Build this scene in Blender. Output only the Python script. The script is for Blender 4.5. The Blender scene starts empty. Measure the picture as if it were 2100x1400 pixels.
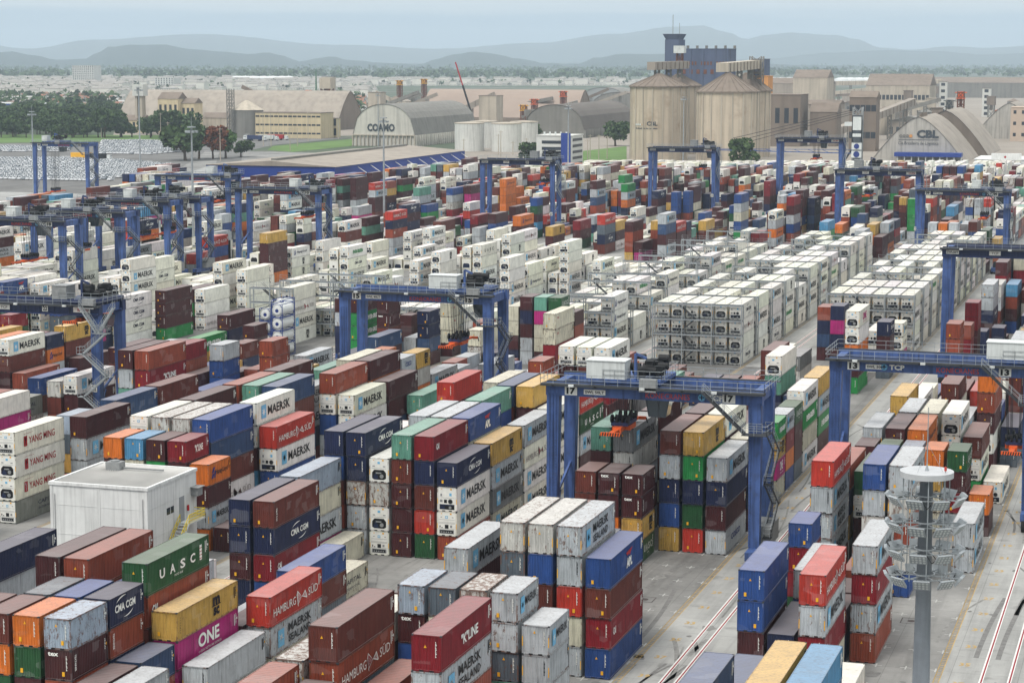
import bpy, math, random
from mathutils import Vector, Matrix
S = bpy.context.scene
COL = S.collection
R_ = math.radians
HAZE = 7e-5
# ------------------------------------------------------------------ camera
F_PX, PIT, YAW, ROLL, CAMH = 4288.7, .1345907, .3085198, .0012982, 57.873
_cy, _sy, _cp, _sp = math.cos(YAW), math.sin(YAW), math.cos(PIT), math.sin(PIT)
FW = Vector((-_sy*_cp, _cy*_cp, -_sp)); RT0 = Vector((_cy, _sy, 0)); UP0 = RT0.cross(FW)
RT = RT0*math.cos(ROLL) + UP0*math.sin(ROLL); UP = -RT0*math.sin(ROLL) + UP0*math.cos(ROLL)
cam = bpy.data.cameras.new("camera"); camo = bpy.data.objects.new("camera", cam); COL.objects.link(camo)
m = Matrix((RT, UP, -FW)).transposed().to_4x4(); m.translation = Vector((0, 0, CAMH)); camo.matrix_world = m
cam.sensor_width = 36; cam.lens = F_PX/2100*36; cam.clip_start = 1; cam.clip_end = 60000
S.camera = camo
def G(u, v, z=0.0):                     # where a line of sight meets height z (survey helper)
    d = FW + RT*((u-1050)/F_PX) - UP*((v-700)/F_PX); t = (z-CAMH)/d.z
    return (d.x*t, d.y*t)
def ZV(v, x, y):                        # height above a ground point seen at picture row v
    lo, hi = -10., 1500.
    for _ in range(50):
        mid = (lo+hi)/2; p = Vector((x, y, mid-CAMH)); vv = 700-F_PX*p.dot(UP)/p.dot(FW)
        if vv > v: lo = mid
        else: hi = mid
    return lo
def DEP(x, y): return Vector((x, y, -CAMH)).dot(FW)
# ------------------------------------------------------------------ sky, sun, exposure
W = bpy.data.worlds.new("World"); S.world = W; W.use_nodes = True
nt = W.node_tree; nt.nodes.clear(); N = nt.nodes.new; LK = nt.links.new
SUN_EL, SUN_ROT = R_(58), R_(200)
sky = N('ShaderNodeTexSky'); sky.sky_type = 'NISHITA'; sky.sun_disc = False
sky.sun_elevation = SUN_EL; sky.sun_rotation = SUN_ROT; sky.air_density = 1.4; sky.dust_density = 3.0
tc = N('ShaderNodeTexCoord'); sep = N('ShaderNodeSeparateXYZ'); LK(tc.outputs['Generated'], sep.inputs[0])
mp = N('ShaderNodeMapping'); mp.inputs['Scale'].default_value = (3.5, 3.5, 90); LK(tc.outputs['Generated'], mp.inputs[0])
nz = N('ShaderNodeTexNoise'); nz.inputs['Scale'].default_value = 1.7; nz.inputs['Detail'].default_value = 5; LK(mp.outputs[0], nz.inputs[0])
add = N('ShaderNodeMath'); add.operation = 'MULTIPLY_ADD'; LK(nz.outputs[0], add.inputs[0]); add.inputs[1].default_value = .014; LK(sep.outputs[2], add.inputs[2])
sb = N('ShaderNodeMath'); sb.operation = 'SUBTRACT'; LK(add.outputs[0], sb.inputs[0]); sb.inputs[1].default_value = .007
cr = N('ShaderNodeValToRGB'); LK(sb.outputs[0], cr.inputs[0]); e = cr.color_ramp; e.interpolation = 'EASE'
e.elements[0].position = .0; e.elements[0].color = (4.0, 5.2, 6.3, 1)
e.elements[1].position = 1.; e.elements[1].color = (17, 17, 16.6, 1)
for p_, c_ in ((.013, (3.9, 5.2, 6.5, 1)), (.02, (4.6, 5.9, 7.0, 1)), (.0235, (6.6, 7.4, 7.9, 1)), (.03, (7.4, 7.9, 8.1, 1)), (.08, (6.9, 7.5, 7.8, 1)), (.3, (6.2, 6.6, 7.0, 1)), (.6, (11.5, 11.8, 11.8, 1))):
    q = e.elements.new(p_); q.color = c_
mx = N('ShaderNodeMixRGB'); mx.inputs[0].default_value = .9; LK(sky.outputs[0], mx.inputs[1]); LK(cr.outputs[0], mx.inputs[2])
bg = N('ShaderNodeBackground'); bg.inputs[1].default_value = .08; LK(mx.outputs[0], bg.inputs[0])
wo = N('ShaderNodeOutputWorld'); LK(bg.outputs[0], wo.inputs[0])
sl = bpy.data.lights.new("sun", 'SUN'); sl.energy = 1.5; sl.angle = R_(14); sl.color = (1, .96, .9)
so = bpy.data.objects.new("sun", sl); COL.objects.link(so); so.location = (0, 0, 300)
so.rotation_euler = (math.pi/2-SUN_EL, 0, math.pi-SUN_ROT)
S.view_settings.view_transform = 'Standard'; S.view_settings.look = 'None'; S.view_settings.gamma = 1; S.view_settings.exposure = 0.46
S.cycles.max_bounces = 5; S.cycles.diffuse_bounces = 1; S.cycles.glossy_bounces = 2; S.cycles.volume_bounces = 1
S.cycles.transparent_max_bounces = 6; S.cycles.use_denoising = True; S.cycles.caustics_reflective = False; S.cycles.caustics_refractive = False
# ------------------------------------------------------------------ helpers
def lin(c):
    return tuple(((x/255)/12.92 if x/255 <= .04045 else ((x/255+.055)/1.055)**2.4) for x in c)
class MB:
    def __init__(s): s.v, s.f, s.m = [], [], []
    def add(s, vs, fs, m=0):
        o = len(s.v); s.v += [tuple(a) for a in vs]; s.f += [tuple(i+o for i in f) for f in fs]; s.m += [m]*len(fs)
    def quad(s, a, b, c, d, m=0): s.add((a, b, c, d), ((0, 1, 2, 3),), m)
    def box(s, x0, y0, z0, x1, y1, z1, m=0, bot=True):
        vs = [(x0, y0, z0), (x1, y0, z0), (x1, y1, z0), (x0, y1, z0), (x0, y0, z1), (x1, y0, z1), (x1, y1, z1), (x0, y1, z1)]
        fs = [(4, 5, 6, 7), (0, 1, 5, 4), (1, 2, 6, 5), (2, 3, 7, 6), (3, 0, 4, 7)]
        if bot: fs.append((3, 2, 1, 0))
        s.add(vs, fs, m)
    def bar(s, p, q, w, h=None, m=0):
        h = h or w; p = Vector(p); q = Vector(q); d = (q-p)
        if d.length < 1e-6: return
        d.normalize(); a = Vector((0, 0, 1)) if abs(d.z) < .9 else Vector((0, 1, 0))
        r = d.cross(a).normalized()*w/2; u = r.cross(d).normalized()*h/2
        vs = [p-r-u, p+r-u, p+r+u, p-r+u, q-r-u, q+r-u, q+r+u, q-r+u]
        s.add(vs, ((0, 1, 5, 4), (1, 2, 6, 5), (2, 3, 7, 6), (3, 0, 4, 7), (3, 2, 1, 0), (4, 5, 6, 7)), m)
    def cyl(s, p, q, r0, r1=None, n=12, m=0, cap=True):
        r1 = r0 if r1 is None else r1; p = Vector(p); q = Vector(q); d = (q-p).normalized()
        a = Vector((0, 0, 1)) if abs(d.z) < .9 else Vector((0, 1, 0)); r = d.cross(a).normalized(); u = r.cross(d)
        vs = []
        for i in range(n):
            t = 2*math.pi*i/n; k = r*math.cos(t)+u*math.sin(t); vs += [p+k*r0, q+k*r1]
        fs = [(2*i, (2*i+2) % (2*n), (2*i+3) % (2*n), 2*i+1) for i in range(n)]
        if cap: fs += [tuple(2*i for i in range(n)), tuple(2*i+1 for i in reversed(range(n)))]
        s.add(vs, fs, m)
    def lathe(s, c, prof, n=24, m=0):
        vs = []
        for r, z in prof:
            for i in range(n): t = 2*math.pi*i/n; vs.append((c[0]+r*math.cos(t), c[1]+r*math.sin(t), c[2]+z))
        fs = [(j*n+i, j*n+(i+1) % n, (j+1)*n+(i+1) % n, (j+1)*n+i) for j in range(len(prof)-1) for i in range(n)]
        s.add(vs, fs, m)
    def prism(s, pts, x0, x1, axis='x', m=0):            # outline extruded along an axis; pts are the other two coordinates
        n = len(pts); f = (lambda a, b, t: (t, a, b)) if axis == 'x' else ((lambda a, b, t: (a, t, b)) if axis == 'y' else (lambda a, b, t: (a, b, t)))
        vs = [f(a, b, x0) for a, b in pts]+[f(a, b, x1) for a, b in pts]
        s.add(vs, [tuple(range(n)), tuple(range(2*n-1, n-1, -1))]+[(i, (i+1) % n, n+(i+1) % n, n+i) for i in range(n)], m)
    def mesh(s, name, mats, smooth=False):
        me = bpy.data.meshes.new(name); me.from_pydata(s.v, [], s.f)
        for k in mats: me.materials.append(k)
        if len(mats) > 1: me.polygons.foreach_set('material_index', s.m)
        if smooth: me.polygons.foreach_set('use_smooth', [True]*len(s.f))
        me.update(); return me
    def build(s, name, mats, parent=None, smooth=False):
        if not isinstance(mats, (list, tuple)): mats = [mats]
        return link(name, s.mesh(name, mats, smooth), parent)
def link(name, me, parent=None, loc=None, color=None):
    o = bpy.data.objects.new(name, me); COL.objects.link(o)
    if parent: o.parent = parent
    if loc: o.location = loc
    if color: o.color = color
    return o
def tag(o, label=None, cat=None, group=None, kind=None):
    for k_, v_ in (('label', label), ('category', cat), ('group', group), ('kind', kind)):
        if v_: o[k_] = v_
    return o
def thing(name, label, cat, loc=(0, 0, 0), rz=0, group=None):
    o = bpy.data.objects.new(name, None); COL.objects.link(o); o.location = loc; o.rotation_euler = (0, 0, rz); o.empty_display_size = .1
    return tag(o, label, cat, group)
def copy_tree(o, parent=None):
    c = o.copy(); COL.objects.link(c)
    if parent: c.parent = parent
    for ch in list(o.children): copy_tree(ch, c)
    return c
# ------------------------------------------------------------------ materials
def nodes(name):
    mt = bpy.data.materials.new(name); mt.use_nodes = True; t = mt.node_tree; b = t.nodes['Principled BSDF']; return mt, t, b
def mat(name, rgb, rough=.6, var=.18, scale=.5, streak=0., metal=0., srgb=True, spec=.3, stain=None, bump=0., bscale=4.):
    """painted or raw surface with blotches, vertical run marks and fine grain, all in object space"""
    mt, t, b = nodes(name); c = lin(rgb) if srgb else rgb
    tcn = t.nodes.new('ShaderNodeTexCoord'); oi = t.nodes.new('ShaderNodeObjectInfo')
    ad = t.nodes.new('ShaderNodeVectorMath'); ad.operation = 'ADD'; t.links.new(tcn.outputs['Object'], ad.inputs[0])
    sc = t.nodes.new('ShaderNodeVectorMath'); sc.operation = 'SCALE'; sc.inputs[0].default_value = (37, 91, 53); t.links.new(oi.outputs['Random'], sc.inputs['Scale']); t.links.new(sc.outputs[0], ad.inputs[1])
    n1 = t.nodes.new('ShaderNodeTexNoise'); n1.inputs['Scale'].default_value = scale; n1.inputs['Detail'].default_value = 6; n1.inputs['Roughness'].default_value = .65; t.links.new(ad.outputs[0], n1.inputs[0])
    mr = t.nodes.new('ShaderNodeMapRange'); mr.inputs[1].default_value = .3; mr.inputs[2].default_value = .7; mr.inputs[3].default_value = 1-var; mr.inputs[4].default_value = 1+var*.6; t.links.new(n1.outputs[0], mr.inputs[0])
    last = mr.outputs[0]
    if streak:
        mpn = t.nodes.new('ShaderNodeMapping'); mpn.inputs['Scale'].default_value = (1, 1, .06); t.links.new(ad.outputs[0], mpn.inputs[0])
        n2 = t.nodes.new('ShaderNodeTexNoise'); n2.inputs['Scale'].default_value = scale*7; n2.inputs['Detail'].default_value = 3; t.links.new(mpn.outputs[0], n2.inputs[0])
        m2 = t.nodes.new('ShaderNodeMapRange'); m2.inputs[1].default_value = .45; m2.inputs[2].default_value = .75; m2.inputs[3].default_value = 1; m2.inputs[4].default_value = 1-streak; t.links.new(n2.outputs[0], m2.inputs[0])
        mu = t.nodes.new('ShaderNodeMath'); mu.operation = 'MULTIPLY'; t.links.new(last, mu.inputs[0]); t.links.new(m2.outputs[0], mu.inputs[1]); last = mu.outputs[0]
    vm = t.nodes.new('ShaderNodeVectorMath'); vm.operation = 'SCALE'; vm.inputs[0].default_value = c; t.links.new(last, vm.inputs['Scale'])
    out = vm.outputs[0]
    if stain:
        n3 = t.nodes.new('ShaderNodeTexNoise'); n3.inputs['Scale'].default_value = scale*2.3; n3.inputs['Detail'].default_value = 8; t.links.new(ad.outputs[0], n3.inputs[0])
        m3 = t.nodes.new('ShaderNodeMapRange'); m3.inputs[1].default_value = .55; m3.inputs[2].default_value = .72; m3.inputs[4].default_value = .7; t.links.new(n3.outputs[0], m3.inputs[0])
        mxn = t.nodes.new('ShaderNodeMixRGB'); t.links.new(m3.outputs[0], mxn.inputs[0]); t.links.new(out, mxn.inputs[1]); mxn.inputs[2].default_value = (*lin(stain), 1); out = mxn.outputs[0]
    t.links.new(out, b.inputs['Base Color'])
    b.inputs['Roughness'].default_value = rough; b.inputs['Metallic'].default_value = metal; b.inputs['Specular IOR Level'].default_value = spec
    if bump:
        bp = t.nodes.new('ShaderNodeBump'); bp.inputs['Strength'].default_value = bump; n4 = t.nodes.new('ShaderNodeTexNoise'); n4.inputs['Scale'].default_value = bscale; t.links.new(ad.outputs[0], n4.inputs[0]); t.links.new(n4.outputs[0], bp.inputs['Height']); t.links.new(bp.outputs[0], b.inputs['Normal'])
    return mt
def container_paint(name, stuff=False, dirty=1.):
    mt, t, b = nodes(name); A = t.nodes.new; L = t.links.new
    tcn = A('ShaderNodeTexCoord'); oi = A('ShaderNodeObjectInfo')
    if stuff:
        at = A('ShaderNodeAttribute'); at.attribute_name = 'Col'; colo, alo, co = at.outputs['Color'], at.outputs['Alpha'], tcn.outputs['Object']
    else:
        ad = A('ShaderNodeVectorMath'); ad.operation = 'ADD'; L(tcn.outputs['Object'], ad.inputs[0])
        sc = A('ShaderNodeVectorMath'); sc.operation = 'SCALE'; sc.inputs[0].default_value = (137, 291, 353); L(oi.outputs['Random'], sc.inputs['Scale']); L(sc.outputs[0], ad.inputs[1])
        colo, alo, co = oi.outputs['Color'], oi.outputs['Alpha'], ad.outputs[0]
    n1 = A('ShaderNodeTexNoise'); n1.inputs['Scale'].default_value = .45; n1.inputs['Detail'].default_value = 7; n1.inputs['Roughness'].default_value = .7; L(co, n1.inputs[0])
    m1 = A('ShaderNodeMapRange'); m1.inputs[1].default_value = .3; m1.inputs[2].default_value = .72; m1.inputs[3].default_value = .74; m1.inputs[4].default_value = 1.12; L(n1.outputs[0], m1.inputs[0])
    mpn = A('ShaderNodeMapping'); mpn.inputs['Scale'].default_value = (2.6, 2.6, .22); L(co, mpn.inputs[0])
    n2 = A('ShaderNodeTexNoise'); n2.inputs['Scale'].default_value = 1.6; n2.inputs['Detail'].default_value = 4; L(mpn.outputs[0], n2.inputs[0])
    m2 = A('ShaderNodeMapRange'); m2.inputs[1].default_value = .48; m2.inputs[2].default_value = .78; m2.inputs[3].default_value = 1; m2.inputs[4].default_value = 1-.5*dirty; L(n2.outputs[0], m2.inputs[0])
    mu = A('ShaderNodeMath'); mu.operation = 'MULTIPLY'; L(m1.outputs[0], mu.inputs[0]); L(m2.outputs[0], mu.inputs[1])
    vm = A('ShaderNodeVectorMath'); vm.operation = 'SCALE'; L(colo, vm.inputs[0]); L(mu.outputs[0], vm.inputs['Scale']); out = vm.outputs[0]
    # repainted and faded rectangular patches
    mpv = A('ShaderNodeMapping'); mpv.inputs['Scale'].default_value = (.35, .55, .8); L(co, mpv.inputs[0]); vo = A('ShaderNodeTexVoronoi'); vo.distance = 'CHEBYCHEV'; vo.inputs['Scale'].default_value = 1.3; L(mpv.outputs[0], vo.inputs[0])
    sv = A('ShaderNodeSeparateColor'); L(vo.outputs['Color'], sv.inputs[0]); mv = A('ShaderNodeMapRange'); mv.inputs[1].default_value = .84; mv.inputs[2].default_value = .86; mv.inputs[4].default_value = .07*dirty; L(sv.outputs[0], mv.inputs[0])
    mxv = A('ShaderNodeMixRGB'); L(mv.outputs[0], mxv.inputs[0]); L(out, mxv.inputs[1]); L(sv.outputs[1], mxv.inputs[2]); out = mxv.outputs[0]
    # sun-bleached, dusty roofs; brighter sky light on upward faces is painted in too
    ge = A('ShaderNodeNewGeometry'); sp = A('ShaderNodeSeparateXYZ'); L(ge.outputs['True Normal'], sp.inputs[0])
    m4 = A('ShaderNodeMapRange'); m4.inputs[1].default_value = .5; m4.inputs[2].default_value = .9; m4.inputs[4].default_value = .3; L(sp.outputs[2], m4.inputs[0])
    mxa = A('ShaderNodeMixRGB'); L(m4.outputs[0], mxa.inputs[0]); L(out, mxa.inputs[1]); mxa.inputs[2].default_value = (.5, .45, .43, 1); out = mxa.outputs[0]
    # rust, amount from the alpha channel
    n3 = A('ShaderNodeTexNoise'); n3.inputs['Scale'].default_value = 1.9; n3.inputs['Detail'].default_value = 9; n3.inputs['Roughness'].default_value = .75
    mp3 = A('ShaderNodeMapping'); mp3.inputs['Scale'].default_value = (1.3, 1.3, .6); L(co, mp3.inputs[0]); L(mp3.outputs[0], n3.inputs[0])
    s3 = A('ShaderNodeMath'); s3.operation = 'MULTIPLY_ADD'; L(alo, s3.inputs[0]); s3.inputs[1].default_value = .34; s3.inputs[2].default_value = -.715
    s4 = A('ShaderNodeMath'); s4.operation = 'ADD'; L(n3.outputs[0], s4.inputs[0]); L(s3.outputs[0], s4.inputs[1])
    m5 = A('ShaderNodeMapRange'); m5.inputs[1].default_value = 0; m5.inputs[2].default_value = .05; m5.inputs[4].default_value = .8; L(s4.outputs[0], m5.inputs[0])
    mxb = A('ShaderNodeMixRGB'); L(m5.outputs[0], mxb.inputs[0]); L(out, mxb.inputs[1]); mxb.inputs[2].default_value = (.13, .055, .03, 1); out = mxb.outputs[0]
    if stuff:                                   # frame lines and corrugation from the two UV maps
        uv = A('ShaderNodeUVMap'); uv.uv_map = 'edge'; su = A('ShaderNodeSeparateXYZ'); L(uv.outputs[0], su.inputs[0])
        def edge(o, w):
            a = A('ShaderNodeMath'); a.operation = 'SUBTRACT'; L(o, a.inputs[0]); a.inputs[1].default_value = .5
            c = A('ShaderNodeMath'); c.operation = 'ABSOLUTE'; L(a.outputs[0], c.inputs[0])
            d = A('ShaderNodeMath'); d.operation = 'GREATER_THAN'; L(c.outputs[0], d.inputs[0]); d.inputs[1].default_value = .5-w; return d.outputs[0]
        e1, e2 = edge(su.outputs[0], .014), edge(su.outputs[1], .045)
        mm = A('ShaderNodeMath'); mm.operation = 'MAXIMUM'; L(e1, mm.inputs[0]); L(e2, mm.inputs[1])
        m6 = A('ShaderNodeMath'); m6.operation = 'MULTIPLY'; L(mm.outputs[0], m6.inputs[0]); m6.inputs[1].default_value = .5
        mxc = A('ShaderNodeMixRGB'); mxc.blend_type = 'MULTIPLY'; L(m6.outputs[0], mxc.inputs[0]); L(out, mxc.inputs[1]); mxc.inputs[2].default_value = (.4, .36, .33, 1); out = mxc.outputs[0]
        uw = A('ShaderNodeUVMap'); uw.uv_map = 'metre'; wv = A('ShaderNodeTexWave'); wv.inputs['Scale'].default_value = .55; L(uw.outputs[0], wv.inputs[0])
        bp = A('ShaderNodeBump'); bp.inputs['Strength'].default_value = .5; bp.inputs['Distance'].default_value = .04; L(wv.outputs['Fac'], bp.inputs['Height'])
        if 'white' not in name: L(bp.outputs[0], b.inputs['Normal'])
    if not stuff:
        nd = A('ShaderNodeTexNoise'); nd.inputs['Scale'].default_value = 1.1; nd.inputs['Detail'].default_value = 3; L(co, nd.inputs[0]); bd = A('ShaderNodeBump'); bd.inputs['Strength'].default_value = .55; bd.inputs['Distance'].default_value = .07; L(nd.outputs[0], bd.inputs['Height']); L(bd.outputs[0], b.inputs['Normal'])
    L(out, b.inputs['Base Color']); b.inputs['Roughness'].default_value = .5; b.inputs['Specular IOR Level'].default_value = .35
    return mt
def flat(name, rgb, rough=.6): return mat(name, rgb, rough, var=.06, scale=2)
M = dict(
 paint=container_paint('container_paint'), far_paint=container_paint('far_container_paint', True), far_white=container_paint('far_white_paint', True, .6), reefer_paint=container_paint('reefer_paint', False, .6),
 lw=flat('white_lettering', (238, 238, 232)), lk=flat('black_lettering', (28, 28, 30)), lb=flat('blue_lettering', (30, 50, 120)), lr=flat('red_lettering', (165, 28, 38)),
 lc=flat('sky_blue_emblem', (112, 178, 214)), ly=flat('yellow_marking', (232, 172, 40)), lg=flat('green_lettering', (40, 130, 70)), lm=flat('magenta_lettering', (190, 30, 120)), ln=flat('navy_lettering', (24, 30, 60)), lgr=flat('grey_lettering', (150, 140, 135)), lo=flat('orange_red_lettering', (206, 74, 46)),
 unit=mat('reefer_unit_white', (228, 227, 220), .5, .12, 1.5), dark=mat('dark_machinery', (22, 23, 26), .6, .25, 2), ublue=mat('unit_dark_blue', (32, 42, 70), .5, .2, 2), grey=mat('unit_grey', (140, 142, 142), .5, .2, 2),
 steel=mat('galvanised_steel', (164, 170, 173), .45, .2, .8, metal=.3), steeldk=mat('walkway_grating', (66, 69, 73), .6, .25, 1.2, metal=.2),
 cblue=mat('crane_blue', (72, 98, 154), .5, .3, .35, streak=.6, spec=.35, stain=(60, 72, 104)), cnavy=mat('crane_navy', (38, 52, 94), .5, .3, .35, streak=.5, spec=.4),
 cab=mat('cab_grey', (70, 76, 82), .4, .2, 1), glass=mat('window_glass', (40, 52, 60), .12, .1, 1, spec=.6), cwhite=mat('machine_house_white', (212, 216, 214), .5, .12, .6, streak=.2),
 orange=mat('spreader_orange', (222, 96, 40), .5, .2, 1), rubber=mat('rubber', (30, 30, 31), .85, .2, 2), rope=flat('wire_rope', (50, 50, 54)), yellow=mat('safety_yellow', (226, 200, 50), .5, .1, 1),
 wallw=mat('white_render_wall', (222, 223, 221), .7, .1, .35, streak=.25), roofg=mat('grey_sheet_roof', (206, 204, 200), .6, .1, .3),
 tankw=mat('tank_white', (222, 224, 222), .35, .1, .6, streak=.15), tankblue=mat('tank_frame_blue', (44, 66, 130), .5, .15, 1),
)
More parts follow.
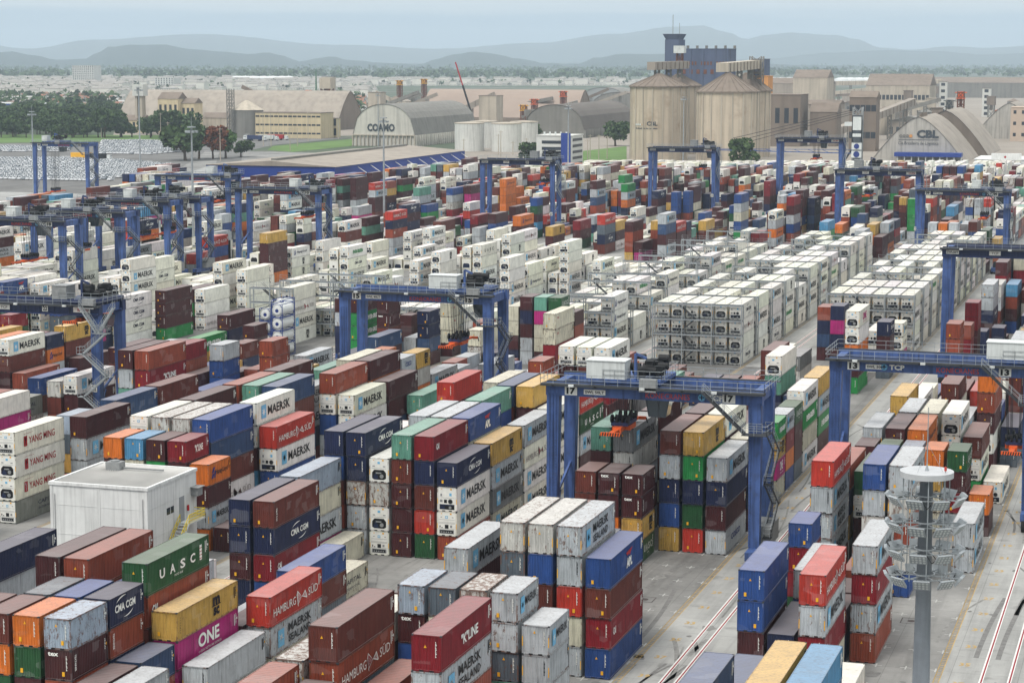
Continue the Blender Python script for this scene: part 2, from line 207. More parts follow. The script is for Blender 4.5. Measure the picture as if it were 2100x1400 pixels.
LAYOUT = """
-13 0 k68:W,Am,Yk k86:Kc+,B,D,W,S k88:Wc+,U,M,F,Kc k90/:D+,A,O,S,W k91/:N+,M,W,L,B k92/:W,A,N k93/:E+,B,U
-13 1 k68:Wm,M,Dk k88:Wm+,V,B,Nc,M k90:Mt+,Yk,L,Y,Kc k92:O,Dk
-13 2 k68/:L,W k69/:V,M k90:K,G,Wh,B,Y k92:K,C,W
-13 3 k92/:M,K,N k93/:N,M
-12 0 k60/:S,M,N,B k61/:D,A,W,W k62:K+,K+,Nc+,Mt k68:C+,Oh,N,M k74/:V,L,E k75/:A,V,W k76/:S,B,B,M k77/:N,B,W,W k78:Mt,W,Am,F k80:La+,M,D,A,S k82:A+,W+,F,Mt,R k84:M,Kc,Mt k86:R,Wm,Wm k88:N,W k90:B,F,B k92:F,Nc,B
-12 1 k62:M,Wm,Wm,B k65~:Wm* k67/:B+,W+,D+,M k68:S+,B,M,B k74:N+,Dk,Dk,W k76:T,K,Dk k78:V,V,K,Mt k80:A+,K,W,B,Mt k82/:W,V,E,M,B k83/:M,B,A,T,E k84:N,A k86:Wm,W k88:T,M k90:Wm+,F,B k92:A,M,B
-12 2 k62:F,B,Mt,Mt k64:Mt+,Wm+,Y k66:M+,B+,C+,Wh k68/:B,A,G k69/:A,S,W,W k76:Wm+,K,M,Y k78:F,Am,V,W k80:V+,B,V,M,L k82:Kc+,W,B,Mt,La k84:L,Wk,Wm k86:Y,Wm,Yk k88:Y,Nc,B k92/:B,F,B k93/:O,E
-12 3 k62:Wm,Mt,U k64:B,M,Wm k66:A+,Ws,Am,A k68:Oh+,B,M,W k78:Wc+,Oh,F,O k80:F+,U,K,A,O k82:Yk+,Mt,Mt,L,W k84:K,Ws k86:V,W,Am k90:Dk+,La,B k92:K+,K,Mt
-12 4 k64:C,O,V k69/:M,B,A k78/:W,M,M,V k80:L+,B,A,A,B k82:Wc,W,Mt,D k84:F,V k86/:P,M,U k87/:B,A,Y k88:Oh+,O,Am k90/:M,T,S k91/:B,U k92:M,A
-12 5 k64:T,M,W,Ee k68:B,D,A k80:Nc+,O+,D,K,H k82:W+,Am,Ws,Mt,D k84:M,F,Y k86:B,U k88:M,Ee,Mt k90:M,M k92:N+,T,Y
-11 0 k54:M+,Wm,Mt,Gu,Kc k56:T k58:Wm k60:A,T,W k62:W,V,Gu k66:B+,Wm,D,U k68:B+,Mt+,M,P,F k70:Ee+,N+,V,Am,B k72:Am+,B+,B,M,Mt k74:A,B,Mt,Mt k76:M,Wh,D k78:B,Am,Nc k80:Wh+,Yk,M,C k82:B+,B+,Wm+,M k84:Wk+,F+,Mt k86:Mt,Nc,Am k88:K+,A,B,T k90:Nc+,S,L,Mt
-11 1 k54:Am,Mt,O,V k56/:B,A,B,M k57/:K k58:W k60/:K,N k61/:M,W,W k62:Mt+,Am,Dk,Wm k64:Mt+,V,M,L k66:B+,T,A,W k68:N+,L,Kc,Wc,Kc k70:T,N,Wk,N k72:Kc+,F,B,Ws,Wc k75/:Y,B,B,O k78/:H,V,A k79/:M,N,M k80/:U,B,N,W k81/:M,W,H,W k82/:S,M,M,N k83/:W,B,M k84:Mt,Oh k86:M+,Wc,Wk k88:M+,M,N,K k90:B,Wm,U k92/:M,V,L,M k93/:B,N,G,M
-11 2 k54/:D,S,V,M,T k55/:W,T,K,K k56:Wm+,F+,T+,A,Wm k58:A k60/:T k61/:W+,B,N k62:Wm+,Mt,Mt,We k64:Rs,Wm,B k66:Mt,K,M k68/:M+,B,W,M,O k69/:S,M,M,O,W k72/:R,M,B,L,M k73/:D,W,L,S k74/:M,W,B,M,M k75/:W,S,M,B,U k76:B,M,L k78:Gu,V,B k82:Mt,M,Y k84/:W,F,D k85/:M,W,W k86:We+,Wc,B k88:M+,Ws,E,Wh
-11 3 k56:B,Oh,T,B k58:B k60:K k62:B+,K,V,Yk k64:W,B,S k66:B+,Mt,N,N k68:Am,Wh,B,Am k70/:U,M,A,W,A k72:K,Nc,S,B k74:B+,Mt,Wh,B,W k76:Mt,Am,F k78:Mt,B,C k80:M+,Mt,K,Mt k82/:A,A,B,M k83/:K,W,B,A k84:S,M,Am k86/:W,D k87/:W,M,W k88:K,Mt,Wk k90:V+,T,B,U k92:T,Am,C
-11 4 k58/:W,B,K,N,W k59/:W k62/:C k63/:M,B,L,V k64:B+,W,N,B k66:Kc+,M,L,Wm k68:D+,C,B,Nc k70:N,R,K,M k72:H+,W,V,M,B k76:Mt,Am,Mt k78:M,La k80:Nc+,Mt,K,T k82:V,Mt,Mt k84:B,Mt,S k86:Wm,W,N k88:K,K,Am k90:Am,P,Am k92:N+,A,Kc,Kc
-11 5 k58:Wm,R,K,A k64:T+,W,T,B k66:Mt+,Wc,La,M k68:B+,Nc,W,A,G k70:Ws,U,S,Wk k72:Nc,Am,K,B k74:T+,Mt,Nc,M,O k76:M,Wh,U k78:B,C,G k80:Am+,M,We,M k82/:B,K,F k83/:D,L,D k85/:W,B,M k86:F,Wm,Hm k88:Mt+,U,Nc,W k90:B,D,Gu k92:M+,V,A,Yk
-10 0 k46:B,B,M,G,M k52:D+,K,Kc,Y k54:O*,O+,F,S,A k56:E+,Mt,U,U k58:Dk+,Wm,Oh k60:Mt,Kc,Dk k62:V+,M+,Mt+ k64:Wm*,B+,Kc k66:A+,Wh,N,B k68:Wm*,B+,B,Am,M k70:Nc+,W+,Mt,N,F k72:Wm k78:B,Mt,N,Mt k80:S,Mt,V k82:K,M,B k88:M+,M+,M+,A+ k90:B k92:Mt,V k100:A+,Am+,B,B k102:B,Wm,A,G k104:M,D,A,N k106:Y,A,Nc k108:M,W,O k110:F,S,G k112:Dk,Mt,O k114/:M,R,M k115/:N,Y,B k116:R,M k118/:B,D k119/:N+,M,W k120:Mt,M k122:Wk,V k124:Mt,B k126:H k128:Am k132:B k134:Dk k140/:W
-10 1 k52:Nc,V,B k54:B+,A,M,K k56:B+,G,Y,N k58:Dk+,B,Mt,B k60:Wm+,S,La,P k62:V+,La,B,W k64/:B,N,N k65/:Y+,K,W,N k66:Mt+,T,B,Ws k68/:H+,W,A,A,M k69/:M,F,N,M,N k72:Wc+,S,Am k78:M+,U+,A,A,Kc k80/:A,N,W,F k81/:W,M,A,N k82/:W,W,W k83/:R,M,T,W k84:Dk+,W+,Am+,U k90:B k94:L+,Am,B k97_:M+,Ee+,M+ k99/:W+,M+,W,K k100:Mt+,Mt,Nc,B k102:A,W,Mt,M k104:Am,D,Am k106:M,F,Wm,Mt k108:T,W,Mt k110:E,Mt,B k112:B,Mt,Kc k116:B,Mt k118:Wm,M k120/:A,A k121/:K,W k122:W,We k124:Y,M k126:H k128:Mt k130:Nc k132/:K k133/:W k135/:A
-10 2 k48/:M,V,L,M,S k49~:Wm*,M+,As+,O+ k51/:Y+,K,W k52:K,M k54:Mt+,Kc,U,Kc k56:Nc,M,Wc,M k58:W+,B,We,Wm k60:Oh+,K,N,Mt k62:M+,Mt,W,Am k64:La+,H,M,B k66:M+,B,Dk,M k68/:N,W,K,K k69/:E,M,R,W,A k70:Wh+,N,V,Wm,Dk k72:M,T,M k80:Mt,B,M k82:T,Wc,B,Wm k84:U+,Am,M,Wm k88~:M+,T+,M+,A+ k90:U+,V,Wk,Am k92:N k94:Wh,Nc k96:W+,V,D k98:Nc+,M+,Mt,W k100/:W+,M,M,L,V k102:Mt+,K,B,Mt k104:U,Mt,B,M k106/:M,A,M,W k107/:A,V,W,A k108:M,Mt k110:O,B,Wm k112:M,Nc,Wc k114/:V,M,B k115/:B,L,B k116:O,S k118:Y,Am k120:A,B k122/:M,E k123/:Y,N k124/:M,G k125/:K,B k126/:W,M k127/:B,M k128/:L k129/:F k130:U k132/:T k134:N
-10 3 k48:S,Wm,L,K,Kc k50/:M+,O,K,W,W k51/:C,B,K k52/:O+,T,O k56:Am,F,B,B k58:V+,M,Am,S k60/:O,B,K k62:M+,A,Mt,Wm k64:Wk+,K,W,Mt k66:Wm+,O,O,Mt k68:Mt+,D,Wm,Kc k70:M+,Gu,La,Kc,B k72:Mt,D,Am,W k75/:U,A,K k80:H,Am,Wm,B k82:M,Mt,Am,S k84:Wm+,M,Hm,U k86/:T,K,B k87/:V,B,L,W k88:B+,W,Wm,Wm k90:M+,Mt,B,B k92:Wk k94/:G k95/:W,K k96:B,M k98:Mt+,B,Yk,K k100:B,B,W,Kc k102:Wm,M,B,W k104/:W,L,W k105/:M,B,K,W k106:Am+,Nc,B,Mt k108:A,B k110:Am,Mt k112:M+,C,W,W k114:D,Wm,M k116/:B,M,Y k117/:B,T,B k118/:V,M k119/:M,B k120:Mt,M k122:Mt,K k124:Wh,N k126:Am k128:D k130:Wm k132:S k134:B
-10 4 k50:Yk+,A+,Mt,Dk,B k52:M,C k54:M,P k56:Wk+,L,Mt,S k58/:W,S,W,W k59/:A,K,W,M k60/:L,M,O,A k61/:W,K,C,L k62:Wm,Mt,Wm k64:G+,L,M,Nc k66:Wm+,Dk,Mt,Dk k68/:W+,M,W,N,M k69/:N+,W,K,Y,F k70:Wk+,Yk,B,B,V k72:Yk,Rs,Rs k74/:B,D,M,W k75/:F+,V,M,W k76/:Y+,S,D,D k82:A,N,Kc k84/:W,K,W,W k85/:Y,R,M k86:M+,W,M,M k90:Mt+,U,Kc,Wm k92:Kc+,Wk,Mt,A k95~:M+,M+,M,V k97/:W+,M,W,M k98:O+,M,Wk,L k100:M,N,Nc,Mt k102:L,W,M,Ws k104:G,Wh,Wm k106:D,B,M k110:B,C,Am k112:Mt,U,W k114:B+,N,S,M k116:Wm,B k118:O,M k120:M,M k122:La,B k124:Nc,A k126:A k128:B k130:Y k132:La
-10 5 k50/:M,N,M,R k51/:A,U,L,B,M k52:S,M k54/:K,T k55/:M,W k56:Yk+,Mt,Wh,S k58:Wh,O,Dk k60:Y+,Mt,M,Kc k62:Wk+,Yk,N,B k64:M+,W,Mt,V k66:Wm,Wm,Mt k70:V+,Am,Rs,M,B k72:V,A,B,O k74/:M,C,N,O k75/:B,W,B,M k76:M+,Mt+,U,Kc,K k79:Wl*,Wl* k81/:O+,W+,B,M k82:F,K,K,M k84:N,Gu,B k87/:W,A,W,O k88/:A+,B,B,M,W k89/:W+,S,B,V,M k90:P+,K,K,C k92:L,O,D,W
-9 0 j4:Wc,Wm j5:Wm*,Ws*,Wm,Ws j6:Wk*,Ws+,Wm,Wh k58/:W k67/:G+,D,K k68:Am+,Wm*,Nc+,Am,N k70:Mt+,M+,A+,M,Wm k80_:Rs+,Am+,M+,M+,B+ k86:L k88:B,W,Mt,B k94:Kc,G k96:Wc+,Am+,B+,Mt,T k98:Mt+,S+,Am,S,Y k100:B+,B,A k102/:M+,K,D k104:A+,Ee,O k106/:M,W,M k107/:M,M,B k113/:Wk,Wm,S k114:Wh,Wm k116:Wh,Wm,Wm k118:Wm,Wc k120:Wm,Wm k122:Wk,Wk k124:W,Wm k126:Wm,W k128:Wc,W k130:Wm,Wm k132/:W,Wk k133/:Ws,W k134:M k136:W k138:W k140/:Wm k141/:W
-9 1 j4:Wh,Wc j5:W j6:W,Wm,Wm j7:Ws*,Wk+,W,W j8~:W*,Wk* j9:W j10_:W*,Wm+ k60:Am+,B,M,N k65:Ws*,W+ k67/:W,Y k70/:A,N,W,S,F k71/:G,W,A,K k72:Ws+,A+,O+,A,Dk k74:V+,Nc k77/:W+,N+ k78:A k80/:V,K k81_:Oh,M k86:Am k88:A,M k90:B+,Mt+,W k93_:Ws+,Ws+,B+,Kc+ k95/:M,W,T k96/:A+,W+,U,G,B k97/:V,K,M,Y,M k98:F+,B,Nc,A,K k100:Oh,B,S k102:Wm+,B+,B,Ws k104:Am,M,B k106/:B,D,L k107/:N,F k111_:Rs+,Mt+ k113/:W+,W,W k114:W,Wm,W k116:W,Ws,Wh k118:Wm,Wm k120:Ws,W k122:Ws,W k124:Wm,Wm k126:W,Am k128:Wm,Wm k130/:W,Wm k131/:W,Wm k132/:W,Wm k133/:Wk,Ws k134:Wm k136:Wk k138:Ws k140:W
-9 2 j4:W,Wm,W j5:Wm j6:Wm+,Wm,Wm,Wc j7:Wm,Wm,Wm j8:W j9:W j10:Wh*,Wc,W k54:Nc*,Oh+,Wk+,C k60:Wm+,W+,N+,H k66:Nc k68:Wm+,K k70:Am+,Mt,We,Mt,W k72:T+,G,Wm,We,Wm k74:D+,M+,We,Kc k76:N k78:Wh k80:O k82:B,A k88:B k90:Ws,M,Wm k92:Wm,W,V k94/:S,M,L k95/:K,Y k96/:W+,M,B,A,W k97/:M,K,A,W,M k100/:C,D,S,M k101/:U,K,W,W k102:S,M,A,Mt k104:M,Mt,A k106:A,K k108:Y+,Kc,M k110:Mt+,Am,Am k112/:Wm+,W,Ws k113/:Wm,Wc,W k114:Wk,We k116:Wm,Wm,W k118/:W,Wm,Wk k119/:Wm,Wm,Wk k120:Wm,W k122:Wm,Wm k124:Wm,W k126:Wh,W k128:Ws,W k130:Wk,W k132/:Wm,Wm k133/:Ws k134:Wk k136:We k138:Ws k140:Mt
-9 3 j5:W j6:Wh+,W,W,Wc j7:Wm,We,W j8:Wm+,W+,Wm j9_:W+,Wm j10:Wm+,Wm,W,Wc k54:K+,R+,Am+,B k56/:A+,A,K,L k57/:E k62:Wc+,M,D,Wk k65:N+,T+,O+,Kc+ k67/:M,Y k68:G+,Yk k70:Ws,Nc k72:Mt,Kc,A,Kc k74:Mt+,Wc,V,B,A k78:B k80:Hm k82:Ws k88:M+ k90/:M k91/:B+,T,O,W k93/:W,M,W k94:Kc,H,B k96:Y+,Am+,B,W,A k98/:B,M,A,B k99/:D,W,W,W,B k100:N,W,K k102:M,A,K,Rs k104/:M,B,K k105/:L,G k106/:K,B,B k107/:M,U k108:V+,B,P k110/:M+,W,F,B k111/:A+,M,N,K k112:W+,W,Ws k114:Wm+,Wm,W k116/:Wh,W,Ws k117/:Wm,Wk,We k118/:Wh,W,W k119/:Ws,Wm,Wk k120:Wc,W k122:Ws,Mt k124:Wk,Wm k126/:Wc,Wm k127/:W,U k128:Ws k130:Wc,Wm k132:Wh k134:We k136/:W k137/:Ws k138:W
-9 4 j5:Wm j6:Ws j7:Wm,Wk,Wm j8:Wk,Wm,Wm j9:W*,Wm+,Wm j10:Wm+,Wm,W,Wh k54:C+,We,Mt k56:C*,P+,Wm,E,Mt k62:Kc+,Mt,U,Mt k64:O+,Oh,L,S k66:V,B k70:S k72:M,La,V,K k74:B+,B,Wm,O,W k76:Wk,Mt,B k78:B k80:F k82:V k84:G k86~:K+,Y+,M+,Nc+ k90/:M k91/:W k92:B,Mt,Am k94:Wm,M,M k96:S+,M+,L,C,Dk k100:B,B,W,Wc k103/:F,M,W,K k104/:E,Y k105/:N,V,G k106/:A,N k107/:E,V,W k108:Wh,D,M k112/:Wm,W k113/:Wh,Wk,Wm k114:Wm,W,Wm k116:Wm,Wm k118:Wk,Mt k120:Wc,Wm k122:M,W k124/:W,Wm k125/:W,Wc k126/:Wk,Wk k127/:Ws,Wk k128:Ws k130:Wm+,W k132:W k134/:Wm k135/:B k136/:Wm k137/:We k138:W
-9 5 j5:W,Wm,Wm j6:Wk j7:W*,We,Wm,Wm j8:Wh*,Wm,Wm,Ws j9:W*,W,W,W j10:Wc,Wm,Wk k54:Mt,Wm,Oh k56:Dk+,Wc,G,B k60~:L+,W* k62:Mt+,W+,T,Y k64:F+,Mt,V,W k66/:L,D,W,V k67/:S,M,V,B k68/:M,W k69/:W k70/:R k71/:K k72:B+,Mt+,Am,U k74:B+,Oh,Mt,Am,M k76:M,M k78/:W,B,T k79/:W+,W k80:L k82:T k84:Ee k86:L,M,Nc k88:V+ k90:Wm+ k92:Wc k94:O,N,Gu k96:T+,B+,B,O,Mt k98:N+,N,Nc,Wm,Ws k100:Wm,N,Wm k102:M,Gu,K,A k104:We,Wm,B k106:M,A,Wk k108:B,Mt,B k110:Oh,B,Kc k112/:Wk,Wk,W k113/:Wk,Wm,Wm k114/:Wh,Wk k115/:Ws,W,Wh k116:W,Wm k118:W,Wm k120:M,Ws k122:We,W k124:Wk,We k126:Wm k128:Wm k130:Wm k132:Wm k134/:Wm k135/:Wm k136:Wm k138/:B k139/:Yk
-8 0 j1:Wm,Wk,Ws j2:Wc+,Wh,Wk j3:Wm j5:Wk,Wh j6:W,Wm k56/:N,W,M k57/:Y,E,D k58/:W k66:K,M k68:B,K k70:Am,Mt k72:N,K k76~:M+ k84/:W,B,V,W k85/:S,K,C,W k86:M+,D+,B,M k88/:W+,N,M,B k89/:A,W,O k90:Y,La,W,B k93:Oh+ k95/:W+,L k96:O,B k98:A,V k100/:S,B,T,M k101/:M,C,M,W k102:M,B,M,Kc k104/:A+,A,B,A,M k105/:M,W,F,M k106/:F,B,K,L k107/:A,S,B,D k108/:N,H,W,B k109/:A,M,W k110:B+,Wm,S,We k112:L,W,Wc k114:W,Wm,E k116:Wk,A k118:La,Wm,Wm k120/:Wm,Wm,W k121/:W,W,W k122:Wm,W,Wm k124:K,W k126:Wm,We k128:Wh,W k130:Wc,Wk k132:Wm,Wh k134:Wm k136:Wm k138:W k140:Wm
-8 1 j1:W+,Wh,Wm j2:Wm+,Wk,Wm j3:W j5:Wh j6:W,Ws j8~:R*,Am+ k61/:W*,W+,N+,M+ k62/:W+,B+,W+ k66/:M,B k67/:M,B k68:Mt,W k70:Kc k72:M k74:B+,Wm,Wm k87/:K,W,W,A k88:M+,Wc,W,B k90/:M,M,W,B k91/:N,A,M k92/:O,K,M k93/:B k96:Dk k100:Am+,Kc,Dk k102:W,F,B,Wm k104:T,D,Dk,Wm k106/:W,A,L,K k107/:G,O,R,A k108/:T,W,S,V k109/:R,L,W,N k110/:V,A,V,W k111/:M,F,U,K k112/:W,W,Wm k113/:Wh,Wh,Ws k114:W,Wk,Wm k116:We,W,Ws k118/:Wm,W k119/:Wm,Wk,Kc k120:Wm,We k122/:W,V k123/:W,W,W k124:W,Mt k126:Wm,W k128:Wc,Nc k130/:N,W k131/:Wk,Wm k132:W,Ws k134:Mt k136:W k138:Ws k140:W
-8 2 j1:Ws+,Wm,Wk,W j2:W+,Wm,Wk j3:Wm+,Wm j4:W*,W*,Wm*,Ws+ j5:Wh j6:W,Wm j7:Wm+,Ws j8:Wm+,Wm+ j9:Rs*,L+,Kc+ k58:Dk,B k60/:V+,D+ k62:B+,B,Nc k67/:W,A k68/:W,M k69/:B,U k70/:R,A k71/:K,M k72/:O k73/:K k74:V,B k76:Nc k83_:L+,A+,F+,D+ k85/:B,M,M,A k86/:A,W,N,C k87/:O,A,A,M k88/:M,O,W,M k89/:A,K,G,M k90/:O,C,W,B k91/:V,M,M,B k92:M,N,V k98/:Y+,W k100:U k102:T,B,M k104:N,M,R,W k106:N,O,Mt,Wc k108:O,W,F,B k110:Mt,N,La k112:Wm,Wk,Wk k114:Wm,Wc,Wk k116:Wm,W k118:Wh,W,Wm k120:Wh,N,W k122:W,Wc,Mt k124:Wm,W k126:W,W k128/:Wc,Wm k129/:W,Wm k130/:Wh,Wc k131/:Wm,Wk k132:W k134/:A,N k135/:Ws k136:Wm k138/:Wk k139/:Wk k140:Wh
-8 3 j2:W+,Wk,Wm j3:Wm*,Wm,W j4:Ws*,Wk+,Wm,Ws j5:W j6:Wk j7:Wm j8:Wh j9:Wk+,Wc,Wk k56:Wm* k58/:M k59:Wm,M k61_:W*,A+,E+,C k63/:W+,S,N,W k64/:O,W,A k66~:W*,F+ k68:B k70:Wk k74:Wm k76:W,C k78/:W+,M,O k80~:L+,E+ k82:Wm+ k84:Ws k86:Nc+,M,G,M k88/:T,Y,A k89/:R,N,Y,N k90:R+,Mt,W,T k92:Am,Wk k94:Mt,B,Yk k96:Oh+,Oh+ k98:M k100:Nc k102:V k104:E+,W,B,V k108:K,D,M,Am k110:M,Wm,Kc k112/:Wm,W k113/:W,B k114:Wh,Wc,W k116:Wm,Wh k118:Wm,W,W k120:Ws,W k122:W,Wk,Wm k124/:Wh,Wm,Wm k125/:W,Wm,Wm k126:Wk,W k128/:Wk,W k129/:Wm,Wm k130:Wk,B k132:W k134:W k136/:Ws k137/:Wk k138:We k140:Wm
-8 4 j2:Wc+,W,Wm j3:Wm+,Wm,Wm j4:Wk+,Wm,W j5:W+ j6:Wh j7:Wm j8:Wm j9:Wm+,Wk j10:W+,W+ k54:Am+,B+,M k56:Wm+ k58/:S+ k59/:B k60/:W,N k61/:B+,B+,F,M k62:Wh,N,Nc k64/:N+,Y,M,A k66:Ws*,S+,V+ k68:W k70/:B k71:A+,P+,V k73/:G k74:Wm k76:C k78:U,M k80:T+,A+,Mt,Yk k82:E k84/:N k85/:K k86:A,F,Yk k88:Hm,Y,Mt k90/:A,F,P,R k91/:M,W,G,Y k92:Ws,We,Ws k94/:M,B,W k95/:W,W,M k96:F+,V,M k98/:W+,W+,D,B k99/:M+,A+,G+,M k100:Wc k102:Mt k104:O+,Mt+,T,B k106:Wh+,W,Am,M k108:Kc,V,Mt,La k110:B,W,B k112:Ws,Wm k114:W,W,Wm k116:Wk,Ws k118:Wh,Wm,Wm k120:Wm,W k122:Wc,W k124/:Ws,Wk,K k125/:Wm,Wm,Wh k126:W,V k128/:Wm,Wm k129/:W,W k130:E,W k132/:Ws,Wm k133/:Wm,Wm k134:Wm k136:Wm k138/:Wm k139/:W k140:N
-8 5 j2:W,Wm,W j3:W+,Wm,Wm j4:Wk+,Ws,Wk j5:Wm,Wh,W j6:Wk+ j7~:Am*,M,La j8:W j9:Wm j10:Wm*,Wc,W,W k54:La+,L,M k56/:A+,L+,A+,M,A k57/:K k58:F+ k60/:H k61/:W,B k62:M,Mt,B k64/:C+,T,W,W k65/:Oh k66/:U+,S,R,M k67/:K,M,A k68:T+,B k70:T k72:B,Mt k74:Mt k76:S k78:M k80:V,A k82:Ws*,A+,Am+,M+,Mt k84/:A+,B k85/:N k86:Wm k88:M,M,M k90:F,M,B k92:N,K k94:Oh,B,W k97/:B,B,N k98:Mt+,M,H,S k100:B k102:Wm k104:N k106:N+,B,B,L k108/:K,S,M,W k109/:B,W,K k110:Wm,V,M k112:Wm,Wm,Wc k114/:W,Wk k115/:W,Wk k116:W,Wk k118:Wh,Wm k120:Wh,Wk,W k122:Wc,Wm k124/:W,W,W k125/:Wm,W,Wc k126:W,W k128:Wc,Wm k130:Wm,U k132/:W,Wm k133/:Wm,Wk k134:Wk k136:Wm k138/:Wh k139/:Wk k140/:B k141/:Wc
-7 0 j0:We+,Wk j1:Wm+,Wm j3:Wm j4:Wm+,W j5:Wm,W j6:Wk j9:W*,Wk*,We+ j10:Wm j11:Wh k26/:Y,M,O,A k27/:T+,N,H,M k60_:Rs+,N+,Kc+,A+,Am+ k64:F,Nc k66:F,Wk k68:A+ k71_:L+,Am+ k73/:K,M k74:K,L k80/:M k81/:K k82:M k86:Wm*,Am+,Mt+,R+,K k88:Wm+,B+,B+,V k90:B k96:A+,Wh+,Wc,N,K k98:B+,V+,B+,Am,R k100:Ws+,Y,M,Mt k102:R+,M,La,F k104:Kc+,Mt,Oh,A k106:Nc,G,Nc,Y k108:M,S,N,Wc k110:A,Mt,B,R k112/:Wk,Wk,We k113/:Wh,Wm,W k114:W,Ws k116:Wk+,Wm,Wm k118:Wh,Ws k120:Wm+,Wm,W k122:Ws,Wm k124:Wh,Ws k126:B,M k128:Wm,Wm k130/:W,Wm k131/:W,Wm k132:Wm,We k134:Wm k136:Wk k138:W k140:W
-7 1 j0:Wh,W,Wm j1:Wm+,Wm j2_:W*,Wm*,Wm*,W+,W+ j3:W j4:Wh+,W j5:W,Wm j6:Wh j7_:Y*,M+,Mt+,M+,O+ j8_:Wh*,Wk*,Wk* j10:Wm j11:Ws k26:Dk+,Oh,O,D k58/:V k59/:B k60/:W k61/:K,W,M,W k62:Mt k64:C k66:Ws k68/:N,M k72_:W*,R+,M+,Kc k74/:L,M k75/:V,W k76:W k84:Wh+,K,W k86/:R+,O,W,P k87/:A+,N,W,M,F k90:B+,B+,C+,Am k92/:L k96:Wm+,Kc+,M,M,W k98/:M,F,B,A,K k99/:M,W,W,M,A k100:B+,Wm,B,Mt,A k102/:Y+,W,W,N,M k103/:M,M,A,S k104:B+,D,B,S k106:Yk,Mt,B,M k108/:A,W,B,F k109/:B+,A,W,R,V k110/:K,L,A,O k111/:A,B,M,O k112:W,Wk,Wm k114:Wm,W,G k116:Wm,Wm k118/:Wm,W k119/:Ws,Wk k120:W,Wk k122:Ws,W,Am k124:Wk,W k126/:W,Wm k127/:W,Wc k128:M,Wm k130:Wk,Wk k132:W,Ws k134:W k136:W k138/:Wh k139/:L k140:T
-7 2 j1:We+,Wm j2:W*,W,Wm j3:W*,Wc*,W+,W j4:Wh j5:Wm j6:We j7_:Wh+,W+,W j8:Wm,W j10:W j11:Wm*,B+,Wm+,Wk k28:Y,H k58:W k60:M k62:K+,S,Wm,Nc k64_:Nc+,M+,N+,B,Mt k66/:B,A k67/:V k68:Mt k70:Mt+,Wk k72:P+,B k75:Y+,M k77/:W+,B+,M,M k78:D k81_:M+,M+ k86:C+,H,M k88:Mt+,O,Wc,C,K k90:Yk+,K,Mt,N,B k98:B+,O,Wm,K,F k100:T,M,N,La,Am k102:M+,Mt,M,N,B k104:P,W,M,Mt k106:Wh+,Am,Wh,W k108/:T,M,A,L k109/:W+,M,B,A,E k110:H,B,La,K k112:Wm+,Wm,Wm,Wm k114:Wk+,W,Wm,Wh k116:Wm,Wm k118:Wk,Wk k120:Wc+,Wm,Wc k122:Wm,Wm k124/:Wm,W,Wh k125/:W,Wm,Wh k126:Wk,W k128:W,Wm k130:Wm,Mt k132:Wm,W k134:W k136:W k138:Wm k140:Wk
-7 3 j0_:Wm*,Wk*,Wh*,Wm* j1:Wk j2:W*,Wm+,W j3:W,W,Ws j4:Wm+,Wm j5:W j6:Wm,Wm j7:W+,Wh j8:We,W j11:We,Wm k28:U,W,A k58:Mt k60:Yk k62:Dk k64:S,S,N k66:W k68:T k70:K k72:B k74:R,Wm k76:Mt,Am k78:La k88:L+,W,A,Kc k90:V,Wm,T,B k92:Mt+,Nc,A,Y,Wk k97_:Am+,L+,Mt+ k99/:W,T,B,B,L k100:Mt,T,P,Wm k102:B,Y,Mt,M k104:Oh,A,B,B k108:D,Nc,B,Mt k110:M,M,Yk,P k112:Wk,W,W k114:W,Wm k116:Ws,Wm,Wm k118/:Wm,Wk,W k119/:Wm,Wm,Wh k120:W,Wk,W k122:W,Ws k124:Wk,U k126:W,Wm k128:V,Wc k130:Wk,Wk k132:Wm,W k134:Wm k136:Wm k138:W k140:Wc
-7 4 j0:Wh*,Wc,Wm+,Ws j1:We,W j2:Wm j3:Wm,Wm,Wm j4:Wm+,Wm,Wc j5:W j6:Wm j7:W j8:Wm,Wm j9:Wc,Wk j10:Wc+ j11:W,Wm k28:Mt,F,B k30:La*,M+,E+,Wm+ k58/:V,B k59/:Y,B,L k60/:K k61_:M+,T+,M+,Dk k63/:A+,M+,N k64:W,K k66/:M,O k67/:B,B,M k68:T k70:Y k72/:V+,M k73/:M k74/:M k75/:W k76:M+,P+,M,P,Nc k78:Mt+,Dk,V k80:Wm k82:Oh+,O+,O+,O+,T k84/:A k85/:R k86~:W+ k88:M+,Kc,Ws k90/:A,A,A,N k91/:N,B,L,M,W k92:W+,M,W,Wh,Wm k94/:W,M,Y,B,D k95/:M+,F,W,B,M k98:Wk+,A+,Y+,Wm+,Oh+ k102:B+,Mt,S,B,Oh k104:Mt,U,M k106:Wc,W,B,T k108/:V+,W,W,W,Y k109/:M+,N,B,M,L k110:Wm,Mt,Kc,A k112/:Wk,Wh,W k113/:Wh,Wc,Wc,Wk k114:W,Wm,Wm k116:Wc,Ws k118:Ws,Wm,Wm k120:Wk,W,Wk k122:W,W k124:We,F k126:Ws,W k128/:Wh,W k129/:Wm,Wm k130:Wm,Wm k132:W,Wm k134:Wk k136:W k138/:Wm k139/:Mt k140:Wm
